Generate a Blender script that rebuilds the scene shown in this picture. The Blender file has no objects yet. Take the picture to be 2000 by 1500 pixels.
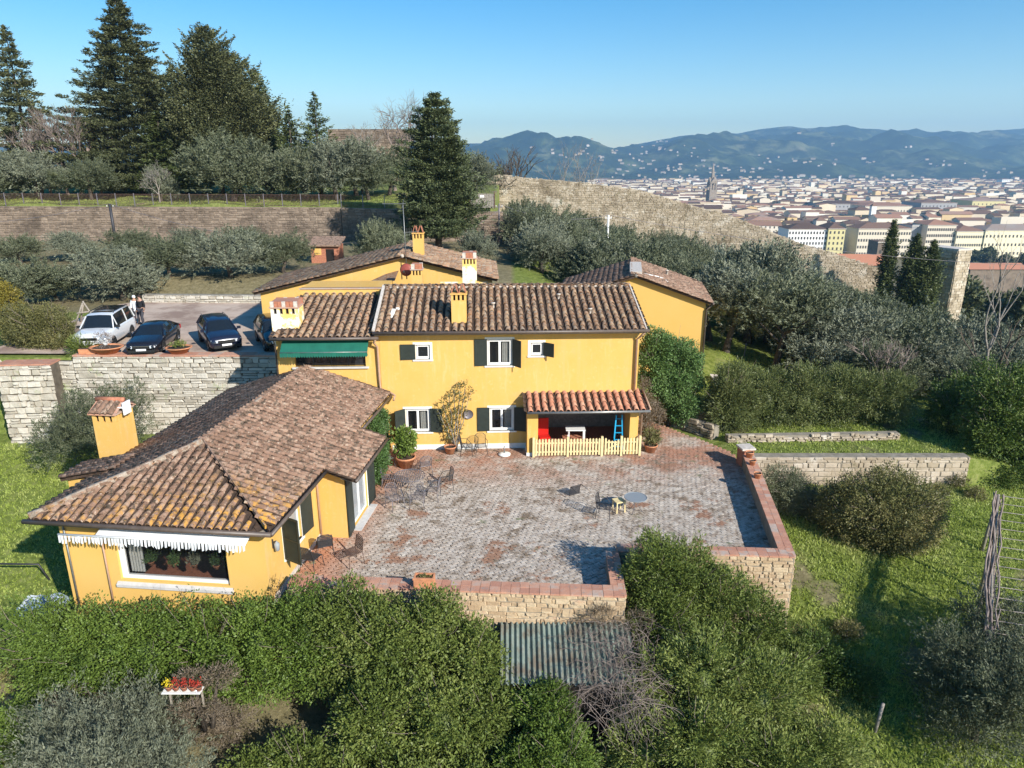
import bpy, math, random
import numpy as np
from mathutils import Vector, Matrix, Euler
R = math.radians
random.seed(7)
rng = np.random.default_rng(7)
scene = bpy.context.scene
col = scene.collection

# ------------------------------------------------------------------ camera, world, sun, exposure
FPX, PITCH, CAMH = 1387.0, R(17.2), 12.6
cam_d = bpy.data.cameras.new("camera")
cam = bpy.data.objects.new("camera", cam_d)
col.objects.link(cam)
cam.location = (0, 0, CAMH)
cam.rotation_euler = (R(90) - PITCH, 0, 0)
cam_d.sensor_width = 36
cam_d.lens = FPX / 2000 * 36
cam_d.clip_start = 0.5
cam_d.clip_end = 30000
scene.camera = cam

SUN_EL, SUN_ROT = R(29), R(139)          # rotation measured from +Y towards +X
world = bpy.data.worlds.new("World")
scene.world = world
world.use_nodes = True
wn = world.node_tree.nodes
wl = world.node_tree.links
wn.clear()
sky = wn.new("ShaderNodeTexSky")
sky.sky_type = 'NISHITA'
sky.sun_disc = False
sky.sun_elevation = SUN_EL
sky.sun_rotation = SUN_ROT
sky.altitude = 100
sky.air_density = 1.0
sky.dust_density = 0.3
sky.ozone_density = 1.6
bg = wn.new("ShaderNodeBackground")
bg.inputs[1].default_value = 0.105
wo = wn.new("ShaderNodeOutputWorld")
hsv = wn.new('ShaderNodeHueSaturation'); hsv.inputs['Saturation'].default_value = 1.58; hsv.inputs['Value'].default_value = 1.03
wl.new(sky.outputs[0], hsv.inputs['Color']); wl.new(hsv.outputs[0], bg.inputs[0])
wl.new(bg.outputs[0], wo.inputs[0])

sun_d = bpy.data.lights.new("sun", 'SUN')
sun_d.energy = 5.0
sun_d.angle = R(0.53)
sun_d.color = (1.0, 0.955, 0.88)
sun = bpy.data.objects.new("sun", sun_d)
col.objects.link(sun)
sdir = Vector((math.sin(SUN_ROT) * math.cos(SUN_EL), math.cos(SUN_ROT) * math.cos(SUN_EL), math.sin(SUN_EL)))
sun.rotation_euler = sdir.to_track_quat('Z', 'Y').to_euler()
sun.location = (40, -30, 60)

scene.view_settings.view_transform = 'Standard'
scene.view_settings.look = 'None'
scene.view_settings.gamma = 1
scene.view_settings.exposure = 0.58
scene.view_settings.use_curve_mapping = False
scene.cycles.use_denoising = True
scene.cycles.max_bounces = 6
scene.cycles.diffuse_bounces = 2
scene.cycles.glossy_bounces = 2
scene.cycles.transmission_bounces = 4
scene.cycles.transparent_max_bounces = 6
scene.cycles.volume_bounces = 1

# ------------------------------------------------------------------ helpers
_c, _s = math.cos(PITCH), math.sin(PITCH)
def ray(px, py):
    x = (px - 1000) / FPX; z = (750 - py) / FPX
    return x, _c + _s * z, -_s + _c * z
def atz(px, py, z):
    r = ray(px, py); t = (z - CAMH) / r[2]
    return Vector((r[0] * t, r[1] * t, z))
def aty(px, py, Y):
    r = ray(px, py); t = Y / r[1]
    return Vector((r[0] * t, Y, CAMH + r[2] * t))
def sstep(a, b, x):
    t = min(1, max(0, (x - a) / (b - a)))
    return t * t * (3 - 2 * t)

def tag(o, label=None, cat=None, group=None, kind=None):
    if label: o['label'] = label
    if cat: o['category'] = cat
    if group: o['group'] = group
    if kind: o['kind'] = kind
    return o
def empty(name, loc=(0, 0, 0), rz=0.0, label=None, cat=None, group=None):
    o = bpy.data.objects.new(name, None)
    col.objects.link(o)
    o.location = loc
    o.rotation_euler = (0, 0, rz)
    o.empty_display_size = 0.3
    return tag(o, label, cat, group)
def link(name, me, parent=None, loc=None, rot=None, scale=None):
    o = bpy.data.objects.new(name, me)
    col.objects.link(o)
    if parent: o.parent = parent
    if loc is not None: o.location = loc
    if rot is not None: o.rotation_euler = rot
    if scale is not None: o.scale = scale
    return o
def copy_tree(o, parent=None):
    c = o.copy(); col.objects.link(c); c.parent = parent
    for ch in list(o.children): copy_tree(ch, c)
    return c

def mesh_np(name, V, F, mat=None, tint=None, smooth=False):
    V = np.asarray(V, dtype=np.float32); F = np.asarray(F, dtype=np.int32)
    me = bpy.data.meshes.new(name)
    k = F.shape[1]; n = F.shape[0]
    me.vertices.add(len(V)); me.vertices.foreach_set("co", V.ravel())
    me.loops.add(n * k); me.loops.foreach_set("vertex_index", F.ravel())
    me.polygons.add(n)
    me.polygons.foreach_set("loop_start", np.arange(0, n * k, k, dtype=np.int32))
    if smooth: me.polygons.foreach_set("use_smooth", np.ones(n, dtype=bool))
    me.update(calc_edges=True)
    if tint is not None:
        a = me.attributes.new("tint", 'FLOAT', 'FACE')
        a.data.foreach_set("value", np.asarray(tint, dtype=np.float32))
    if mat: me.materials.append(mat)
    return me

class MB:
    """collects shapes into one mesh"""
    def __init__(s): s.v = []; s.f = []; s.t = []; s.m = []; s.mi = 0; s.ti = 0.0; s.sm = []; s.smooth = False
    def add(s, vs, fs):
        b = len(s.v); s.v += [tuple(v) for v in vs]
        for f in fs:
            s.f.append(tuple(b + i for i in f)); s.t.append(s.ti); s.m.append(s.mi); s.sm.append(s.smooth)
    def box(s, x0, x1, y0, y1, z0, z1, M=None):
        vs = [(x0, y0, z0), (x1, y0, z0), (x1, y1, z0), (x0, y1, z0), (x0, y0, z1), (x1, y0, z1), (x1, y1, z1), (x0, y1, z1)]
        if M is not None: vs = [M @ Vector(v) for v in vs]
        s.add(vs, [(0, 3, 2, 1), (4, 5, 6, 7), (0, 1, 5, 4), (1, 2, 6, 5), (2, 3, 7, 6), (3, 0, 4, 7)])
    def bar(s, a, b, w, h=None, up=(0, 0, 1)):
        a = Vector(a); b = Vector(b); d = (b - a)
        if d.length < 1e-6: return
        d.normalize(); u = Vector(up)
        if abs(d.dot(u)) > .98: u = Vector((0, 1, 0))
        x = d.cross(u).normalized(); z = x.cross(d); h = h or w
        vs = [p + x * i * w / 2 + z * j * h / 2 for p in (a, b) for i, j in ((-1, -1), (1, -1), (1, 1), (-1, 1))]
        s.add(vs, [(0, 3, 2, 1), (4, 5, 6, 7), (0, 1, 5, 4), (1, 2, 6, 5), (2, 3, 7, 6), (3, 0, 4, 7)])
    def tube(s, pts, rad, n=6, cap=True):
        pts = [Vector(p) for p in pts]
        if not hasattr(rad, '__len__'): rad = [rad] * len(pts)
        b = len(s.v); prev = None
        for i, p in enumerate(pts):
            d = (pts[min(i + 1, len(pts) - 1)] - pts[max(i - 1, 0)])
            d = d.normalized() if d.length > 1e-9 else Vector((0, 0, 1))
            if prev is None:
                u = Vector((0, 0, 1)) if abs(d.z) < .9 else Vector((1, 0, 0))
                x = d.cross(u).normalized()
            else:
                x = prev - d * prev.dot(d)
                x = x.normalized() if x.length > 1e-6 else d.orthogonal().normalized()
            prev = x; y = d.cross(x)
            for k in range(n):
                a = 2 * math.pi * k / n
                s.v.append(tuple(p + (x * math.cos(a) + y * math.sin(a)) * rad[i]))
        fs = []
        for i in range(len(pts) - 1):
            for k in range(n):
                k2 = (k + 1) % n
                fs.append((b + i * n + k, b + i * n + k2, b + (i + 1) * n + k2, b + (i + 1) * n + k))
        if cap:
            fs.append(tuple(b + k for k in reversed(range(n)))); fs.append(tuple(b + (len(pts) - 1) * n + k for k in range(n)))
        for f in fs: s.f.append(f); s.t.append(s.ti); s.m.append(s.mi); s.sm.append(True)
    def lathe(s, prof, n=16, c=(0, 0, 0)):
        b = len(s.v)
        for r, z in prof:
            for k in range(n):
                a = 2 * math.pi * k / n
                s.v.append((c[0] + r * math.cos(a), c[1] + r * math.sin(a), c[2] + z))
        for i in range(len(prof) - 1):
            for k in range(n):
                k2 = (k + 1) % n
                s.f.append((b + i * n + k, b + i * n + k2, b + (i + 1) * n + k2, b + (i + 1) * n + k)); s.t.append(s.ti); s.m.append(s.mi); s.sm.append(True)
    def poly(s, pts, th=None):
        n = len(pts)
        if not th: s.add(pts, [tuple(range(n))]); return
        th = Vector(th); p2 = [Vector(p) + th for p in pts]
        fs = [tuple(range(n)), tuple(n + i for i in reversed(range(n)))]
        for i in range(n):
            j = (i + 1) % n; fs.append((j, i, n + i, n + j))
        s.add(list(pts) + p2, fs)
    def build(s, name, mat, parent=None, loc=None, rot=None, kind=None, me_only=False):
        me = bpy.data.meshes.new(name)
        me.from_pydata(s.v, [], s.f)
        if not isinstance(mat, (list, tuple)): mat = [mat]
        for m in mat: me.materials.append(m)
        me.polygons.foreach_set("material_index", s.m)
        me.polygons.foreach_set("use_smooth", s.sm)
        if any(s.t):
            a = me.attributes.new("tint", 'FLOAT', 'FACE'); a.data.foreach_set("value", s.t)
        me.update()
        if me_only: return me
        o = link(name, me, parent, loc, rot)
        if kind: o['kind'] = kind
        return o

# ------------------------------------------------------------------ materials
def new_mat(name):
    m = bpy.data.materials.new(name); m.use_nodes = True
    nt = m.node_tree; b = nt.nodes["Principled BSDF"]
    return m, nt, b
def N(nt, t, **kw):
    n = nt.nodes.new(t)
    for k, v in kw.items(): setattr(n, k, v)
    return n
def mat_plain(name, c, rough=.6, metal=0, spec=.3, noise=0.0, nscale=6, bump=0.0, bscale=40, emit=None):
    m, nt, b = new_mat(name)
    b.inputs['Base Color'].default_value = (*c, 1)
    b.inputs['Roughness'].default_value = rough
    b.inputs['Metallic'].default_value = metal
    b.inputs['Specular IOR Level'].default_value = spec
    g = N(nt, 'ShaderNodeNewGeometry')
    if noise:
        nz = N(nt, 'ShaderNodeTexNoise'); nz.inputs['Scale'].default_value = nscale; nz.inputs['Detail'].default_value = 6
        nt.links.new(g.outputs['Position'], nz.inputs['Vector'])
        r = N(nt, 'ShaderNodeMapRange'); r.inputs[1].default_value = .3; r.inputs[2].default_value = .7
        r.inputs[3].default_value = 1 - noise; r.inputs[4].default_value = 1 + noise
        nt.links.new(nz.outputs[0], r.inputs[0])
        mx = N(nt, 'ShaderNodeVectorMath', operation='SCALE'); mx.inputs[0].default_value = c
        nt.links.new(r.outputs[0], mx.inputs['Scale']); nt.links.new(mx.outputs[0], b.inputs['Base Color'])
    if bump:
        nb = N(nt, 'ShaderNodeTexNoise'); nb.inputs['Scale'].default_value = bscale; nb.inputs['Detail'].default_value = 4
        nt.links.new(g.outputs['Position'], nb.inputs['Vector'])
        bp = N(nt, 'ShaderNodeBump'); bp.inputs['Strength'].default_value = bump; bp.inputs['Distance'].default_value = .02
        nt.links.new(nb.outputs[0], bp.inputs['Height']); nt.links.new(bp.outputs[0], b.inputs['Normal'])
    return m
def ramp(nt, stops, interp='LINEAR'):
    r = N(nt, 'ShaderNodeValToRGB'); r.color_ramp.interpolation = interp
    e = r.color_ramp.elements
    while len(e) < len(stops): e.new(.5)
    for i, (p, c) in enumerate(stops):
        e[i].position = p; e[i].color = (*c, 1)
    return r
def mat_multi(name, stops, island=True, scale=5., nmix=.5, rough=.8, bump=.3, bscale=30, spec=.25, stain=None, coord='Position'):
    """colour from per-piece random (object random + tint attribute) mixed with noise"""
    m, nt, b = new_mat(name)
    L = nt.links
    g = N(nt, 'ShaderNodeNewGeometry')
    oi = N(nt, 'ShaderNodeObjectInfo'); at = N(nt, 'ShaderNodeAttribute', attribute_name='tint')
    ad = N(nt, 'ShaderNodeMath', operation='ADD'); L.new(oi.outputs['Random'], ad.inputs[0]); L.new(at.outputs['Fac'], ad.inputs[1])
    fr = N(nt, 'ShaderNodeMath', operation='FRACT'); L.new(ad.outputs[0], fr.inputs[0])
    nz = N(nt, 'ShaderNodeTexNoise'); nz.inputs['Scale'].default_value = scale; nz.inputs['Detail'].default_value = 8; nz.inputs['Roughness'].default_value = .65
    L.new(g.outputs['Position'], nz.inputs['Vector'])
    mr = N(nt, 'ShaderNodeMapRange'); mr.inputs[1].default_value = .25; mr.inputs[2].default_value = .75; L.new(nz.outputs[0], mr.inputs[0])
    mx = N(nt, 'ShaderNodeMix'); mx.data_type = 'FLOAT'; mx.inputs[0].default_value = nmix
    L.new(fr.outputs[0], mx.inputs[2]); L.new(mr.outputs[0], mx.inputs[3])
    rp = ramp(nt, stops); L.new(mx.outputs[0], rp.inputs[0])
    out = rp.outputs[0]
    for st in (stain or []):
        c, sc, lo, hi = st[:4]
        n2 = N(nt, 'ShaderNodeTexNoise'); n2.inputs['Scale'].default_value = sc; n2.inputs['Detail'].default_value = 6; n2.inputs['Roughness'].default_value = .7
        sh = N(nt, 'ShaderNodeVectorMath', operation='ADD'); sh.inputs[1].default_value = (sc * 7.3, 3.1, 9.7)
        L.new(g.outputs['Position'], sh.inputs[0])
        if len(st) > 5:
            vm_ = N(nt, 'ShaderNodeVectorMath', operation='MULTIPLY'); vm_.inputs[1].default_value = st[5]; L.new(sh.outputs[0], vm_.inputs[0]); L.new(vm_.outputs[0], n2.inputs['Vector'])
        else: L.new(sh.outputs[0], n2.inputs['Vector'])
        m2 = N(nt, 'ShaderNodeMapRange'); m2.inputs[1].default_value = lo; m2.inputs[2].default_value = hi; L.new(n2.outputs[0], m2.inputs[0])
        fac = m2.outputs[0]
        if len(st) > 4 and st[4]:       # limited to a region: (axis vector, offset lo, hi)
            ax, a0, a1 = st[4]
            dt = N(nt, 'ShaderNodeVectorMath', operation='DOT_PRODUCT'); dt.inputs[1].default_value = ax
            L.new(g.outputs['Position'], dt.inputs[0])
            m3 = N(nt, 'ShaderNodeMapRange'); m3.inputs[1].default_value = a0; m3.inputs[2].default_value = a1; L.new(dt.outputs['Value'], m3.inputs[0])
            mm = N(nt, 'ShaderNodeMath', operation='MULTIPLY'); L.new(fac, mm.inputs[0]); L.new(m3.outputs[0], mm.inputs[1]); fac = mm.outputs[0]
        cm = N(nt, 'ShaderNodeMix'); cm.data_type = 'RGBA'; cm.inputs[7].default_value = (*c, 1)
        L.new(fac, cm.inputs[0]); L.new(out, cm.inputs[6]); out = cm.outputs[2]
    L.new(out, b.inputs['Base Color'])
    b.inputs['Roughness'].default_value = rough; b.inputs['Specular IOR Level'].default_value = spec
    if bump:
        nb = N(nt, 'ShaderNodeTexNoise'); nb.inputs['Scale'].default_value = bscale; nb.inputs['Detail'].default_value = 5
        L.new(g.outputs['Position'], nb.inputs['Vector'])
        bp = N(nt, 'ShaderNodeBump'); bp.inputs['Strength'].default_value = bump; bp.inputs['Distance'].default_value = .03
        L.new(nb.outputs[0], bp.inputs['Height']); L.new(bp.outputs[0], b.inputs['Normal'])
    return m
def mat_leaf(name, stops, rough=.5, trans=.13, spec=.3, scale=.8, nmix=.35):
    m, nt, b = new_mat(name); L = nt.links
    at = N(nt, 'ShaderNodeAttribute', attribute_name='tint')
    oi = N(nt, 'ShaderNodeObjectInfo')
    g = N(nt, 'ShaderNodeNewGeometry')
    nz = N(nt, 'ShaderNodeTexNoise'); nz.inputs['Scale'].default_value = scale; nz.inputs['Detail'].default_value = 3
    L.new(g.outputs['Position'], nz.inputs['Vector'])
    mr = N(nt, 'ShaderNodeMapRange'); mr.inputs[1].default_value = .3; mr.inputs[2].default_value = .7; L.new(nz.outputs[0], mr.inputs[0])
    mx = N(nt, 'ShaderNodeMix'); mx.data_type = 'FLOAT'; mx.inputs[0].default_value = nmix
    L.new(at.outputs['Fac'], mx.inputs[2]); L.new(mr.outputs[0], mx.inputs[3])
    o2 = N(nt, 'ShaderNodeMapRange'); o2.inputs[3].default_value = -.14; o2.inputs[4].default_value = .14; L.new(oi.outputs['Random'], o2.inputs[0])
    ad = N(nt, 'ShaderNodeMath', operation='ADD'); L.new(mx.outputs[0], ad.inputs[0]); L.new(o2.outputs[0], ad.inputs[1])
    rp = ramp(nt, stops); L.new(ad.outputs[0], rp.inputs[0])
    L.new(rp.outputs[0], b.inputs['Base Color'])
    b.inputs['Roughness'].default_value = rough; b.inputs['Specular IOR Level'].default_value = spec
    tr = N(nt, 'ShaderNodeBsdfTranslucent'); ms = N(nt, 'ShaderNodeMixShader'); ms.inputs[0].default_value = trans
    sc = N(nt, 'ShaderNodeVectorMath', operation='SCALE'); sc.inputs['Scale'].default_value = 1.2
    L.new(rp.outputs[0], sc.inputs[0]); L.new(sc.outputs[0], tr.inputs[0])
    L.new(b.outputs[0], ms.inputs[1]); L.new(tr.outputs[0], ms.inputs[2])
    L.new(ms.outputs[0], nt.nodes['Material Output'].inputs[0])
    return m

M = {}
HAZE = 1.4e-4
M['plaster'] = mat_multi('yellow_plaster', [(0, (.66, .388, .098)), (.5, (.69, .418, .12)), (1, (.71, .442, .145))], scale=.6, nmix=1, rough=.9, bump=.12, bscale=60, spec=.1,
                         stain=[((.64, .42, .17), 1.1, .56, .80), ((.74, .53, .25), 5, .56, .85), ((.58, .42, .22), .5, .60, .80, ((0, 0, -1), -.9, .3)), ((.66, .43, .17), 1.0, .52, .80, None, (3.5, 3.5, .22)), ((.76, .55, .28), 1.3, .56, .85, None, (2.2, 2.2, .3))])
M['plaster_old'] = mat_multi('flaked_plaster', [(0, (.78, .50, .15)), (1, (.84, .58, .2))], scale=.6, nmix=1, rough=.9, bump=.15, spec=.1,
                             stain=[((.80, .76, .66), 1.3, .47, .53)])
M['plaster_ochre'] = mat_multi('ochre_plaster', [(0, (.70, .43, .115)), (1, (.73, .46, .145))], scale=.7, nmix=1, rough=.9, bump=.1, spec=.1)
M['white'] = mat_plain('white_paint', (.80, .79, .76), .5, noise=.05)
M['white_wall'] = mat_plain('white_plaster', (.78, .76, .70), .9, noise=.08)
M['sill'] = mat_plain('sill_stone', (.55, .53, .50), .8, noise=.1)
M['shutter'] = mat_plain('dark_green_shutter', (.028, .036, .030), .5, noise=.15)
M['awning_green'] = mat_plain('green_canvas', (.012, .125, .085), .8, noise=.12, nscale=3)
M['awning_white'] = mat_plain('white_canvas', (.78, .78, .77), .85, noise=.08, nscale=3)
M['gutter'] = mat_plain('brown_metal', (.10, .075, .06), .45, spec=.5, noise=.2)
M['zinc'] = mat_plain('zinc_metal', (.25, .25, .24), .4, metal=.6, noise=.15)
M['pipe'] = mat_plain('pinkish_pipe', (.42, .27, .18), .5, noise=.12)
M['wood'] = mat_plain('cream_fence_wood', (.72, .58, .30), .7, noise=.1)
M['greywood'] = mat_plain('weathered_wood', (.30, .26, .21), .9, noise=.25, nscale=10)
M['iron'] = mat_plain('dark_iron', (.05, .05, .055), .5, metal=.3)
M['ironlight'] = mat_plain('grey_iron', (.20, .18, .19), .5, metal=.3, noise=.2)
M['rust'] = mat_plain('rusty_iron', (.13, .08, .06), .8, noise=.3, nscale=10)
M['bark'] = mat_plain('bark', (.10, .08, .062), .95, noise=.35, nscale=8)
M['bark_pale'] = mat_plain('pale_bark', (.26, .23, .20), .95, noise=.3, nscale=8)
M['twig'] = mat_plain('dead_twig', (.24, .19, .16), .95, noise=.3, nscale=3)
M['terracotta'] = mat_plain('terracotta_pot', (.55, .24, .12), .8, noise=.18, nscale=9, bump=.2)
M['soil'] = mat_plain('soil', (.07, .05, .035), 1, noise=.4, nscale=10)
M['brick'] = mat_multi('coping_brick', [(0, (.34, .19, .14)), (.35, (.46, .22, .145)), (.6, (.55, .29, .19)), (.8, (.46, .36, .29)), (1, (.60, .42, .32))], scale=3, nmix=.45, rough=.9,
                       stain=[((.28, .27, .24), 4, .55, .75)])
M['brick_red'] = mat_plain('red_brick', (.42, .17, .10), .9, noise=.25, nscale=12)
tile_stops = [(0, (.12, .072, .045)), (.3, (.22, .128, .076)), (.55, (.31, .178, .102)), (.75, (.37, .25, .15)), (.88, (.42, .18, .095)), (1, (.56, .23, .12))]
M['tile'] = mat_multi('roof_tile', tile_stops, scale=6, nmix=.36, rough=.9, bump=.6, bscale=25, spec=.15,
                      stain=[((.30, .27, .225), 9, .50, .62), ((.06, .05, .038), 5, .56, .70)])
M['tile_wing'] = mat_multi('wing_roof_tile', [(0, (.11, .07, .05)), (.3, (.20, .12, .082)), (.55, (.27, .165, .115)), (.78, (.34, .235, .17)), (.92, (.42, .19, .11)), (1, (.50, .22, .13))], scale=6, nmix=.56, rough=.9, bump=.6, bscale=25, spec=.15,
                      stain=[((.50, .40, .30), 9, .57, .66), ((.075, .058, .042), 5, .50, .62), ((.55, .28, .045), 3.5, .50, .58, ((.14, -.99, 0), -21.3, -18.6))])
M['tile_red'] = mat_multi('new_roof_tile', [(0, (.40, .17, .10)), (.5, (.52, .23, .14)), (.85, (.56, .30, .19)), (1, (.55, .40, .30))], scale=5, nmix=.4, rough=.9, bump=.4, bscale=25, spec=.15,
                      stain=[((.40, .34, .27), 8, .6, .72)])
M['deck'] = mat_multi('roof_pan_tile', [(0, (.045, .032, .024)), (.6, (.085, .056, .04)), (1, (.14, .10, .075))], scale=6, nmix=1, rough=.95, bump=.6, bscale=20, spec=.1)
M['mortar'] = mat_plain('ridge_mortar', (.56, .50, .43), .95, noise=.22, nscale=9, bump=.5, bscale=15)
M['hip_mortar'] = mat_multi('hip_mortar', [(0, (.20, .155, .115)), (.5, (.34, .275, .21)), (1, (.50, .43, .35))], scale=7, nmix=1, rough=.95, bump=.8, bscale=18, stain=[((.30, .17, .10), 5, .52, .62)])
M['stone_white'] = mat_multi('pale_limestone', [(0, (.30, .26, .20)), (.4, (.47, .425, .345)), (.8, (.60, .555, .47)), (1, (.40, .35, .27))], scale=3, nmix=.4, rough=.95, bump=.8, bscale=12,
                       stain=[((.30, .34, .16), 1.2, .60, .72), ((.20, .17, .13), 6, .64, .75)])
M['stone_tan'] = mat_multi('tan_stone', [(0, (.34, .24, .15)), (.4, (.46, .33, .20)), (.8, (.55, .43, .28)), (1, (.42, .22, .14))], scale=3, nmix=.4, rough=.95, bump=.8, bscale=12,
                       stain=[((.22, .19, .14), 5, .6, .72)])
M['stone_brown'] = mat_multi('brown_wall_stone', [(0, (.15, .115, .085)), (.4, (.23, .175, .13)), (.8, (.31, .24, .18)), (1, (.38, .32, .26))], scale=.9, nmix=.4, rough=.95, bump=.8, bscale=6,
                       stain=[((.13, .10, .075), .35, .5, .65)])
M['stone_city'] = mat_multi('city_wall_stone', [(0, (.26, .20, .135)), (.35, (.38, .31, .22)), (.7, (.50, .42, .32)), (1, (.60, .53, .43))], scale=.7, nmix=.5, rough=.95, bump=.8, bscale=5,
                       stain=[((.24, .19, .13), .35, .5, .64), ((.60, .54, .45), .5, .56, .66), ((.20, .17, .10), 1.6, .58, .68)])
M['mortar_dark'] = mat_plain('wall_core', (.12, .10, .075), 1, noise=.3, nscale=3)
M['mortar_pale'] = mat_plain('pale_mortar', (.25, .22, .17), 1, noise=.25, nscale=3, bump=.6, bscale=10)
M['paver'] = mat_multi('patio_paver', [(0, (.17, .125, .09)), (.22, (.31, .25, .195)), (.55, (.47, .405, .335)), (.95, (.60, .54, .465)), (1, (.38, .18, .11))], scale=4.2, nmix=.66, rough=.9, bump=.4, bscale=20, spec=.2,
                       stain=[((.38, .20, .13), .45, .40, .56, ((0, 1, 0), 26.2, 28.6)), ((.20, .15, .105), 1.9, .52, .64), ((.13, .10, .075), 5.5, .58, .68), ((.60, .56, .50), 6.5, .60, .70), ((.30, .17, .11), .8, .57, .63), ((.42, .20, .12), .9, .34, .50, ((-1, .12, 0), 5.0+2.2, 6.6+2.2)), ((.17, .18, .10), 1.1, .62, .70)])
M['joint'] = mat_plain('paver_joint', (.20, .175, .14), 1, noise=.4, nscale=2)
M['gravel'] = mat_multi('car_park_gravel', [(0, (.42, .31, .235)), (.5, (.52, .40, .31)), (1, (.60, .48, .38))], scale=.8, nmix=1, rough=.95, bump=.5, bscale=30, stain=[((.30, .21, .16), .35, .5, .65)])
def ground_mat():
    m, nt, b = new_mat('grass_and_earth'); L = nt.links
    g = N(nt, 'ShaderNodeNewGeometry')
    n1 = N(nt, 'ShaderNodeTexNoise'); n1.inputs['Scale'].default_value = .25; n1.inputs['Detail'].default_value = 8; L.new(g.outputs['Position'], n1.inputs['Vector'])
    n2 = N(nt, 'ShaderNodeTexNoise'); n2.inputs['Scale'].default_value = 3; n2.inputs['Detail'].default_value = 8; n2.inputs['Roughness'].default_value=.7; L.new(g.outputs['Position'], n2.inputs['Vector'])
    r2 = ramp(nt, [(.3, (.075, .10, .02)), (.5, (.16, .20, .042)), (.7, (.28, .29, .10))]); L.new(n2.outputs[0], r2.inputs[0])
    r1 = N(nt, 'ShaderNodeMapRange'); r1.inputs[1].default_value = .58; r1.inputs[2].default_value = .72; L.new(n1.outputs[0], r1.inputs[0])
    rb = ramp(nt, [(.3, (.13, .10, .06)), (.7, (.30, .235, .155))]); L.new(n2.outputs[0], rb.inputs[0])
    at = N(nt, 'ShaderNodeAttribute', attribute_name='bare')
    mx0 = N(nt, 'ShaderNodeMath', operation='MAXIMUM'); L.new(r1.outputs[0], mx0.inputs[0]); L.new(at.outputs['Fac'], mx0.inputs[1])
    mx = N(nt, 'ShaderNodeMix'); mx.data_type = 'RGBA'; L.new(mx0.outputs[0], mx.inputs[0]); L.new(r2.outputs[0], mx.inputs[6]); L.new(rb.outputs[0], mx.inputs[7])
    L.new(mx.outputs[2], b.inputs['Base Color']); b.inputs['Roughness'].default_value = .95; b.inputs['Specular IOR Level'].default_value = .1
    bp = N(nt, 'ShaderNodeBump'); bp.inputs['Strength'].default_value = .8; bp.inputs['Distance'].default_value = .12
    L.new(n2.outputs[0], bp.inputs['Height']); L.new(bp.outputs[0], b.inputs['Normal'])
    return m
M['ground'] = ground_mat()
# leaves
M['l_laurel'] = mat_leaf('laurel_leaf', [(0, (.05, .075, .014)), (.5, (.13, .17, .035)), (1, (.27, .30, .085))])
M['l_hedge'] = mat_leaf('hedge_leaf', [(0, (.045, .075, .012)), (.5, (.12, .18, .03)), (.85, (.20, .27, .055)), (1, (.30, .24, .11))])
M['l_brown'] = mat_leaf('dry_shrub_leaf', [(0, (.07, .075, .025)), (.5, (.16, .155, .055)), (1, (.32, .26, .11))])
M['l_oleander'] = mat_leaf('oleander_leaf', [(0, (.05, .068, .02)), (.5, (.12, .145, .045)), (1, (.25, .26, .10))])
M['l_mixed'] = mat_leaf('mixed_shrub_leaf', [(0, (.055, .065, .02)), (.5, (.135, .14, .045)), (1, (.29, .245, .10))])
M['l_olive'] = mat_leaf('olive_leaf', [(0, (.055, .068, .032)), (.5, (.12, .135, .074)), (1, (.245, .26, .16))], rough=.55, trans=.12)
M['l_olive2'] = mat_leaf('grey_olive_leaf', [(0, (.085, .095, .058)), (.5, (.175, .19, .125)), (1, (.33, .34, .24))], rough=.55, trans=.12)
M['l_conifer'] = mat_leaf('conifer_needle', [(0, (.04, .046, .02)), (.5, (.095, .105, .045)), (1, (.19, .195, .085))], trans=.08)
M['l_cedar'] = mat_leaf('cedar_needle', [(0, (.032, .045, .022)), (.5, (.075, .095, .042)), (1, (.15, .175, .075))], trans=.08)
M['l_cypress'] = mat_leaf('cypress_leaf', [(0, (.03, .042, .014)), (.5, (.07, .09, .027)), (1, (.14, .16, .055))], trans=.05)
M['l_ivy'] = mat_leaf('ivy_leaf', [(0, (.035, .07, .018)), (.5, (.085, .155, .042)), (1, (.19, .28, .09))])
M['l_dark'] = mat_leaf('dark_evergreen_leaf', [(0, (.03, .055, .010)), (.5, (.075, .12, .022)), (1, (.17, .22, .05))])
M['l_yellow'] = mat_leaf('yellow_leaf', [(0, (.12, .12, .02)), (1, (.32, .24, .04))])
M['grass'] = mat_leaf('grass_blade', [(0, (.15, .20, .03)), (.5, (.30, .37, .07)), (1, (.50, .52, .19))], trans=.25, scale=.5, nmix=.6)
M['dry'] = mat_leaf('dry_leaf', [(0, (.10, .075, .05)), (1, (.24, .19, .13))])
def glass(name, c, a=.35):
    m, nt, b = new_mat(name)
    b.inputs['Base Color'].default_value = (*c, 1); b.inputs['Roughness'].default_value = .04; b.inputs['Specular IOR Level'].default_value = .8
    t = N(nt, 'ShaderNodeBsdfTransparent'); ms = N(nt, 'ShaderNodeMixShader'); ms.inputs[0].default_value = a
    nt.links.new(b.outputs[0], ms.inputs[1]); nt.links.new(t.outputs[0], ms.inputs[2]); nt.links.new(ms.outputs[0], nt.nodes['Material Output'].inputs[0])
    return m
M['glass'] = glass('window_glass', (.02, .022, .025), .0)
M['glass_clear'] = glass('clear_glass', (.02, .022, .025), .75)
M['glass_pale'] = glass('pale_window_glass', (.30, .32, .33), .0)
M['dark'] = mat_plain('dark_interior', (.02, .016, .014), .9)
M['curtain'] = mat_plain('curtain_cloth', (.55, .55, .50), .9, noise=.1)
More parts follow.
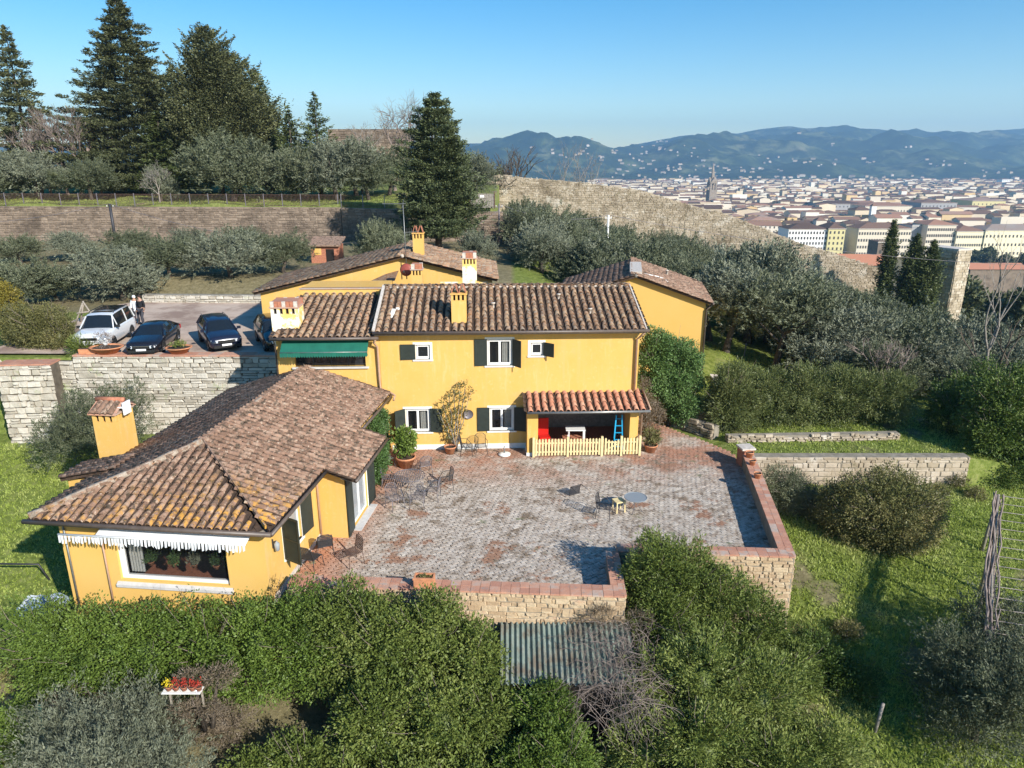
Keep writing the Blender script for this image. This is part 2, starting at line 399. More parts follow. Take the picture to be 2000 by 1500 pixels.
# ------------------------------------------------------------------ terrain
def zL(x, y):
    z = -.7 - (34 - y) * .14
    z = max(z, -4.2)
    return z - max(0, x - 20) * .1
def vnoise(x, y):
    return math.sin(x * .37 + 1.3) * math.cos(y * .31 + .7) + .5 * math.sin(x * .93 + y * .71) + .25 * math.sin(x * 2.1 - y * 1.7)
def gR(x, y):
    A = 3.6 - .23 * max(x, 0) + .2 * vnoise(x, y)
    B = -.1 - max(0, x - 20) * .12
    z = B + (A - B) * sstep(36, 47, y)
    return max(z, -24)
def ground_z(x, y):
    if y > 500: return -55.0
    if y < 29.72 and x > 6: z = zL(x, y)
    elif y < 29.72: z = zL(x, y)
    elif x > 9.9:
        z = gR(x, y)
        if x > 22.5: z = z + (zL(x, y) - z) * sstep(22.5, 24, x) * (1 - sstep(30, 33, y))
    else:
        left = 3.30
        if y > 50: left += .95 * sstep(51, 55, y) + .02 * (y - 55)
        if y > 78.0 and x < -2.0:
            left = 8.4 + .03 * (y - 78) + .15 * vnoise(x, y)
        if y < 34.45 and x < -4: left = zL(x, y)
        w = sstep(0, 7, x) if y < 52 else sstep(-4, 6, x)
        if y > 78.0: w = sstep(-2.0, -1.6, x)
        z = left + (gR(x, y) - left) * w
        if y < 34.4 and x > -10: z = min(z, -.2)
    if y > 119:
        zz = z
        if x < -2: t = sstep(170, 480, y)
        else: t = sstep(118, 330, y)
        z = zz + (-55 - zz) * t
    d = max(0, abs(x) - 75)
    if x > 75: z = z + (-55 - z) * sstep(75, 330, x)
    return z
def G(px, Y):
    """point on the ground at picture column px and distance Y"""
    X = (px - 1000) / FPX * (Y * _c)
    for _ in range(8):
        z = ground_z(X, Y)
        X = (px - 1000) / FPX * (Y * _c - (z - CAMH) * _s)
    return Vector((X, Y, ground_z(X, Y)))

xs = list(np.arange(-60, 75, .45)); ys = list(np.arange(4, 84, .45))
step = .45; x = 75
while x < 9000: step *= 1.14; x += step; xs.append(x)
step = .45; x = -60; lo = []
while x > -3000: step *= 1.22; x -= step; lo.append(x)
xs = lo[::-1] + xs
step = .45; y = 84
while y < 9500: step *= 1.06 if y < 1500 else 1.2; y += step; ys.append(y)
ys = [-400, -60, -8] + ys
ys = sorted(ys + [29.70, 29.74, 34.43, 34.47, 77.98, 78.02])
xs = sorted(xs + [-2.02, -1.98])
V = []; bare = []
for y in ys:
    for x in xs:
        V.append((x, y, ground_z(x, y)))
        b = 0
        if x < 0 and 46 < y < 78: b = .8
        if y > 78 and x < 0: b = .15
        if y > 300: b = .8
        if y < 50 and (x > 9 or x < -12): b = max(b, .75 * sstep(.75, 1.25, vnoise(x * 1.7, y * 1.7)))
        if y < 19: b = .75 * (1 if x < 8 else sstep(11, 8, x))
        bare.append(b)
nx, ny = len(xs), len(ys)
ii = np.arange(nx * ny).reshape(ny, nx)
F = np.stack([ii[:-1, :-1], ii[:-1, 1:], ii[1:, 1:], ii[1:, :-1]], -1).reshape(-1, 4)
me = mesh_np('ground', V, F, M['ground'], smooth=True)
a = me.attributes.new('bare', 'FLOAT', 'POINT'); a.data.foreach_set('value', np.array(bare, dtype=np.float32))
g_ob = link('ground', me); g_ob['kind'] = 'structure'

# ------------------------------------------------------------------ hills behind the city
crest_px = [(-2200, 290), (-800, 285), (300, 282), (940, 281), (1000, 276), (1090, 283), (1140, 300), (1190, 292), (1300, 271), (1350, 265), (1430, 263), (1480, 253), (1530, 247), (1600, 255), (1700, 253), (1780, 262), (1850, 263), (1900, 263), (1960, 254), (2000, 252), (2300, 262), (3000, 275), (4500, 285)]
YC = 6200.0
cx = []; cz = []
for px, py in crest_px:
    p = aty(px, py, YC); cx.append(p.x); cz.append(p.z)
def crest(x): return float(np.interp(x, cx, cz))
def fbm(x, y):
    v = 0; a = 1; f = 1 / 1100.
    for o in range(6):
        v += a * (math.sin(x * f * 6.28 + o * 1.7 + 1.3 * math.sin(y * f * 5)) * math.cos(y * f * 6.28 + o * 2.3 + 1.1 * math.sin(x * f * 4.1)))
        a *= .52; f *= 1.93
    return v
def hill_z(x, y):
    t = (y - 2800) / (YC - 2800)
    if t < 0: return -57.0
    c = crest(x)
    n = fbm(x, y)
    if t <= 1:
        base = -55 + (c + 55) * (sstep(0, 1.0, t) * .75 + .25 * t)
        z = base + n * 52 * math.sin(math.pi * min(1, t)) 
        # nearer spur: second ridge
        z += 95 * math.exp(-((y - 4300) / 420) ** 2) * (.5 + .5 * math.sin(x / 820. + .8)) * (1 if x > 200 else sstep(-600, 200, x))
        return min(z, c + 8) if t > .75 else z
    return c - (t - 1) * 500
hx = np.concatenate([np.arange(-3500, -200, 110), np.arange(-200, 5400, 36), np.arange(5400, 9000, 130)])
hy = np.concatenate([np.arange(2700, 6300, 50), [6400, 6700, 7200]])
V = [(x, y, hill_z(x, y)) for y in hy for x in hx]
ii = np.arange(len(hx) * len(hy)).reshape(len(hy), len(hx))
F = np.stack([ii[:-1, :-1], ii[:-1, 1:], ii[1:, 1:], ii[1:, :-1]], -1).reshape(-1, 4)
M['hill'] = mat_multi('wooded_hillside', [(0, (.018, .030, .014)), (.42, (.034, .050, .022)), (.55, (.07, .09, .035)), (.7, (.14, .145, .065)), (1, (.22, .19, .11))], scale=.0035, nmix=1, rough=1, bump=0, spec=0,
                      stain=[((.022, .034, .018), .012, .42, .56), ((.12, .12, .07), .02, .62, .66)])
hills = link('hills', mesh_np('hills', V, F, M['hill'], smooth=True)); hills['kind'] = 'structure'

# ------------------------------------------------------------------ stone wall builder
stone_meshes = {}
def stone_mesh(k, mat):
    key = (k, mat.name)
    if key in stone_meshes: return stone_meshes[key]
    r = random.Random(k * 31 + 5); b = MB()
    # unit stone: x 0..1, z 0..1, front face at y=-1 (depth 1) with pillowed irregular outline
    j = lambda a=.09: r.uniform(-a, a)
    o = [(j() + .02, 0, j() + .02), (.5 + j(), 0, j(.05)), (.98 + j(), 0, .02 + j()), (.98 + j(), 0, .98 + j()), (.5 + j(), 0, 1 + j(.05)), (.02 + j(), 0, .98 + j())]
    f = [(.5 + (p[0] - .5) * .86, -1 + j(.25), .5 + (p[2] - .5) * .8) for p in o]
    vs = o + f
    b.add(vs, [tuple(6 + i for i in range(6))] + [(i, (i + 1) % 6, 6 + (i + 1) % 6, 6 + i) for i in range(6)])
    stone_meshes[key] = b.build('stone', mat, me_only=True)
    return stone_meshes[key]
def stone_wall(name, A, B, thick, zb, zt, sh, sw, mat, core, label, cat='wall', group=None, individual=300, zbB=None, ztB=None, coping=None, proud=.05, sides=True, structure=False, rough_top=0.0, cop_h=.07):
    """wall whose camera-side face runs from A to B; stones are parts on its face"""
    A = Vector(A).to_3d(); B = Vector(B).to_3d(); A.z = B.z = 0
    L = (B - A).length; ang = math.atan2(B.y - A.y, B.x - A.x)
    zbB = zb if zbB is None else zbB; ztB = zt if ztB is None else ztB
    e = empty(name, (A.x, A.y, zb), ang, label, cat, group)
    cb = MB()
    n = max(1, int(L / 2.0))
    for i in range(n):
        u0, u1 = L * i / n, L * (i + 1) / n
        t0 = zt + (ztB - zt) * i / n - zb; t1 = zt + (ztB - zt) * (i + 1) / n - zb
        b0 = (zbB - zb) * i / n; b1 = (zbB - zb) * (i + 1) / n
        vs = [(u0, 0, b0 - .6), (u1, 0, b1 - .6), (u1, thick, b1 - .6), (u0, thick, b0 - .6), (u0, 0, t0 - .01), (u1, 0, t1 - .01), (u1, thick, t1 - .01), (u0, thick, t0 - .01)]
        cb.add(vs, [(0, 3, 2, 1), (4, 5, 6, 7), (0, 1, 5, 4), (1, 2, 6, 5), (2, 3, 7, 6), (3, 0, 4, 7)])
    cb.build('wall_core', core, e)
    stones = []
    H = max(zt - zb, ztB - zbB) + max(0, zb - zbB) + abs(zt - ztB)
    z = min(0, zbB - zb) 
    top = max(zt, ztB) - zb
    r = random.Random(hash(name) % 1000 if False else int(L * 100))
    while z < top:
        h = sh * r.uniform(.6, 1.5)
        u = -r.uniform(0, sw)
        while u < L:
            w = sw * r.choice([r.uniform(.35, .8), r.uniform(.8, 1.4), r.uniform(1.2, 2.0)])
            uu0 = max(u, 0); uu1 = min(u + w, L)
            um = (uu0 + uu1) / 2 / L
            tt = zt + (ztB - zt) * um - zb + rough_top * r.uniform(-1, 1); bb = (zbB - zb) * um
            hh = min(h, tt - z)
            if uu1 - uu0 > .08 and hh > .04 and z + hh > bb:
                if r.random() < .16 and hh > .12: s_ = r.uniform(.4, .6); stones.append((uu0, z, uu1 - uu0, hh * s_, 0)); stones.append((uu0, z + hh * s_, uu1 - uu0, hh * (1 - s_), 0))
                else: stones.append((uu0, z + hh * r.uniform(-.06, .06), uu1 - uu0, hh * r.uniform(.92, 1.1), 0))
            u += w
        z += h
    Mw = Matrix.Translation((A.x, A.y, zb)) @ Matrix.Rotation(ang, 4, 'Z')
    cp = Vector((0, 0, CAMH))
    stones.sort(key=lambda s: -(s[2] * s[3]) / max(1, (Mw @ Vector((s[0], 0, s[1])) - cp).length) ** 2)
    gap = .016 * max(1, sh / .2)
    rest = MB()
    for i, (u, z, w, h, _) in enumerate(stones):
        k = r.randrange(10)
        d = proud * r.uniform(.6, 1.5)
        if i < individual:
            o = link('stone', stone_mesh(k, mat), e, (u + gap / 2, 0.0, z + gap / 2), None, (w - gap, d, h - gap))
        else:
            me = stone_mesh(k, mat); rest.ti = r.random()
            vs = [(u + gap / 2 + v.co.x * (w - gap), v.co.y * d, z + gap / 2 + v.co.z * (h - gap)) for v in me.vertices]
            rest.add(vs, [tuple(p.vertices) for p in me.polygons])
    if rest.f: rest.build('smaller_stones', mat, e, kind='stuff')
    if coping:
        u = 0
        while u < L:
            w = min(coping[1] * r.uniform(.85, 1.15), L - u)
            t0 = zt + (ztB - zt) * (u / L) - zb
            c = MB(); ov = .04
            c.box(u + .006, u + w - .006, -ov - r.uniform(0, .02), thick + ov, t0 + r.uniform(-.008, .008), t0 + cop_h)
            c.build('coping_slab', coping[0], e)
            u += w
    return e

# city wall (far, weathered, descending to the right)
CW_A = (-6.0, 116.0); CW_B = (62.5, 112.0)
zt_a = aty(950, 341, 116).z; zt_b = aty(1735, 532, 112).z
pts = [(950, 341), (1060, 350), (1130, 356), (1250, 371), (1340, 398), (1430, 422), (1500, 450), (1560, 474), (1640, 498), (1740, 532)]
for k in range(len(pts) - 1):
    a_, b_ = pts[k], pts[k + 1]
    Ya = 116 - k * .5; Yb = 116 - (k + 1) * .5
    pa = aty(a_[0], a_[1], Ya); pb = aty(b_[0], b_[1], Yb)
    lab = ['crumbling tan city wall section beside the dark conifer, highest end', 'second tan section of the old city wall from the conifer', 'third section of old city wall behind the olives', 'broad sunlit section of old city wall above the olive grove', 'sloping section of old city wall below the church spire', 'sloping pale section of old wall under the city roofs', 'old wall section left of the white palazzo', 'lower old wall section in front of the white palazzo', 'lowest section of old city wall by the orange tiled roof'][k]
    stone_wall('city_wall', pa, pb, 1.6, pa.z - 8.5, pa.z, .22, .40, M['stone_city'], M['stone_city'], lab, 'wall', 'sections of the old city wall', individual=26, zbB=pb.z - 8.5, ztB=pb.z, proud=.07, rough_top=.25)
# bastion behind the trees
pa = aty(640, 252, 125); pb = aty(790, 254, 125)
stone_wall('bastion_wall', pa, pb, 6, 10, pa.z, .3, .6, M['stone_brown'], M['stone_brown'], 'flat topped brown bastion wall behind the bare tree', 'wall', individual=40, proud=.08)
# watch tower at the right end of the wall
tz = aty(1862, 490, 104).z; tx0 = aty(1836, 490, 106).x; tx1 = aty(1872, 490, 104).x; tx2 = aty(1906, 490, 104).x
te = empty('stone_tower', (tx1, 104, tz - 12), 0, 'square stone tower at the end of the old city wall, one side dark', 'tower')
tb = MB(); hgt = 12
fp = [(tx0 - tx1, 3.2), (0, 0), (tx2 - tx1, 0.9), (tx2 - tx1 - 2.0, 5.5)]
tb.poly([(x, y, -3) for x, y in fp], (0, 0, hgt + 3))
tb.build('tower_wall', M['stone_city'], te)
tc = MB()
for (x0, y0), (x1, y1) in zip(fp, fp[1:]):
    Ls = math.hypot(x1 - x0, y1 - y0); dx, dy = (x1 - x0) / Ls, (y1 - y0) / Ls; nn = (dy, -dx)
    z = 0; r = random.Random(4)
    while z < hgt - .1:
        u = 0
        while u < Ls - .2:
            w = min(r.uniform(.5, 1.0), Ls - u); d = r.uniform(.04, .12)
            p = [(x0 + dx * (u + .03) + nn[0] * d, y0 + dy * (u + .03) + nn[1] * d), (x0 + dx * (u + w - .03) + nn[0] * d, y0 + dy * (u + w - .03) + nn[1] * d)]
            q = [(x0 + dx * (u + .03), y0 + dy * (u + .03)), (x0 + dx * (u + w - .03), y0 + dy * (u + w - .03))]
            tc.ti = r.random()
            vs = [(p[0][0], p[0][1], z + .03), (p[1][0], p[1][1], z + .03), (p[1][0], p[1][1], z + .37), (p[0][0], p[0][1], z + .37), (q[0][0], q[0][1], z), (q[1][0], q[1][1], z), (q[1][0], q[1][1], z + .4), (q[0][0], q[0][1], z + .4)]
            tc.add(vs, [(0, 1, 2, 3), (4, 5, 1, 0), (5, 6, 2, 1), (6, 7, 3, 2), (7, 4, 0, 3)])
            u += w
        z += .4
tc.build('tower_stones', M['stone_city'], te, kind='stuff')
tp = MB(); tp.poly([(x * 1.03, y * 1.03 - .05, hgt) for x, y in fp], (0, 0, .25)); tp.build('tower_cap', M['mortar'], te)
# long upper retaining wall, left
wa = (-62, 78.0); 
WZ = aty(300, 402, 78).z
stone_wall('upper_retaining_wall', (-62, 77.6), (-18.2, 77.6), 1.0, 2.6, WZ, .2, .42, M['stone_brown'], M['stone_brown'], 'long brown stone retaining wall below the garden railing', 'wall', individual=300, proud=.06, ztB=WZ - .15)
stone_wall('upper_retaining_wall', (-18.1, 77.4), (-1.0, 77.0), 1.2, 2.6, WZ - .15, .2, .42, M['stone_brown'], M['stone_brown'], 'shaded brown retaining wall running behind the big conifer to its corner', 'wall', individual=120, proud=.06, ztB=WZ - .6)
stone_wall('upper_retaining_wall', (-1.0, 77.0), (.6, 90), 1.2, 2.6, WZ - .6, .26, .55, M['stone_brown'], M['stone_brown'], 'end face of the upper retaining wall beside the olive grove', 'wall', individual=10, proud=.06, ztB=WZ - 2)
# low wall behind the car park
pa = atz(280, 592, 3.35); pb = atz(560, 592, 3.35)
stone_wall('low_stone_wall', (pa.x, pa.y), (pb.x, pb.y - .4), .5, 3.3, 3.95, .17, .42, M['stone_white'], M['mortar_pale'], 'low pale stone wall at the back of the car park under the olives', 'wall', individual=120, proud=.06)
# big pale retaining wall of the car park
RW = 34.2
stone_wall('retaining_wall', (-21.9, RW), (-9.5, RW), .55, -1.3, 3.45, .19, .44, M['stone_white'], M['mortar_dark'], 'tall pale limestone retaining wall under the parked cars', 'wall', individual=300, coping=(M['brick'], .6), proud=.055)
stone_wall('retaining_wall', (-25.2, RW - .9), (-22.6, RW - .7), .9, -1.6, 3.2, .24, .4, M['stone_white'], M['mortar_dark'], 'rough pale stone pier at the far left end of the retaining wall', 'wall', individual=150, coping=(M['brick'], .6), proud=.09)
stone_wall('retaining_wall', (-40, RW + 1.2), (-21.95, RW + .05), .6, -1.3, 3.2, .22, .44, M['stone_white'], M['mortar_dark'], 'overgrown stretch of retaining wall behind the rough pier', 'wall', individual=80, proud=.055)
# garden wall right of the terrace, and stone edging
pa = atz(1482, 893, 0.02); pb = atz(1905, 893, -.15)
stone_wall('garden_wall', (pa.x - .3, 29.5), (20.6, 29.5), .5, -1.9, .03, .2, .4, M['stone_city'], M['mortar_pale'], 'pale plastered stone garden wall behind the round shrub', 'wall', individual=200, proud=.03)
pa = atz(1420, 862, -.05); pb = atz(1755, 862, -.2)
stone_wall('stone_edging', (pa.x, pa.y), (pb.x, pb.y), .35, -.3, .22, .16, .3, M['stone_city'], M['mortar_pale'], 'low rough stone edging along the foot of the oleander hedge', 'wall', individual=150, proud=.1, rough_top=.12)
pa = atz(1290, 822, 0); pb = atz(1345, 848, 0)
stone_wall('stone_edging', (7.3, 35.2), (9.8, 32.2), .4, -.3, .45, .2, .35, M['stone_city'], M['mortar_pale'], 'short rough stone edging beside the path right of the porch', 'wall', individual=60, proud=.12, rough_top=.12)

# car park surface
cp = MB(); cp.poly([(-27, 34.9, 3.42), (-9.2, 34.75, 3.42), (-9.2, 51.2, 3.42), (-24.5, 52.0, 3.42), (-27, 48, 3.42)]); 
o = cp.build('car_park', M['gravel'], kind='structure')
# ------------------------------------------------------------------ terrace (patio)
# outline of the paved floor
T = [(-7.0, 18.9), (3.15, 18.35), (3.35, 20.9), (8.85, 20.55), (10.15, 28.6), (10.0, 30.3), (7.6, 33.6), (6.3, 35.0), (-6.4, 35.0), (-6.4, 30.0)]
def inpoly(x, y, P):
    c = False; n = len(P); j = n - 1
    for i in range(n):
        if (P[i][1] > y) != (P[j][1] > y) and x < (P[j][0] - P[i][0]) * (y - P[i][1]) / (P[j][1] - P[i][1]) + P[i][0]: c = not c
        j = i
    return c
patio = empty('terrace_floor', (1.5, 25, 0)); patio['kind'] = 'structure'
TX, TY = 1.5, 25.0
b = MB(); b.poly([(x - TX, y - TY, -.035) for x, y in T], (0, 0, -3.4)); b.build('terrace_bed', M['joint'], patio)
pv = []
for k in range(6):
    r = random.Random(k); b = MB(); j = lambda: r.uniform(-.008, .008)
    lw, lh = .245, .118
    o = [(-lw / 2 + j(), -lh / 2 + j(), -.03), (lw / 2 + j(), -lh / 2 + j(), -.03), (lw / 2 + j(), lh / 2 + j(), -.03), (-lw / 2 + j(), lh / 2 + j(), -.03)]
    t = [(x * .97, y * .94, .0 + r.uniform(-.004, .004)) for x, y, z in o]
    b.add(o + t, [(4, 5, 6, 7), (0, 1, 5, 4), (1, 2, 6, 5), (2, 3, 7, 6), (3, 0, 4, 7)])
    pv.append(b.build('paver', M['paver'], me_only=True))
ang = R(33); ca, sa = math.cos(ang), math.sin(ang)
r = random.Random(3); P = []
W, Hh = .26, .13
for a_ in range(-70, 70):
    for b_ in range(-130, 130):
        u = (a_ + (.5 if b_ % 2 else 0)) * W; v = b_ * Hh
        x = 1.5 + u * ca - v * sa; y = 26 + u * sa + v * ca
        if inpoly(x, y, T) and not (x < -5.9 and y < 20): P.append((x, y))
P.sort(key=lambda p: p[1] ** 2 + p[0] ** 2 - (0 if p[0] < 3.2 else 0))
vis = [p for p in P if p[1] > 19.4]; rest = [p for p in P if p[1] <= 19.4]
b = MB()
for i, (x, y) in enumerate(vis + rest):
    a2 = ang + r.uniform(-.03, .03) ; z = r.uniform(-.006, .006)
    if i < 300: link('paver', pv[i % 6], patio, (x - TX, y - TY, z), (r.uniform(-.02, .02), r.uniform(-.02, .02), a2))
    else:
        me = pv[i % 6]; c2, s2 = math.cos(a2), math.sin(a2); b.ti = r.random(); tx, ty = r.uniform(-.03, .03), r.uniform(-.03, .03)
        b.add([(x - TX + v.co.x * c2 - v.co.y * s2, y - TY + v.co.x * s2 + v.co.y * c2, z + v.co.z + v.co.x * tx + v.co.y * ty) for v in me.vertices], [tuple(p.vertices) for p in me.polygons])
b.build('remaining_pavers', M['paver'], patio, kind='stuff')

PH = .62
def parapet(A, B, thick, label, zb, individual=150, stone=True, mat=M['stone_tan']):
    """face A->B is the outer, camera-side one"""
    e = stone_wall('parapet_wall', A, B, thick, zb, PH - .06, .13, .27, mat, M['mortar_pale'], label, 'wall', 'brick topped parapets round the terrace', individual=individual, coping=None, proud=.035)
    A = Vector(A).to_3d(); B = Vector(B).to_3d(); L = (B - A).length; u = 0; r = random.Random(int(L * 7)); lz = PH - .06 - zb
    while u < L - .01:
        w = min(r.uniform(.27, .33), L - u); v0 = -.03
        for v1 in (thick * .5, thick + .03):
            c = MB(); zz = lz + .055 + r.uniform(-.006, .006)
            c.box(u + .005, u + w - .005, v0 + .004 - (r.uniform(0, .015) if v0 < 0 else 0), v1 - .004, lz + .002, zz); c.build('coping_brick', M['brick'], e); v0 = v1
        u += w
    return e
parapet((-6.72, 18.5), (3.3, 17.9), .5, 'long front parapet of the terrace with the terracotta planter on it', -2.2, 260)
parapet((3.42, 20.42), (9.04, 20.08), .45, 'short front parapet right of the laurel mass', -2.4, 200)
# side parapets (run away from the camera): outer face on the right
parapet((9.07, 20.12), (10.42, 28.35), .42, 'long right hand parapet of the terrace casting a dark shadow', -2.2, 60)
parapet((3.30, 17.92), (3.42, 20.40), .36, 'short stepped parapet beside the laurel mass at the terrace notch', -2.2, 60)
# plastered inner faces are the same stone seen in shade; end pillar
e = empty('brick_pillar', (10.2, 28.75, 0), R(9), 'short brick pillar closing the far end of the right parapet', 'pillar')
b = MB(); b.box(-.26, .26, -.26, .26, -.1, .78); b.build('pillar_shaft', M['brick_red'], e)
b = MB(); b.box(-.31, .31, -.31, .31, .78, .86); b.build('pillar_cap', M['mortar'], e)

# ------------------------------------------------------------------ house tools
def wall_panel(b, O, U, Wd, z0, z1, holes=(), depth=.22, top=None):
    """vertical wall from O along U (unit), width Wd, with holes (u0,u1,z0,z1); reveals go inwards; top(u)->z allows gables"""
    O = Vector(O); U = Vector(U); Nn = Vector((U.y, -U.x, 0))   # outward for a wall seen from -Y when U=+X
    us = sorted({0, Wd, *[h[0] for h in holes], *[h[1] for h in holes]}); zs = sorted({z0, z1, *[h[2] for h in holes], *[h[3] for h in holes]})
    P = lambda u, z, d=0: O + U * u - Nn * d + Vector((0, 0, z))
    for i in range(len(us) - 1):
        for j in range(len(zs) - 1):
            uc, zc = (us[i] + us[i + 1]) / 2, (zs[j] + zs[j + 1]) / 2
            if any(h[0] < uc < h[1] and h[2] < zc < h[3] for h in holes): continue
            b.add([P(us[i], zs[j]), P(us[i + 1], zs[j]), P(us[i + 1], zs[j + 1]), P(us[i], zs[j + 1])], [(0, 1, 2, 3)])
    for h in holes:
        q = [(h[0], h[2]), (h[1], h[2]), (h[1], h[3]), (h[0], h[3])]
        for i in range(4):
            a_, c_ = q[i], q[(i + 1) % 4]
            b.add([P(*a_), P(*a_, depth), P(*c_, depth), P(*c_)], [(0, 1, 2, 3)])
def frame_T(O, U):
    O = Vector(O); U = Vector(U).normalized(); Nn = Vector((U.y, -U.x, 0))
    m = Matrix.Identity(4); m.col[0][:3] = U; m.col[1][:3] = -Nn; m.col[2][:3] = (0, 0, 1); m.col[3][:3] = O
    return m
def shutter_mb(w, h, lattice=False, th=.04):
    """hinged at x=0, extends to +x, front at y=-th"""
    b = MB(); f = .06
    b.box(0, f, -th, 0, 0, h); b.box(w - f, w, -th, 0, 0, h); b.box(f, w - f, -th, 0, 0, f); b.box(f, w - f, -th, 0, h - f, h)
    if h > 1.0: b.box(f, w - f, -th, 0, h * .48, h * .48 + f)
    z = f
    while z < h - f:
        b.add([(f, -.004, z + .045), (w - f, -.004, z + .045), (w - f, -th + .004, z), (f, -th + .004, z)], [(0, 1, 2, 3)]); z += .05
    b.add([(f, -.002, f), (w - f, -.002, f), (w - f, -.002, h - f), (f, -.002, h - f)], [(0, 1, 2, 3)])
    return b
def window(house, O, U, u0, u1, z0, z1, sashes=2, surround=.11, rec=.14, shut=(None, None), sw=None, glassm=None, sill=True, curtain=False):
    """a window in the hole (u0..u1, z0..z1) of the wall O,U. shut: opening angle of each shutter in degrees (180 = flat on the wall)"""
    T = frame_T(O, U); w = u1 - u0; h = z1 - z0
    e = empty('window'); e.parent = house; e.matrix_local = T @ Matrix.Translation((u0, 0, z0))
    fr = MB(); f = .055
    y0, y1 = rec - .05, rec
    fr.box(0, f, y0, y1, 0, h); fr.box(w - f, w, y0, y1, 0, h); fr.box(f, w - f, y0, y1, 0, f); fr.box(f, w - f, y0, y1, h - f, h)
    sw_ = (w - 2 * f) / sashes
    for k in range(sashes):
        a_ = f + k * sw_; g = .05; yy0, yy1 = y0 - .03, y0 + .02
        fr.box(a_ + .003, a_ + g, yy0, yy1, f + .003, h - f - .003); fr.box(a_ + sw_ - g, a_ + sw_ - .003, yy0, yy1, f + .003, h - f - .003)
        fr.box(a_ + g, a_ + sw_ - g, yy0, yy1, f + .003, f + g + .02); fr.box(a_ + g, a_ + sw_ - g, yy0, yy1, h - f - g, h - f - .003)
    fr.build('frame', M['white'], e)
    for k in range(sashes):
        p = MB(); a_ = f + k * sw_ + .05; p.box(a_, a_ + sw_ - .1, y0 + .0, y0 + .008, f + .07, h - f - .05); p.build('pane', glassm or M['glass'], e)
    if curtain:
        p = MB()
        for i in range(8):
            x = w - f - .06 - i * .04; p.add([(x, y1 + .03 + .02 * (i % 2), f), (x - .04, y1 + .03 + .02 * ((i + 1) % 2), f), (x - .04, y1 + .03 + .02 * ((i + 1) % 2), h - f), (x, y1 + .03 + .02 * (i % 2), h - f)], [(0, 1, 2, 3)])
        p.build('curtain', M['curtain'], e)
    if surround:
        s_ = surround; sr = MB(); d = -.012
        sr.box(-s_, 0, d, .02, 0, h + s_); sr.box(w, w + s_, d, .02, 0, h + s_); sr.box(0, w, d, .02, h, h + s_)
        sr.build('surround', M['white_wall'], e)
    if sill:
        s_ = MB(); s_.box(-surround - .02, w + surround + .02, -.05, rec - .06, -.07, .0); s_.build('sill', M['sill'] if not surround else M['white_wall'], e)
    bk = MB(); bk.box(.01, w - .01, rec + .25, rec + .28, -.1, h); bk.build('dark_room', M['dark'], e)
    sw = sw or w / 2
    for i, a_ in enumerate(shut):
        if a_ is None: continue
        lab = None
        o = shutter_mb(sw, h + .02).build('shutter', M['shutter'], e)
        if i == 0: o.location = (-.01, -.03, 0); o.rotation_euler = (0, 0, R(-a_)) if False else (0, 0, -R(a_))
        else: o.scale = (-1, 1, 1); o.location = (w + .01, -.03, 0); o.rotation_euler = (0, 0, R(a_))
    return e
# shared tile meshes: cover tile, length along +y (down slope is -y), tapered half round
def tile_mesh(mat, k, L=.42, r0=.114, r1=.088):
    b = MB(); n = 5; rr = random.Random(k); vs = []
    for y, r_ in ((0, r0), (L, r1)):
        for i in range(n + 1):
            a_ = math.pi * i / n
            vs.append((-math.cos(a_) * r_ , y, math.sin(a_) * r_ * .92 + (.012 if y == 0 else 0) + rr.uniform(-.003, .003)))
    fs = [(i, i + 1, n + 2 + i, n + 1 + i) for i in range(n)]
    # visible lip at the low end
    vs += [(v[0] * .82, v[1] + .0, v[2] * .8) for v in vs[:n + 1]]
    fs += [(2 * (n + 1) + i, 2 * (n + 1) + i + 1, i + 1, i) for i in range(n)]
    b.smooth = True
    b.add(vs, fs)
    return b.build('roof_tile', mat, me_only=True)
tiles = {}
def get_tiles(mat):
    if mat.name not in tiles: tiles[mat.name] = [tile_mesh(mat, k) for k in range(4)]
    return tiles[mat.name]
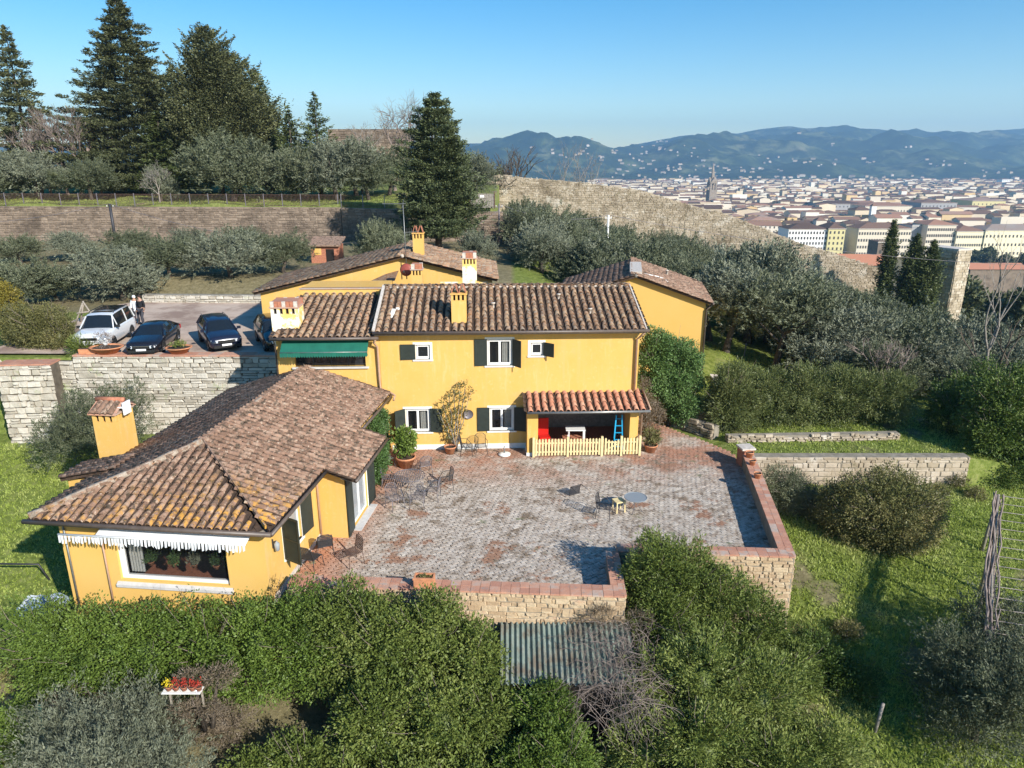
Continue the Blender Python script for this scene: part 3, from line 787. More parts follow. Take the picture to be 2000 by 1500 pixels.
class Roof:
    def __init__(s, house, mat, deck=None, th=.1):
        s.house = house; s.mat = mat; s.tiles = []; s.deckm = deck or M['deck']; s.r = random.Random(len(house.name)); s.th = th
        s.root = empty('roof'); s.root.parent = house; s.dk = MB(); s.under = MB()
    def plane(s, O, U, Vv, poly, pitch=.30, expo=.34, skip=None, lift=.03):
        """O origin, U along eave, Vv up the slope; poly in (u,v) metres"""
        O = Vector(O); U = Vector(U).normalized(); Vv = Vector(Vv).normalized(); Nn = U.cross(Vv).normalized()
        if Nn.z < 0: Nn = -Nn
        us = [p[0] for p in poly]; vs_ = [p[1] for p in poly]
        s.dk.poly([O + U * p[0] + Vv * p[1] for p in poly], -Nn * s.th)
        n = int((max(us) - min(us)) / pitch + .5); p0 = min(us) + ((max(us) - min(us)) - n * pitch) / 2
        for i in range(n):
            u = p0 + (i + .5) * pitch; v = min(vs_) - .05
            off = s.r.uniform(-.012, .012)
            while v < max(vs_):
                uu = u + off + s.r.uniform(-.010, .010)
                if inpoly(u, min(max(v + .2, min(vs_) + .02), max(vs_) - .02), poly) and not (skip and skip(u, v)):
                    yaw = s.r.gauss(0, .045); rr = s.r.uniform(-.006, .022)
                    X = (U * math.cos(yaw) + Vv * math.sin(yaw)); Y = (Vv * math.cos(yaw) - U * math.sin(yaw)); Y = (Y - Nn * .05).normalized(); Z = X.cross(Y); 
                    if Z.z < 0: X = -X; Z = X.cross(Y)
                    kk = min(1, pitch / .31); m = Matrix.Identity(4); m.col[0][:3] = X * kk; m.col[1][:3] = Y * min(1, expo / .33); m.col[2][:3] = Z * kk; m.col[3][:3] = O + U * uu + Vv * v + Nn * (lift * kk + rr * kk)
                    s.tiles.append(m)
                v += expo
            # pan tile channel between covers
        for i in range(n + 1):
            u = p0 + i * pitch; v = min(vs_)
            while v < max(vs_) - .05:
                if inpoly(min(max(u, min(us) + .03), max(us) - .03), v + .15, poly):
                    s.dk.ti = s.r.random(); w = pitch * .40; z0 = .012 + s.r.uniform(0, .012)
                    Pt = lambda a_, c_, d_: O + U * (u + a_) + Vv * c_ + Nn * d_
                    v2 = v + expo
                    s.dk.add([Pt(-w, v, .055 + z0), Pt(-w * .4, v, z0 + .01), Pt(w * .4, v, z0 + .01), Pt(w, v, .055 + z0), Pt(-w, v2, .03 + z0), Pt(-w * .4, v2, z0 - .012), Pt(w * .4, v2, z0 - .012), Pt(w, v2, .03 + z0)], [(0, 1, 5, 4), (1, 2, 6, 5), (2, 3, 7, 6)])
                v += expo
    def ridge(s, A, B, mortar=True, r0=.115, nm='ridge_tile', big=0):
        A = Vector(A); B = Vector(B); L = (B - A).length; d = (B - A) / L; n = max(1, int(L / .38))
        if mortar:
            b = MB(); k = max(2, int(L / .5)); pts = [A + d * (L * i / k) + Vector((s.r.uniform(-.02, .02), s.r.uniform(-.02, .02), (.0 if big else -.05) + s.r.uniform(-.015, .02))) for i in range(k + 1)]
            b.tube(pts, [(big or .115) * s.r.uniform(.82, 1.18) for _ in pts], 6); b.build('ridge_mortar', M['hip_mortar'] if big else M['mortar'], s.root)
        ms = get_tiles(s.mat)
        for i in range(n):
            p = A + d * (i * L / n); x = d.cross(Vector((0, 0, 1))).normalized(); y = (d + Vector((0, 0, .03))).normalized(); z = x.cross(y)
            if z.z < 0: x = -x; z = x.cross(y)
            m = Matrix.Identity(4); m.col[0][:3] = x * 1.15; m.col[1][:3] = y; m.col[2][:3] = z * 1.0; m.col[3][:3] = p + Vector((0, 0, .0 if mortar else .03))
            o = link(nm, ms[i % 4], s.root); o.matrix_local = m
    def finish(s, limit=300):
        s.dk.build('roof_deck', s.deckm, s.root)
        Mw = s.house.matrix_basis.copy()
        Mw = Matrix.Translation(s.house.location) @ Matrix.Rotation(s.house.rotation_euler.z, 4, 'Z')
        cpt = Vector((0, 0, CAMH)); s.tiles.sort(key=lambda m: ((Mw @ m.translation) - cpt).length)
        ms = get_tiles(s.mat); rest = MB(); rest.smooth = True
        for i, m in enumerate(s.tiles):
            if i < limit: o = link('roof_tile', ms[i % 4], s.root); o.matrix_local = m
            else:
                me = ms[i % 4]; rest.ti = s.r.random()
                rest.add([m @ v.co for v in me.vertices], [tuple(p.vertices) for p in me.polygons])
        if rest.f: rest.build('farther_roof_tiles', s.mat, s.root, kind='stuff')
        print('ROOF', s.house.name, len(s.tiles))
def gutter(house, A, B, mat=None, r_=.075):
    b = MB(); A = Vector(A); B = Vector(B); b.tube([A, (A + B) / 2 + Vector((0, 0, -.008)), B], r_, 8); return b.build('gutter', mat or M['gutter'], house)
def pipe(house, pts, mat=None, r_=.05, nm='downpipe'):
    b = MB(); b.tube(pts, r_, 8); return b.build(nm, mat or M['pipe'], house)
def chimney(house, x0, x1, y0, y1, z0, z1, body=None, slots=3, cap='bricks', rot=0, label=None):
    e = empty('chimney', ((x0 + x1) / 2, (y0 + y1) / 2, z0)); e.parent = house; e.rotation_euler = (0, 0, rot)
    if label: e['label'] = label
    w, d, h = (x1 - x0) / 2, (y1 - y0) / 2, z1 - z0
    b = MB(); b.box(-w, w, -d, d, -.2, h - .26); b.build('stack', body or M['plaster'], e)
    # slotted throat: little piers with dark openings between
    b = MB(); n = slots + 1; pw = 2 * w / (2 * slots + 1) 
    for i in range(n):
        u = -w + i * 2 * pw
        b.box(u, u + pw, -d, -d + .08, h - .258, h); b.box(u, u + pw, d - .08, d, h - .258, h)
    ns = max(2, int(2 * d / .2)); 
    for i in range(1, ns):
        v = -d + i * 2 * d / ns; b.box(-w, -w + .08, v - .05, v + .05, h - .258, h); b.box(w - .08, w, v - .05, v + .05, h - .258, h)
    b.build('vent_piers', body or M['plaster'], e)
    b = MB(); b.box(-w + .1, w - .1, -d + .1, d - .1, h - .256, h - .002); b.build('flue', M['dark'], e)
    c = MB(); c.box(-w - .05, w + .05, -d - .05, d + .05, h, h + .05); c.build('cap_slab', M['brick'] if cap != 'tri' else (body or M['plaster']), e)
    if cap == 'bricks':
        n = max(2, int(2 * w / .16))
        for k, (yy) in enumerate((-d - .02, d - .06)):
            for i in range(n):
                c = MB(); u = -w + i * 2 * w / n; c.box(u + .006, u + 2 * w / n - .006, yy, yy + .08, h + .052, h + .30); c.build('cap_brick', M['brick_red'] if (i + k) % 3 else M['mortar'], e)
        c = MB(); c.box(-w + .03, w - .03, -d + .065, d - .065, h + .052, h + .285); c.build('cap_core', M['brick'], e)
    elif cap == 'tri':
        n = 2; ww = w / n
        for i in range(n):
            cx_ = -w + ww * (2 * i + 1)
            for sg in (-1, 1):
                c = MB(); c.bar((cx_ + sg * ww * .92, 0, h + .05), (cx_ + sg * .03, 0, h + .42), 2 * d * .7, .035, up=(0, 0, 1)); 
                c.build('leaning_tile', M['brick_red'], e)
    elif cap == 'roof':
        ms = get_tiles(M['tile_wing'])
        for sg in (-1, 1):
            c = MB(); c.poly([(-w - .08, sg * (d + .1), h + .06), (w + .08, sg * (d + .1), h + .06), (w + .08, 0, h + .38), (-w - .08, 0, h + .38)], (0, 0, -.04)); c.build('cap_roof', M['brick'], e)
            for i in range(4):
                o = link('cap_tile', ms[i], e); u = -w + (i + .5) * 2 * w / 4
                s_ = (d + .12); sl = math.atan2(.32, s_)
                o.location = (u, sg * (d + .12), h + .06); o.rotation_euler = (sl, 0, 0 if sg < 0 else math.pi); o.scale = (1.1, math.hypot(s_, .32) / .42, .9)
        c = MB(); c.tube([(-w - .1, 0, h + .42), (w + .1, 0, h + .42)], .09, 8); c.build('cap_ridge', M['brick_red'], e)
    return e

# ------------------------------------------------------------------ farmhouse
FH = empty('farmhouse', (.7, 30.7, 0), R(2.5), 'two storey yellow farmhouse with green canvas awning and tiled porch', 'house')
X = (1, 0, 0)
EZ = 5.72       # eave underside of the main block
b = MB()
wins = [(-4.98, -4.34, 4.30, 4.98), (-1.80, -.70, 3.98, 5.18), (.12, .68, 4.42, 5.02), (-5.55, -4.45, .86, 1.98), (-1.72, -.62, .86, 1.98)]
porch_hole = (.42, 4.55, 0.0, 2.2)
wall_panel(b, (-6.55, 0, 0), X, 11.55, 0, EZ, [(u0 + 6.55, u1 + 6.55, z0, z1) for u0, u1, z0, z1 in wins + [porch_hole]], .2)
wall_panel(b, (5.0, 0, 0), (0, 1, 0), 7.4, 0, EZ); b.add([(5.0, 0, EZ), (5.0, 7.4, EZ), (5.0, 3.7, EZ + 1.14)], [(0, 1, 2)])
wall_panel(b, (-6.55, 7.4, 0), (0, -1, 0), 7.4, 0, EZ); b.add([(-6.55, 7.4, EZ), (-6.55, 0, EZ), (-6.55, 3.7, EZ + 1.14)], [(0, 1, 2)])
wall_panel(b, (5.0, 7.4, 0), (-1, 0, 0), 11.55, 0, EZ)
b.build('wall', M['plaster'], FH)
# sunroom block on the left
SE = 5.46; b = MB()
wall_panel(b, (-11.05, .02, 0), X, 4.498, 0, SE, [(.75, 3.85, 4.02, 5.0)], .25)
wall_panel(b, (-11.05, 4.4, 0), (0, -1, 0), 4.38, 0, SE)
b.add([(-11.05, 4.4, SE), (-11.05, .02, SE), (-11.05, 4.4, SE + .9)], [(0, 1, 2)])
b.build('sunroom_wall', M['plaster'], FH)
b = MB(); b.box(-10.9, -6.7, 4.4, 7.0, 0, 6.74); b.build('rear_block', M['plaster'], FH)
b = MB(); b.box(-10.95, -6.6, 4.34, 4.5, 6.742, 6.79); b.build('wall_coping', M['brick'], FH)
b = MB(); b.poly([(-10.95, 4.5, 6.78), (-6.6, 4.5, 6.78), (-6.6, 7.1, 6.55), (-10.95, 7.1, 6.55)], (0, 0, -.05)); b.build('rear_block_roof', M['tile'], FH)
# plinth
b = MB(); b.box(-6.2, -.06, -.03, -.001, 0, .24); b.build('plinth', M['white_wall'], FH)
# windows
window(FH, (0, 0, 0), X, *wins[0], sashes=1, shut=(178, None), sw=.66)
window(FH, (0, 0, 0), X, *wins[1], shut=(178, 128), sw=.56, glassm=M['glass_clear'], curtain=True)
window(FH, (0, 0, 0), X, *wins[2], sashes=1, shut=(None, 140), sw=.56)
window(FH, (0, 0, 0), X, *wins[3], shut=(138, 172), sw=.56, glassm=M['glass_clear'], curtain=True)
window(FH, (0, 0, 0), X, *wins[4], shut=(178, 165), sw=.56, glassm=M['glass_clear'], curtain=True)
# sunroom strip window + awning
e = empty('sunroom_window'); e.parent = FH
b = MB(); b.box(-10.42, -7.06, -.09, .10, 3.94, 4.02); b.build('sill', M['sill'], e)
for i in range(4):
    b = MB(); w = 3.1 / 4; x0 = -10.3 + i * w; b.box(x0 + .02, x0 + w - .02, .2, .21, 4.02, 5.0); b.build('pane', M['glass'], e)
b = MB()
for i in range(5): x0 = -10.3 + i * 3.1 / 4; b.box(x0 - .018, x0 + .018, .17, .24, 4.02, 5.0)
b.build('mullions', M['iron'], e)
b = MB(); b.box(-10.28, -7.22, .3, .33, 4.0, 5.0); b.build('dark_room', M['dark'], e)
aw = empty('green_awning'); aw.parent = FH; aw['label'] = 'dark green canvas awning with scalloped valance'
b = MB(); x0, x1 = -10.72, -6.98; n = 34
for i in range(n):
    a_, c_ = x0 + (x1 - x0) * i / n, x0 + (x1 - x0) * (i + 1) / n
    s0 = .012 * math.sin(i * .9); s1 = .012 * math.sin((i + 1) * .9)
    b.add([(a_, -.03, 5.36), (c_, -.03, 5.36), (c_, -.72, 4.86 + s1), (a_, -.72, 4.86 + s0)], [(0, 1, 2, 3)])
b.build('canopy', M['awning_green'], aw)
b = MB()
for i in range(n):
    a_, c_ = x0 + (x1 - x0) * i / n, x0 + (x1 - x0) * (i + 1) / n
    m_ = (a_ + c_) / 2; y = -.73 - .015 * math.sin(i * 1.3)
    b.add([(a_, y, 4.86), (c_, y, 4.86), (c_, y - .01, 4.70), (m_, y - .015, 4.63), (a_, y - .01, 4.70)], [(0, 1, 2, 3, 4)])
b.build('valance', M['awning_green'], aw)
b = MB(); b.tube([(x0, -.72, 4.86), (x1, -.72, 4.86)], .022, 6); b.bar((x0 + .1, -.02, 4.55), (x0 + .1, -.7, 4.85), .025); b.bar((x1 - .1, -.02, 4.55), (x1 - .1, -.7, 4.85), .025); b.build('awning_bar', M['zinc'], aw)
# roof of the main block
rf = Roof(FH, M['tile'])
sl = 1.14 / 3.7
vx = math.hypot(4.15, 4.15 * sl)
z_e = EZ + .06 - .45 * sl
chx = lambda u, v: (-3.42 < u - 6.7 < -2.62 and .55 < v < 1.25)
rf.plane((-6.7, -.45, z_e), X, (0, 1, sl), [(0, 0), (11.9, 0), (11.9, vx), (0, vx)], pitch=.33, expo=.35, skip=chx)
rf.plane((5.2, 7.85, z_e), (-1, 0, 0), (0, -1, sl), [(0, 0), (11.9, 0), (11.9, vx), (0, vx)], pitch=.33, expo=.35)
zr = z_e + 4.15 * sl + .05
rf.ridge((-6.7, 3.7, zr), (5.2, 3.7, zr))
b = MB(); b.bar((-6.72, -.40, z_e + .06), (-6.72, 3.7, zr + .03), .13, .12); b.build('verge_mortar', M['mortar'], rf.root)
b = MB(); b.bar((5.2, -.42, z_e + .02), (5.2, 3.7, zr), .06, .12); b.build('verge_mortar', M['mortar'], rf.root)
# sunroom roof
z_s = SE + .05 - .42 * .215
vs2 = math.hypot(4.78, 4.78 * .215)
rf.plane((-11.1, -.42, z_s), X, (0, 1, .215), [(0, 0), (4.32, 0), (4.32, vs2), (.2, vs2)], pitch=.33, expo=.35, skip=lambda u, v: u < 1.15 and .3 < v < 1.9)
rf.finish()
for i, (x, y) in enumerate(((-6.1, .85), (-5.95, 1.15))):
    b = MB(); b.bar((x, y, 6.0), (x + .12, y + .3, 6.35), .14, .1); b.build('roof_vent_stub', M['white_wall'], FH)
for (x, y) in ((-1.5, 1.6), (1.6, 2.4), (2.9, 1.0)):
    zz = z_e + (y + .45) * sl; b = MB(); b.lathe([(.06, 0), (.06, .22), (.1, .22), (.1, .26), (.0, .27)], 8, (x, y, zz)); b.build('vent_pipe', M['mortar'], FH)
# soffits
b = MB(); b.poly([(-6.7, -.44, z_e - .11), (5.2, -.44, z_e - .11), (5.2, -.001, z_e - .02), (-6.7, -.001, z_e - .02)], (0, 0, -.03)); b.build('soffit', M['greywood'], FH)
gutter(FH, (-6.75, -.53, z_e - .01), (5.3, -.53, z_e - .01)); gutter(FH, (-11.15, -.5, z_s - .01), (-6.5, -.5, z_s - .01))
pipe(FH, [(-6.62, -.5, z_s - .05), (-6.75, -.3, z_s - .25), (-6.64, -.1, z_s - .5), (-6.62, -.09, 3.4), (-6.6, -.09, 3.0), (-6.2, -.1, 2.82), (-5.95, -.25, 2.72), (-6.0, -.45, 2.55)])
pipe(FH, [(5.15, -.5, z_e - .05), (5.0, -.3, z_e - .3), (4.87, -.10, z_e - .5), (4.87, -.09, 2.75)])
pipe(FH, [(-11.02, -.45, z_s - .05), (-11.08, -.06, z_s - .4), (-11.08, -.06, 2.8)], M['gutter'], .03)
chimney(FH, -3.36, -2.70, .25, .9, 5.9, 7.15, M['plaster'], 3, 'tri', label='yellow chimney on the front roof slope with two leaning tile peaks')
chimney(FH, -11.3, -10.12, .55, 1.6, 4.9, 6.55, M['plaster_old'], 4, 'bricks', label='white and yellow flaked chimney at the left end of the sunroom roof')
chimney(FH, -2.95, -2.25, 4.6, 5.4, 6.2, 8.15, M['plaster_old'], 4, 'bricks', label='tallest pale chimney behind the ridge')
chimney(FH, -5.55, -5.0, 5.4, 6.0, 6.2, 7.5, M['plaster'], 3, 'bricks', label='low yellow chimney beside the satellite dish')
# porch
pr = empty('porch'); pr.parent = FH
b = MB(); b.box(-.06, .42, -1.0, -.001, 0, 2.34); b.add([(-.06, -1.0, 2.34), (-.06, 0, 2.34), (-.06, 0, 2.62), (.42, -1.0, 2.34), (.42, 0, 2.34), (.42, 0, 2.62)], [(0, 2, 1), (3, 4, 5), (0, 3, 5, 2)]); b.build('wing_pillar', M['plaster'], pr)
b = MB(); b.box(4.55, 4.93, -1.0, -.001, 0, 2.34); b.build('pillar', M['plaster'], pr)
b = MB(); b.box(-.09, .45, -1.03, -.0012, 0, .16); b.build('pillar_plinth', M['white_wall'], pr)
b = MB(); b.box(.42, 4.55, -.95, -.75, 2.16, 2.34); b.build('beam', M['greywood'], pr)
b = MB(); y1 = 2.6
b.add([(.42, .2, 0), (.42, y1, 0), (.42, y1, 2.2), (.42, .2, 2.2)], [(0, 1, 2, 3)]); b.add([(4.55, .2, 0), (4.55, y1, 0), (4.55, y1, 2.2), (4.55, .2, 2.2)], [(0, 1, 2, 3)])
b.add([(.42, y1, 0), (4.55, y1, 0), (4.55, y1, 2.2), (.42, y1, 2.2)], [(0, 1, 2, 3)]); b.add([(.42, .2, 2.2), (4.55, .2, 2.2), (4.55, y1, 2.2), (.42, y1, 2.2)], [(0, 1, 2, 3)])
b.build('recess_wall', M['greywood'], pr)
b = MB(); b.poly([(.42, -1.0, .012), (4.55, -1.0, .012), (4.55, y1, .012), (.42, y1, .012)]); b.build('porch_floor', M['brick_red'], pr)
PR = Roof(FH, M['tile_red']); PR.root.name = 'porch_roof'
psl = .26
PR.plane((-.12, -1.5, 2.27), X, (0, 1, psl), [(0, 0), (5.3, 0), (5.3, 1.53), (0, 1.53)], pitch=.33, expo=.34)
PR.finish()
gutter(FH, (-.1, -1.57, 2.26), (5.3, -1.57, 2.26), M['zinc'], .06)
pipe(FH, [(5.28, -.05, 2.75), (5.32, -1.5, 2.32), (5.15, -1.3, 2.1), (5.05, -1.04, 1.95), (5.05, -1.04, 0.05)], M['pipe'], .045)
# picket fence and gate in front of the porch
pf = empty('picket_fence', (0, 0, 0), 0, 'cream picket fence with a small gate closing the tiled porch', 'fence')
pf.location = FH.matrix_basis @ Vector((0, 0, 0)); pf.location = Vector((.7, 30.7, 0)); pf.rotation_euler = (0, 0, R(2.5))
x = .30; k = 0
while x < 4.98:
    gate = 3.45 < x < 4.1
    hh = .88 if not gate else .74 + .14 * abs((x - 3.78) / .33) ** 2
    b = MB(); b.poly([(x, -1.16, .07), (x + .085, -1.16, .07), (x + .085, -1.16, hh - .05), (x + .0425, -1.16, hh), (x, -1.16, hh - .05)], (0, .02, 0)); b.build('picket', M['wood'], pf)
    x += .142; k += 1
for z in (.2, .62):
    for (a_, c_) in ((.2, 1.7), (1.82, 3.2), (3.42, 4.12), (4.25, 5.0)):
        b = MB(); b.box(a_, c_, -1.138, -1.11, z, z + .07); b.build('rail', M['wood'], pf)
b = MB(); b.bar((3.45, -1.12, .27), (4.1, -1.12, .62), .03, .07); b.build('gate_brace', M['wood'], pf)
for x in (.22, 1.76, 3.3, 4.18, 5.02):
    b = MB(); b.box(x - .05, x + .05, -1.19, -1.09, 0, .95); b.build('post', M['wood'], pf)
b = MB(); b.box(.24, .31, -1.1, -.98, 0.1, .85); b.build('return_panel', M['wood'], pf)

# ------------------------------------------------------------------ garden wing
WG = empty('garden_wing', (-7.2, 18.3, 0), R(-6), 'single storey yellow wing with a large hipped lichen covered tile roof', 'house')
WE = 2.68
b = MB(); Y = (0, 1, 0)
wall_panel(b, (-6.35, 0, -2.0), X, 6.35, 0, WE + 2.0, [(1.7, 5.15, 2.60, 4.35)], .3)
b.build('front_wall', M['plaster_ochre'], WG)
b = MB()
wall_panel(b, (0, 0, -2.0), Y, 4.15, 0, WE + 2, [(1.25, 2.65, 2.85, 4.35)], .2)
b.add([(-.0, 4.15, 0), (1.0, 4.15, 0), (1.0, 4.15, WE - .25), (0, 4.15, WE)], [(0, 1, 2, 3)])
wall_panel(b, (1.0, 4.15, 0), Y, 3.1, 0, WE - .2, [(.72, 2.42, .04, 2.2)], .2)
b.add([(1.0, 7.25, 0), (0, 7.25, 0), (0, 7.25, WE), (1.0, 7.25, WE - .25)], [(0, 1, 2, 3)])
wall_panel(b, (0, 7.25, 0), Y, 4.75, 0, WE)
wall_panel(b, (-6.35, 12, -2), (0, -1, 0), 12, 0, WE + 2)
wall_panel(b, (0, 12, 0), (-1, 0, 0), 6.35, 0, WE)
b.build('wall', M['plaster'], WG)
b = MB(); b.box(.002, .03, .3, 4.1, -.2, .16); b.build('plinth', M['mortar'], WG)
# big picture window in the front wall
e = empty('picture_window'); e.parent = WG; e.location = (-4.65, 0, .6)
w, h = 3.45, 1.75
b = MB(); b.box(0, .09, .1, .22, 0, h); b.box(w - .06, w, .1, .22, 0, h); b.box(.09, w - .06, .1, .22, 0, .1); b.box(.09, w - .06, .1, .22, h - .06, h); b.box(.1, .16, .12, .2, .1, h - .06); b.build('frame', M['white'], e)
b = MB(); b.box(.16, w - .06, .15, .158, .1, h - .06); b.build('pane', M['glass_clear'], e)
b = MB(); b.add([(-.12, -.10, -.13), (w + .1, -.10, -.13), (w + .1, .1, -.0), (-.12, .1, -.0)], [(0, 1, 2, 3)]); b.box(-.12, w + .1, -.10, .0, -.22, -.131); b.build('sill', M['sill'], e)
b = MB(); b.box(-.05, w + .05, .3, 3.4, -.55, -.5); b.build('room_floor', M['brick_red'], e)
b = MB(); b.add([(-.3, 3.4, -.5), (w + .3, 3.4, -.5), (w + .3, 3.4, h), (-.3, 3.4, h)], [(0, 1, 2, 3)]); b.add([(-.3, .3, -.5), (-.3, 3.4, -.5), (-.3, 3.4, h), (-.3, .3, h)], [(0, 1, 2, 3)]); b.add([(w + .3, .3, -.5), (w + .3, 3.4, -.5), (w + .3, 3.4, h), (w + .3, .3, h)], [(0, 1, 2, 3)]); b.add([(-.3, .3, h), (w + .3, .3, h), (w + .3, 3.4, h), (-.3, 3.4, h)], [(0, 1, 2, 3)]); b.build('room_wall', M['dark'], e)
b = MB()
for i in range(10):
    x = .18 + i * .045; b.add([(x, .3 + .03 * (i % 2), .1), (x + .045, .3 + .03 * ((i + 1) % 2), .1), (x + .045, .3 + .03 * ((i + 1) % 2), h - .06), (x, .3 + .03 * (i % 2), h - .06)], [(0, 1, 2, 3)])
b.build('curtain', M['curtain'], e)
b = MB(); b.box(-.25, w + 1.0, -.004, -.03, h + .02, h + .36); b.build('white_lintel', M['white_wall'], e)
# white retractable awning
aw = empty('white_awning'); aw.parent = WG; aw['label'] = 'white canvas awning with a ragged fringed valance'
x0, x1 = -5.85, -.2; n = 56
b = MB()
for i in range(n):
    a_, c_ = x0 + 1.1 + (x1 - x0 - 1.1) * i / n, x0 + 1.1 + (x1 - x0 - 1.1) * (i + 1) / n; s0 = .02 * math.sin(i * .5); s1 = .02 * math.sin((i + 1) * .5)
    b.add([(a_, -.05, 2.60), (c_, -.05, 2.60), (c_, -.62, 2.40 + s1), (a_, -.62, 2.40 + s0)], [(0, 1, 2, 3)])
b.build('canopy', M['awning_white'], aw)
b = MB(); rr = random.Random(5)
for i in range(n):
    a_, c_ = x0 + (x1 - x0) * i / n, x0 + (x1 - x0) * (i + 1) / n; y = -.66 - .02 * math.sin(i * 1.1); l = rr.uniform(.16, .27); l2 = rr.uniform(.16, .27)
    b.add([(a_, y, 2.40), (c_ - .012, y - .01, 2.40), (c_ - .02, y - .03, 2.40 - l), (a_ + .01, y - .02, 2.40 - l2)], [(0, 1, 2, 3)])
b.build('valance', M['awning_white'], aw)
b = MB(); b.tube([(x0, -.64, 2.41), (x1, -.64, 2.41)], .035, 8); b.build('front_bar', M['white'], aw)
for x in (-4.6, -3.3, -2.1, -1.0):
    b = MB(); b.bar((x, -.03, 2.3), (x + .3, -.62, 2.39), .035); b.build('folding_arm', M['zinc'], aw)
for x in (-6.15, -5.0, ):
    b = MB(); b.tube([(x, -.06, 2.5), (x, -.06, -.5)], .03, 6); b.build('downpipe', M['pipe'] if x > -6 else M['zinc'], WG)
# right side window, french door with shutters
window(WG, (0, 0, -2), Y, 1.25, 2.65, 2.85, 4.35, shut=(115, 172), sw=.7, surround=.06, glassm=M['glass_pale'])
d = window(WG, (1.0, 4.15, 0), Y, .72, 2.42, .04, 2.2, shut=(176, 176), sw=.72, surround=.05, sill=False, glassm=M['glass_pale']); d.name = 'french_door'
b = MB(); b.box(.985, 1.3, 4.7, 6.75, 0, .035); b.build('threshold', M['sill'], WG)
pipe(WG, [(.03, 4.05, WE - .1), (.05, 4.08, WE - .4), (.05, 4.08, 0.02)], M['pipe'], .04)
# hip roof
S = .32; ex0, ex1, ey = -6.85, .48, -.52
rx = (ex0 + ex1) / 2; half = (ex1 - ex0) / 2; zE = WE + .1; zR = zE + half * S; ry = ey + 3.4; Sf = (zR - zE) / 3.4; yb = 11.95
wr = Roof(WG, M['tile_wing'])
lf = math.hypot(3.4, zR - zE); ls = math.hypot(half, zR - zE)
wr.plane((ex0, ey, zE), X, (0, 1, Sf), [(0, 0), (2 * half - .34, 0), (half - .12, lf)], pitch=.26, expo=.285)
wr.plane((ex1, ey, zE + .05), Y, (-1, 0, S), [(0, 0), (yb - ey, 0), (yb - ey, ls), (3.4, ls)], pitch=.26, expo=.285)
wr.plane((ex0, yb, zE), (0, -1, 0), (1, 0, S), [(0, 0), (yb - ey, 0), (yb - ey - 3.4, ls), (0, ls)], pitch=.26, expo=.285)
bw = 1.02; bl = math.hypot(bw, bw * S)
wr.plane((ex1 + bw, 3.75, zE - bw * S), Y, (-1, 0, S), [(0, 0), (3.8, 0), (3.8, bl), (0, bl)], pitch=.26, expo=.285)
wr.ridge((rx, ry, zR + .04), (rx, yb, zR + .04), nm='ridge_tile', big=.09)
wr.ridge((ex0 + .05, ey + .05, zE + .06), (rx, ry, zR + .05), nm='hip_tile', big=.115)
b = MB(); b.bar((ex1 - .30, ey + .03, zE + .0), (rx - .08, ry, zR - .02), .16, .03); b.build('hip_gap', M['deck'], wr.root)  # dark bar laid in as the shadow of the open hip joint
b = MB(); b.bar((ex1 - .12, ey + .05, zE + .12), (rx + .02, ry, zR + .10), .05, .12); b.build('hip_edge_mortar', M['tile_wing'], wr.root)  # thin board added and raised to cast a shadow along the hip
wr.finish()
gutter(WG, (ex0 - .05, ey - .09, zE - .04), (ex1 + .08, ey - .09, zE - .04)); gutter(WG, (ex1 + .09, ey - .09, zE - .04), (ex1 + .09, 3.75, zE - .04), r_=.06)
gutter(WG, (ex1 + bw + .08, 3.7, zE - bw * S - .04), (ex1 + bw + .08, 7.6, zE - bw * S - .04), r_=.06); gutter(WG, (ex1 + .09, 7.6, zE - .04), (ex1 + .09, yb, zE - .04), r_=.06)
b = MB(); b.poly([(ex0, ey, zE - .11), (ex1, ey, zE - .11), (ex1, -.001, zE - .07), (ex0, -.001, zE - .07)], (0, 0, -.02)); b.poly([(ex1, ey, zE - .11), (ex1, 3.7, zE - .11), (.001, 3.7, zE - .07), (.001, -.01, zE - .07)], (0, 0, -.02)); b.poly([(ex1 + bw, 3.8, zE - bw * S - .11), (ex1 + bw, 7.5, zE - bw * S - .11), (1.01, 7.5, zE - bw * S + .0), (1.01, 3.8, zE - bw * S + .0)], (0, 0, -.02)); b.build('soffit', M['greywood'], WG)
# small gabled side bump on the left and the outer chimney
b = MB(); b.box(-7.7, -6.36, 2.3, 3.3, -1, 2.72); b.build('side_lobby_wall', M['plaster'], WG)
lr = Roof(WG, M['tile_wing']); lr.root.name = 'lobby_roof'
lr.plane((-7.85, 3.4, 2.78), (0, -1, 0), (1, 0, .22), [(0, 0), (1.25, 0), (1.25, 1.7), (0, 1.7)], pitch=.26, expo=.285); lr.finish()
ch = chimney(WG, -7.85, -7.0, 4.1, 5.1, 0.4, 4.3, M['plaster'], 3, 'roof', label='tall yellow chimney outside the wing roof with tiled gable cap')
bb = MB(); bb.box(.28, .62, -.3, .1, 4.1, 4.14); bb.box(.62, .66, -.3, .1, 3.85, 4.3); o = bb.build('white_box', M['white'], ch)
lampo = empty('wall_lantern', (0.06, 0, 0), 0, 'small grey wall lantern between the wing corner and its side window', 'lantern')
lampo.location = WG.matrix_basis @ Vector((0, 0, 0)); lw = Matrix.Translation((-7.2, 18.3, 0)) @ Matrix.Rotation(R(-6), 4, 'Z') @ Vector((.02, .5, 1.75)); lampo.location = lw
b = MB(); b.lathe([(.02, -.2), (.07, -.16), (.09, .06), (.03, .12), (0, .16)], 6, (.12, 0, 0)); b.build('lantern_glass', M['glass_pale'], lampo); b = MB(); b.bar((0, 0, .1), (.12, 0, .15), .025); b.bar((0, 0, -.1), (0, 0, .2), .05, .02); b.build('bracket', M['iron'], lampo)

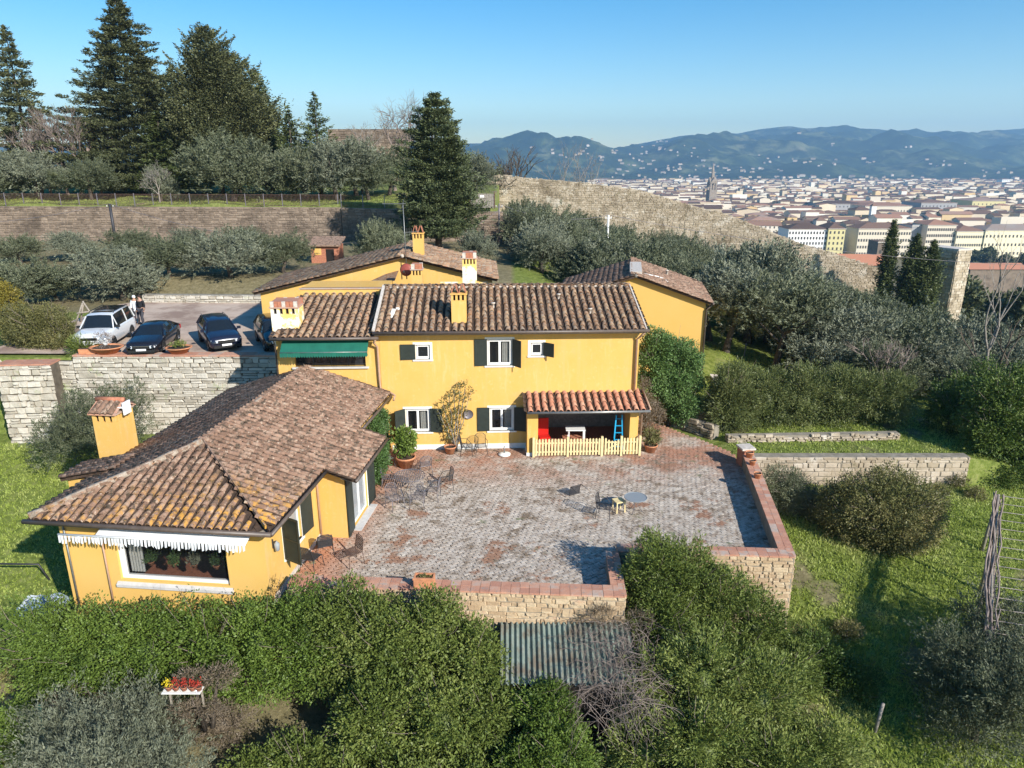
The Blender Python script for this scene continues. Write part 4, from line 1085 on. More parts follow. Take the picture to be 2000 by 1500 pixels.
# ------------------------------------------------------------------ rear house and outbuilding
def gable_house(name, O, rz, xl, xr, zap, zl, zr_, depth, zb, label, tile, pitch=.33, body=None, ov=.3):
    h = empty(name, O, R(rz), label, 'house'); b = MB()
    for y, fl in ((0, 1), (depth, -1)):
        vs = [(xl, y, zb), (xr, y, zb), (xr, y, zr_), (0, y, zap), (xl, y, zl)]
        b.add(vs, [tuple(range(5)) if fl > 0 else tuple(reversed(range(5)))])
    b.add([(xr, 0, zb), (xr, depth, zb), (xr, depth, zr_), (xr, 0, zr_)], [(0, 1, 2, 3)]); b.add([(xl, depth, zb), (xl, 0, zb), (xl, 0, zl), (xl, depth, zl)], [(0, 1, 2, 3)])
    b.build('wall', body or M['plaster'], h)
    r_ = Roof(h, tile)
    for sx, zz in ((xr, zr_), (xl, zl)):
        s_ = (zap - zz) / abs(sx); run = abs(sx) + ov; dz = run * s_; lv = math.hypot(run, dz); sg = 1 if sx > 0 else -1
        if sg > 0: r_.plane((sg * run, -ov, zap - dz + .06), (0, 1, 0), (-1, 0, s_), [(0, 0), (depth + 2 * ov, 0), (depth + 2 * ov, lv), (0, lv)], pitch=pitch, expo=.35)
        else: r_.plane((sg * run, depth + ov, zap - dz + .06), (0, -1, 0), (1, 0, s_), [(0, 0), (depth + 2 * ov, 0), (depth + 2 * ov, lv), (0, lv)], pitch=pitch, expo=.35)
    r_.ridge((0, -ov, zap + .1), (0, depth + ov, zap + .1)); r_.finish()
    return h
RH = gable_house('rear_house', (-6.0, 39.3, 0), 2.5, -7.9, 4.9, 7.75, 5.85, 6.5, 6.5, 2.8, 'low gabled yellow house rising behind the farmhouse roof ridge', M['tile'])
chimney(RH, .45, 1.05, 1.4, 2.0, 7.0, 8.85, M['plaster'], 3, 'tri', label='slim yellow chimney with two tile peaks on the rear roof')
b = MB(); b.box(2.0, 4.85, -.012, -.001, 5.6, 6.35); b.build('whitewashed_patch', M['plaster_old'], RH)
# small inner roof between ridge and rear gable
b = MB()
b.add([(-2.7, -1.2, 6.15), (-.35, -1.2, 6.62), (-.25, -.004, 7.0), (-1.0, -.004, 6.8)], [(0, 1, 2, 3)]); b.build('valley_roof', M['tile'], RH)
OB = gable_house('outbuilding', (7.15, 41.0, 0), -9, -4.3, 4.05, 6.42, 5.05, 5.05, 7.0, -.4, 'yellow gabled outbuilding with green roller blind right of the farmhouse', M['tile_wing'], body=M['plaster_ochre'])
b = MB(); b.box(4.06, 4.14, .8, 2.2, 2.6, 4.7); b.build('green_roller_blind', M['awning_green'], OB)
gutter(OB, (4.42, -.35, 4.98), (4.42, 7.3, 4.98)); pipe(OB, [(4.35, -.2, 4.9), (4.1, -.1, 4.6), (4.1, -.1, .1)], M['gutter'], .05)
b = MB(); b.box(-.35, .35, .2, 4.6, 6.36, 6.66); b.build('ridge_cover', M['mortar'], OB)
pipe(OB, [(.4, 1.2, 6.42), (1.2, 1.6, 6.22), (1.7, 2.2, 6.0), (1.9, 1.4, 5.93)], M['white'], .03, 'cable')
b = MB(); b.lathe([(.08, 0), (.08, .35), (.13, .36), (.0, .42)], 8, (2.0, 4.5, 5.8)); b.build('vent_pipe', M['mortar'], OB)
# small shed by the upper wall
p = aty(638, 540, 62); gz = 4.2
SH = empty('brick_shed', (p.x, 62, gz), 0, 'small red brick shed with a pale tiled roof under the upper wall', 'shed')
b = MB(); b.box(-1.2, 1.2, 0, 1.8, 0, 1.7); b.build('wall', M['brick_red'], SH)
b = MB(); b.poly([(-1.4, -.3, 1.75), (1.4, -.3, 1.75), (1.4, 2.1, 2.3), (-1.4, 2.1, 2.3)], (0, 0, -.1)); b.build('roof', M['tile_wing'], SH)
b = MB(); b.box(-.9, -.3, -.02, 0, .9, 1.5); b.build('yellow_panel', M['plaster'], SH)
b = MB(); b.box(.1, .8, -.02, 0, .1, 1.4); b.build('door', M['dark'], SH)
# ------------------------------------------------------------------ foliage builders (numpy)
def unit(v): return v / np.maximum(np.linalg.norm(v, axis=-1, keepdims=True), 1e-9)
def leaf_geo(C, A, Nn, L, W):
    """diamond leaves: centre, axis, normal"""
    A = unit(A); Wd = unit(np.cross(A, Nn)); n = len(C)
    L = np.broadcast_to(np.asarray(L, dtype=float).reshape(-1, 1), (n, 1)); W = np.broadcast_to(np.asarray(W, dtype=float).reshape(-1, 1), (n, 1))
    V = np.empty((n, 4, 3)); V[:, 0] = C - A * L * .5; V[:, 1] = C + Wd * W * .5 - A * L * .08; V[:, 2] = C + A * L * .5; V[:, 3] = C - Wd * W * .5 - A * L * .08
    return V.reshape(-1, 3), np.arange(n * 4).reshape(n, 4)
def sph(n, g, up=0.0):
    v = g.normal(size=(n, 3)); v[:, 2] += up; return unit(v)
def blob_mesh(name, mat, lobes, nclump, nleaf, cr, L, W, seed, shell=(.52, 1.03), up=.15, outw=.8, zmin=None, flat=1.0, spiky=0.0, core=True):
    """lobes: list (cx,cy,cz,rx,ry,rz)"""
    g = np.random.default_rng(seed); lb = np.array(lobes, dtype=float)
    wgt = (lb[:, 3] * lb[:, 4] + lb[:, 4] * lb[:, 5] + lb[:, 3] * lb[:, 5]); wgt /= wgt.sum()
    nclump = int(nclump * (1.3 if core else 1)); n = int(nclump * 2.3); li = g.choice(len(lb), n, p=wgt); d = sph(n, g, up); r = g.uniform(shell[0], shell[1], (n, 1))
    ns = lambda Q, f, o: (np.sin(Q[:, 0] * f + o) * np.cos(Q[:, 1] * f * 1.1 + 2 * o) + np.sin(Q[:, 2] * f * 1.2 + Q[:, 0] * f * .6 + o)) * .5
    P0 = lb[li, :3] + d * lb[li, 3:]
    wob = ns(P0, 2.1, seed % 7) * .17 + ns(P0, 4.6, seed % 5) * .13
    P = lb[li, :3] + d * lb[li, 3:] * r * (1 + wob[:, None])
    keep = (ns(P0, 4.1, seed % 11 + .5) + g.normal(size=n) * .3) > (-.42 if core else -9)
    for k in range(len(lb)):
        q = (P - lb[k, :3]) / lb[k, 3:]; ins = (np.linalg.norm(q, axis=1) < .72) & (li != k); keep &= ~ins
    if zmin is not None: keep &= P[:, 2] > zmin
    P = P[keep][:nclump]; d = unit(d[keep][:nclump] / lb[li[keep][:nclump], 3:] * lb[:, 3:].mean()); m = len(P)
    # clump size and brightness vary: light and dark tufts
    cs = g.uniform(.6, 1.35, (m, 1)); ct = g.beta(2.2, 2.2, m)
    ci = np.repeat(np.arange(m), nleaf)
    off = g.normal(size=(m * nleaf, 3)) * np.array([1, 1, flat]) ; rad = g.uniform(0, 1, (m * nleaf, 1)) ** .5
    off = unit(off) * rad * cr * cs[ci]
    if spiky: off += d[ci] * g.uniform(0, spiky, (m * nleaf, 1)) * cr
    C = P[ci] + off
    A = unit(d[ci] * outw + off / cr * .8 + g.normal(size=C.shape) * .55 + np.array([0, 0, .15]))
    Nn = unit(d[ci] * .6 + g.normal(size=C.shape) * .7 + np.array([0, 0, .3]))
    V, F = leaf_geo(C, A, Nn, L * g.uniform(.65, 1.3, len(C)), W * g.uniform(.7, 1.25, len(C)))
    tint = np.clip(ct[ci] * .6 + g.uniform(0, .45, len(C)), 0, 1)
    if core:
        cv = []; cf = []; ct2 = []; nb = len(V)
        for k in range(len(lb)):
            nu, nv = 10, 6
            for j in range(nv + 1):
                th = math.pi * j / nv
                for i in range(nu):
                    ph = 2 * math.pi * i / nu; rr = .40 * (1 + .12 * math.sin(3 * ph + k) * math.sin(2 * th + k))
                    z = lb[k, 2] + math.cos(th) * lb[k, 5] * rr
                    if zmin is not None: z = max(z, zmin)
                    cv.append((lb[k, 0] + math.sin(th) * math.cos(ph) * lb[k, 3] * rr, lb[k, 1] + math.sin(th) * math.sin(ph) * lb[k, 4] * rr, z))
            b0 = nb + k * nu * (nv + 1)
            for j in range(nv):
                for i in range(nu): cf.append((b0 + j * nu + i, b0 + (j + 1) * nu + i, b0 + (j + 1) * nu + (i + 1) % nu, b0 + j * nu + (i + 1) % nu)); ct2.append(.12)  # core blobs get the dark leaf tint, painting the crown's inner shade
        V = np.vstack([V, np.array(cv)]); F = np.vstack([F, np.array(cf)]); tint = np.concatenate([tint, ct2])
    return mesh_np(name, V, F, mat, tint)
def olive_mesh(name, mat, seed, lobes, ntwig=300, nleaf=36, L=.15, W=.036, tl=.75, droop=.1, up=.75, core=.62):
    g = np.random.default_rng(seed); lb = np.array(lobes, float)
    wgt = lb[:, 3] * lb[:, 4]; wgt = wgt / wgt.sum()
    li = g.choice(len(lb), ntwig, p=wgt); d = sph(ntwig, g, .35); r = g.uniform(.15, .98, (ntwig, 1))
    P = lb[li, :3] + d * lb[li, 3:] * r
    D = unit(d * .8 + g.normal(size=d.shape) * .35 + np.array([0, 0, up])); T = tl * g.uniform(.5, 1.25, (ntwig, 1)); tt = g.beta(2, 2, ntwig)
    ci = np.repeat(np.arange(ntwig), nleaf); s = g.uniform(0, 1, (len(ci), 1))
    C = P[ci] + D[ci] * T[ci] * s + np.array([0, 0, -1.]) * droop * s ** 2 + g.normal(size=(len(ci), 3)) * .085 * (1.3 - s)
    A = unit(D[ci] + g.normal(size=C.shape) * .5); Nn = g.normal(size=C.shape) + d[ci] * .5
    V, F = leaf_geo(C, A, unit(Nn), L * g.uniform(.6, 1.3, len(C)), W * g.uniform(.7, 1.3, len(C)))
    tint = np.clip(tt[ci] * .55 + g.uniform(0, .45, len(C)), 0, 1)
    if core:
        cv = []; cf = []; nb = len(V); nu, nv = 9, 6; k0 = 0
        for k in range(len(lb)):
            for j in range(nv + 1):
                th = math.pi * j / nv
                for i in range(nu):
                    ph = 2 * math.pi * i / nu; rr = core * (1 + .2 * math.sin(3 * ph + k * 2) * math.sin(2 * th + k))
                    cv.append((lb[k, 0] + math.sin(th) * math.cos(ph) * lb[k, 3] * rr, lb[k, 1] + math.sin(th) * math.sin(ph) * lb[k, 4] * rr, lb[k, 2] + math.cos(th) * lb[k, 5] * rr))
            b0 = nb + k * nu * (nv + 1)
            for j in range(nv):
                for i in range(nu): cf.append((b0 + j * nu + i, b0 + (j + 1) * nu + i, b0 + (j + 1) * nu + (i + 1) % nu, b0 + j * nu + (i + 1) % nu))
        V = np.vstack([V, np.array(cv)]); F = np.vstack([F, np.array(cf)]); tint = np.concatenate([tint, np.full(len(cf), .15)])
    return mesh_np(name, V, F, mat, tint)
def conifer_mesh(name, mat, seed, h, prof, nlev, nbr, nl=34, L=.4, W=.12, droop=.12, z0=.06, lean=0.0, spread=.32, upturn=0.0, tuft=1.0, dens=1.0):
    """prof(t) -> branch length at height fraction t"""
    g = np.random.default_rng(seed); Cs = []; As = []; Ts = []; Ds = []
    for i in range(nlev):
        t = z0 + (1 - z0) * (i + g.uniform(0, .7)) / nlev; zz = t * h; base = prof(t)
        nb = max(3, int(nbr * (0.35 + base / max(prof(k / 10.) for k in range(1, 10)))))
        for b_ in range(nb):
            ph = g.uniform(0, 2 * math.pi); ln = base * g.uniform(.55, 1.15) * (1 + .22 * math.sin(3 * ph + 9 * t + seed) + .16 * math.sin(5 * ph - 23 * t)); rot = np.array([math.cos(ph), math.sin(ph), 0]); side = np.array([-math.sin(ph), math.cos(ph), 0])
            n = max(6, int(nl * (.3 + ln / 3.0))); bt = g.beta(1.6, 1.6); kt = max(2, int((3 + ln * 1.3) * dens)); ts = g.uniform(.2, 1, kt) ** .65; ti_ = g.integers(0, kt, n); tl_ = g.normal(size=kt)
            s = np.clip(ts[ti_] + g.normal(size=n) * .10 / max(ln, 1.2) * 1.6, .05, 1.05)
            w = spread * tuft * ln * np.sin(np.clip(s, 0, 1) * math.pi * .8 + .35) * .5 + .1
            lat = tl_[ti_] * w * .8 + g.normal(size=n) * .17; z = -droop * ln * s ** 1.4 + upturn * ln * s ** 3 + g.normal(size=n) * .11
            C = rot * (s * ln)[:, None] + side * lat[:, None] + np.array([lean * t * h, 0, zz]) + np.array([0, 0, 1.]) * z[:, None]
            Cs.append(C); As.append(rot * .8 + side * (np.sign(lat) * .5)[:, None] + g.normal(size=(n, 3)) * .35 + np.array([0, 0, .1 + upturn])); Ts.append(np.clip(bt * .55 + s * .2 + g.uniform(-.05, .35, n), 0, 1)); Ds.append(np.tile(rot * .4 + np.array([0, 0, .8]), (n, 1)))
    C = np.vstack(Cs); A = np.vstack(As); T = np.concatenate(Ts); Nn = unit(np.vstack(Ds) + g.normal(size=C.shape) * .45)
    V, F = leaf_geo(C, A, Nn, L * g.uniform(.6, 1.3, len(C)), W * g.uniform(.7, 1.3, len(C)))
    return mesh_np(name, V, F, mat, T)
def bare_mesh(name, mat, seed, h, spread=.5, trunk=.12, depth=5, nb=3, first=.3, n=4, up=.25, ang=.6, shrink=.72):
    r = random.Random(seed); b = MB()
    def br(p, d, L, rad, k):
        pts = [p]; dd = d.copy()
        for i in range(3):
            dd = (dd + Vector((r.gauss(0, .12), r.gauss(0, .12), r.gauss(.02, .08)))).normalized(); p = p + dd * L / 3; pts.append(p)
        b.tube(pts, [rad, rad * .88, rad * .76, rad * .62], n if k > 1 else 3, cap=False)
        if k <= 0: return
        for i in range(nb if k < depth else nb + 1):
            a = r.uniform(0, 6.28); t = ang * r.uniform(.6, 1.3); o = dd.orthogonal().normalized(); o.rotate(Matrix.Rotation(a, 3, dd))
            nd = (dd * math.cos(t) + o * math.sin(t) * (1 + spread) + Vector((0, 0, up))).normalized()
            st = pts[r.choice([2, 3, 3])]
            br(st, nd, L * shrink * r.uniform(.75, 1.2), rad * .6, k - 1)
    br(Vector((0, 0, -.1)), Vector((r.gauss(0, .05), r.gauss(0, .05), 1)).normalized(), h * first, trunk, depth)
    return b.build(name, mat, me_only=True)
def trunk_mesh(name, mat, seed, h, r0, limbs=4, spread=1.0, lean=.15, n=7):
    r = random.Random(seed); b = MB(); p = Vector((0, 0, -.3)); pts = [p]; dx, dy = r.gauss(0, lean), r.gauss(0, lean)
    for i in range(1, 5): pts.append(Vector((dx * i * .25 * h + r.gauss(0, .03), dy * i * .25 * h + r.gauss(0, .03), h * i / 4)))
    b.tube(pts, [r0 * 1.35, r0, r0 * .85, r0 * .75, r0 * .6], n)
    for k in range(limbs):
        a = 6.28 * k / limbs + r.uniform(-.4, .4); st = pts[3 if k % 2 else 4]; q = st + Vector((math.cos(a) * spread, math.sin(a) * spread, spread * r.uniform(.7, 1.2)))
        m = (st + q) / 2 + Vector((r.gauss(0, .1), r.gauss(0, .1), -.1)); b.tube([st, m, q, q + (q - m) * .8], [r0 * .5, r0 * .38, r0 * .24, r0 * .1], 5)
    return b.build(name, mat, me_only=True)

def tree_thing(name, label, cat, crown_me, trunk_me, loc, rz=0, sc=1.0, group=None, crown_name='crown', szy=None):
    e = empty(name, loc, rz, label, cat, group)
    sc = Vector(sc) if hasattr(sc, '__len__') else Vector((sc,) * 3)
    if trunk_me: link('trunk', trunk_me, e, scale=sc)
    if crown_me: link(crown_name, crown_me, e, scale=sc)
    return e
def zat(px, py, Y): return aty(px, py, Y).z
def GT(px, ptop, Y):
    """ground point under a top seen at (px, ptop)"""
    t = aty(px, ptop, Y); return Vector((t.x, Y, ground_z(t.x, Y)))

# ---- olives: eight crown meshes about 5 m tall, 5 m wide
ol = []
for k in range(7):
    r = random.Random(50 + k); lb = [(0, 0, 3.0, 1.7, 1.7, 1.4)]
    for i in range(6):
        a = i * 1.05 + r.uniform(-.3, .3); q = r.uniform(.8, 1.5); lb.append((q * math.cos(a), q * math.sin(a), r.uniform(2.3, 3.7), r.uniform(.8, 1.25), r.uniform(.8, 1.25), r.uniform(.8, 1.2)))
    ol.append(olive_mesh('olive_crown', M['l_olive'] if k % 3 else M['l_olive2'], 100 + k, lb, ntwig=680, nleaf=30, L=.18, W=.05, tl=.85, core=0))
ot = [trunk_mesh('olive_trunk', M['bark'], k, 1.9, .16, 4, .9, .12) for k in range(3)]
OH = 4.9
ob = []
for k in range(5):
    r = random.Random(150 + k); lb = [(0, 0, 2.4, 2.0, 2.0, 1.9)]
    for i in range(7):
        a = i * .9 + r.uniform(-.3, .3); q = r.uniform(1.0, 1.9); lb.append((q * math.cos(a), q * math.sin(a), r.uniform(1.3, 3.3), r.uniform(.9, 1.35), r.uniform(.9, 1.35), r.uniform(.9, 1.4)))
    ob.append(olive_mesh('bushy_olive_crown', M['l_olive'] if k % 3 else M['l_olive2'], 160 + k, lb, ntwig=800, nleaf=30, L=.19, W=.055, tl=.9, core=0))
cnt = 0
def olive(px, Y, ptop, label, group=None, wide=1.0, mx=None, trunk=True, bushy=True):
    global cnt
    p = GT(px, ptop, Y); zt = zat(px, ptop, Y); s = max(.55, (zt - p.z) / OH); cnt += 1
    r = random.Random(int(px * 7 + Y * 13))
    return tree_thing('olive_tree', label, 'olive tree', ob[cnt % 5] if bushy else ol[cnt % 7], ot[cnt % 3] if trunk else None, p, r.uniform(0, 6.28), (s * wide, s * wide, s), group)
Lg = 'olive trees on the bank above the car park'
front = [(18, 47, 500, 1.2, 'grey olive at the far left edge above the brown shrub'), (100, 50, 520, 1.25, 'broad grey olive left of the white car'), (222, 51, 478, 1.3, 'big olive standing right behind the two people'), (320, 55, 455, 1.2, 'olive behind the low stone wall, left of the twisted trunk'), (440, 55, 440, 1.25, 'olive with a split trunk behind the low stone wall'), (545, 57, 450, 1.15, 'olive at the right end of the bank by the rear roof')]
for px, Y, pt, w, lb in front: olive(px, Y, pt, lb, Lg, w * 1.2)
bk = ['above the far left grey olive', 'behind the gap left of the black pole', 'below the black pole', 'between the pole and the split trunk', 'behind the split trunk olive', 'past the left edge in the front row', 'past the left edge at the back']
for i, (px, Y, pt) in enumerate([(30, 62, 455), (140, 63, 450), (250, 66, 450), (370, 66, 440), (480, 66, 438), (-60, 52, 500), (-70, 64, 450)]):
    olive(px, Y, pt, 'olive under the long brown wall ' + bk[i], Lg, 1.5)
olive(738, 60, 420, 'olive left of the big dark conifer, under the antenna', None, .95); olive(930, 62, 442, 'olive right of the big dark conifer behind the tall chimney', None, 1.0)
olive(770, 66, 430, 'small olive in the shade at the foot of the big conifer', None, .8)
UL = 'olive trees behind the garden railing'
ups = [(-40, 84, 300, 1.3, 'leftmost olive behind the railing'), (60, 86, 285, 1.3, 'olive behind the railing below the left conifer'), (165, 84, 300, 1.2, 'olive behind the railing before the bare thicket'), (305, 83, 318, .8, 'thin olive with a bare grey trunk behind the railing'), (440, 84, 250, 1.35, 'large rounded olive behind the railing below the ragged cypress clump'), (590, 85, 270, 1.2, 'olive behind the railing left of the tallest of the pair'), (650, 84, 262, 1.2, 'tall olive behind the railing below the bastion wall'), (715, 85, 290, 1.1, 'olive behind the railing beside the big dark conifer'), (930, 88, 292, 1.0, 'olive behind the railing right of the big dark conifer'), (-120, 88, 290, 1.3, 'olive beyond the left edge behind the railing'), (900, 95, 285, 1.0, 'far olive peeping out behind the big dark conifer'), (690, 92, 268, 1.2, 'olive in front of the left half of the bastion wall'), (755, 93, 275, 1.1, 'olive in front of the right half of the bastion wall'), (520, 90, 290, 1.0, 'shaded olive behind the railing between two larger ones')]
for px, Y, pt, w, lb in ups: olive(px, Y, pt, lb, UL, w)
# the grove on the slope
Gg = 'olive trees of the grove between the house and the old city wall'
def wall_top(px): return float(np.interp(px, [p[0] for p in pts_w], [p[1] for p in pts_w]))
pts_w = [(900, 338), (1060, 350), (1130, 356), (1250, 371), (1340, 398), (1430, 422), (1500, 450), (1560, 474), (1640, 498), (1740, 532), (1850, 575), (2100, 640)]
gr = random.Random(21); grove = []
Y = 55
while Y < 106:
    lo = 1010 if Y > 62 else 1180
    X0 = (lo - 1000) / FPX * Y; X1 = (2080 - 1000) / FPX * Y
    x = X0 + gr.uniform(0, 3)
    while x < X1 + 3:
        grove.append((x + gr.uniform(-1.2, 1.2), Y + gr.uniform(-1.8, 1.8))); x += gr.uniform(5.0, 7.0)
    Y += gr.uniform(5.4, 6.6)
for (x, Y) in grove:
    z = ground_z(x, Y); d = Y * _c - (z - CAMH) * _s; px = 1000 + FPX * x / d
    if x < 13 and 38 < Y < 52: continue
    if 1825 < px < 1925 and Y > 96: continue
    if 1690 < px < 1850 and Y > 100: continue
    hgt = gr.uniform(4.3, 6.0)
    # keep crowns below the wall top as photographed
    ptop = wall_top(px) + 22 + (28 if px > 1400 else 0) + (106 - Y) * .4
    hgt = min(hgt, zat(px, ptop, Y) - z); 
    if hgt < 2.4: continue
    cnt += 1; s = hgt / OH; w = s * gr.uniform(1.0, 1.25)
    near = 'low' if Y < 70 else ('middle' if Y < 88 else 'upper')
    side = 'left' if px < 1280 else ('middle' if px < 1560 else ('right' if px < 1800 else 'far right'))
    tree_thing('olive_tree', '%s olive in the %s rows, %s part of the grove' % ('silvery' if cnt % 5 in (0, 3) else 'green grey', near, side), 'olive tree', ob[cnt % 5], ot[cnt % 3], (x, Y, z), gr.uniform(0, 6.28), (w, w, s), Gg)
nearg = [(1432, 47.5, 512, 1.25, 'olive with a leaning trunk on the lawn right of the outbuilding'), (1534, 46, 520, 1.15, 'olive with a dark upright trunk on the sunny lawn'), (1400, 51, 500, 1.1, 'olive half hidden behind the outbuilding corner'), (1640, 44, 590, 1.2, 'low olive at the right end of the sunny lawn'), (1480, 54, 470, 1.2, 'olive behind the two lawn olives'), (1600, 52, 545, 1.15, 'olive uphill of the low lawn olive'), (1700, 50, 560, 1.2, 'olive between the lawn and the bare silver tree'), (1780, 47, 600, 1.2, 'olive below the lawn in front of the round tower'), (1860, 45, 640, 1.2, 'grey olive left of the bare silver tree trunk'), (1830, 54, 590, 1.2, 'olive in front of the stone tower'), (1920, 50, 600, 1.1, 'olive behind the bare silver tree'), (1745, 40, 660, 1.05, 'thin twiggy olive above the oleander hedge'), (1900, 39, 690, 1.0, 'silvery olive above the dark evergreen tree'), (1990, 43, 660, 1.1, 'olive at the right edge behind the silver tree'), (2060, 47, 640, 1.2, 'olive past the right edge of the slope'), (1560, 60, 520, 1.2, 'olive high behind the lawn olives'), (1250, 58, 455, 1.1, 'olive behind the outbuilding ridge'), (1150, 60, 450, 1.1, 'olive behind the left slope of the outbuilding roof'), (1060, 62, 440, 1.1, 'olive above the right end of the farmhouse ridge')]
for px, Y, pt, w, lb in nearg: olive(px, Y, pt, lb, None, w, bushy=not (1390 < px < 1560))
# small olive against the pale wall; big olives in the foreground
def near_olive(name, label, loc, lobes, seed, mat, ntwig, nleaf, L, W, tl, th, up=.6, core=0, droop=.1):
    ntwig = int(ntwig * 1.3)
    me = olive_mesh('near_olive_crown', mat, seed, lobes, ntwig, nleaf, L, W, tl, droop, up, core); t = trunk_mesh('near_olive_trunk', M['bark'], seed, th, .13, 5, .8, .1)
    return tree_thing(name, label, 'olive tree', me, t, loc)
p = aty(185, 840, 31.0); gz = ground_z(p.x, 31)
def lob(seed, n, R_, zc, rz_, sp):
    r = random.Random(seed); o = [(0, 0, zc, R_ * .75, R_ * .75, rz_)]
    for i in range(n):
        a = i * 6.28 / n + r.uniform(-.3, .3); q = R_ * sp * r.uniform(.5, 1); s_ = r.uniform(.35, .6); o.append((q * math.cos(a), q * math.sin(a), zc + r.uniform(-.5, .6) * rz_, R_ * s_, R_ * s_, rz_ * s_ * 1.3))
    return o
near_olive('olive_tree', 'round grey olive against the pale retaining wall', (p.x + .2, 31.0, gz), lob(1, 7, 2.35, 2.1, 1.7, .8), 31, M['l_olive'], 800, 34, .12, .03, .6, 1.3)
p = aty(130, 880, 27.2)
near_olive('olive_tree', 'low grey olive just behind the wing chimney', (-15.9, 26.2, ground_z(-15.9, 26)), lob(2, 5, 1.6, 1.3, 1.2, .6), 32, M['l_olive'], 420, 34, .12, .03, .55, .9)
near_olive('olive_tree', 'feathery silver olive filling the bottom left corner', (-10.3, 14.4, -4.2), lob(3, 9, 2.2, 2.2, 1.6, .75), 33, M['l_olive2'], 1300, 40, .10, .022, .8, 2.0, up=.9)
near_olive('olive_tree', 'second feathery silver olive below the first at the bottom left', (-9.0, 12.9, -4.2), lob(4, 6, 1.7, 1.8, 1.3, .8), 34, M['l_olive2'], 800, 40, .10, .022, .8, 1.6, up=.9)
p = atz(1900, 1400, -2.5)
near_olive('olive_tree', 'large dark grey olive at the bottom right corner', (13.4, 16.4, -4.0), lob(5, 9, 2.2, 2.3, 1.6, .75), 35, M['l_olive'], 1500, 40, .10, .024, .7, 1.8)
near_olive('olive_tree', 'smaller grey olive behind the large one at the bottom right', (15.6, 18.6, -3.6), lob(6, 6, 1.8, 1.9, 1.3, .75), 36, M['l_olive'], 700, 40, .10, .024, .7, 1.3)

# ---- conifers
spr = lambda a, p_, top=.02: (lambda t: a * ((1 - t) ** p_) * (.55 + .45 * min(1, t / .12)) + top)
def conifer(name, label, px, Y, ptop, width_px, seed, mat, p_=.8, nlev=46, nbr=9, L=.4, W=.13, droop=.12, z0=.06, spread=.34, upturn=.0, nl=34, prof=None, cat='conifer', tr=.3, pbase=None, lean=0, dens=1.0):
    b_ = GT(px, ptop, Y); zt = zat(px, ptop, Y); h = zt - b_.z; a = width_px / FPX * Y / 2 * 1.05
    me = conifer_mesh(name + '_crown', mat, seed, h, prof(a) if prof else spr(a, p_), nlev, nbr, nl, L, W, droop, z0, lean, spread, upturn, 1.0, dens)
    t = MB(); t.tube([(0, 0, -.4), (0, 0, h * .5), (lean * h * .95, 0, h * .97)], [tr, tr * .55, .03], 8); t = t.build('conifer_trunk', M['bark'], me_only=True)
    return tree_thing(name, label, cat, me, t, b_)
def prof_dark(a): return lambda t: a * float(np.interp(t, [0, .05, .15, .30, .42, .5, .62, .72, .80, .9, 1], [.5, .86, 1.0, .98, .93, .88, .74, .70, .54, .42, .14]))
conifer('conifer_tree', 'big dark green conifer standing alone behind the farmhouse chimneys', 848, 68, 184, 140, 61, M['l_cedar'], nlev=34, nbr=22, L=.26, W=.11, droop=.02, z0=.12, spread=.46, upturn=.14, nl=120, dens=2.2, prof=prof_dark, tr=.35)
conifer('spruce_tree', 'tallest spruce at upper left, its top reaching the frame edge', 222, 96, -18, 300, 62, M['l_conifer'], p_=.85, nlev=80, nbr=14, L=.36, W=.13, droop=.16, z0=.04, upturn=.14, nl=92, dens=1.7)
conifer('spruce_tree', 'spruce cut by the left edge of the photo', 8, 94, 48, 150, 63, M['l_conifer'], p_=.75, nlev=56, nbr=10, L=.36, W=.13, droop=.2, z0=.05, upturn=.1, nl=70, dens=1.5)
conifer('spruce_tree', 'mossy green spruce leaning against the tallest one', 305, 92, 215, 150, 64, M['l_cypress'], p_=.8, nlev=40, nbr=10, L=.45, W=.15, droop=.1, upturn=.1, nl=30)
conifer('young_spruce', 'thin young spruce with sparse tip behind the olives', 612, 92, 180, 125, 65, M['l_cypress'], p_=.9, nlev=40, nbr=11, L=.42, W=.14, droop=-.15, nl=22)
conifer('young_spruce', 'shorter young spruce left of the sparse tipped one', 562, 92, 208, 110, 66, M['l_cypress'], p_=.9, nlev=36, nbr=11, L=.42, W=.14, droop=-.15, nl=22)
def prof_clump(a): return lambda t: a * float(np.interp(t, [0, .1, .3, .5, .7, .85, .95, 1], [.5, .95, 1.0, .85, .62, .44, .25, .05]))
conifer('cypress_tree', 'ragged broad cypress with clumped crown, left one of the clump', 398, 95, 54, 165, 67, M['l_conifer'], nlev=62, nbr=16, L=.30, W=.15, droop=-.35, z0=.05, spread=.5, upturn=.2, nl=66, prof=prof_clump, cat='cypress', lean=-.0, dens=3)
conifer('cypress_tree', 'ragged broad cypress with clumped crown, middle one of the clump', 440, 97, 105, 170, 68, M['l_conifer'], nlev=54, nbr=16, L=.30, W=.15, droop=-.35, z0=.05, spread=.5, upturn=.2, nl=66, prof=prof_clump, cat='cypress', dens=3)
conifer('cypress_tree', 'slim pointed cypress at the right edge of the ragged clump', 498, 98, 142, 60, 69, M['l_cypress'], nlev=50, nbr=10, L=.4, W=.15, droop=-.8, z0=.03, spread=.4, nl=30, prof=prof_clump, cat='cypress', tr=.2)
conifer('cypress_tree', 'second slim cypress just right of the pointed one', 516, 97, 175, 44, 70, M['l_cypress'], nlev=40, nbr=9, L=.4, W=.15, droop=-.8, z0=.03, spread=.4, nl=26, prof=prof_clump, cat='cypress', tr=.2)
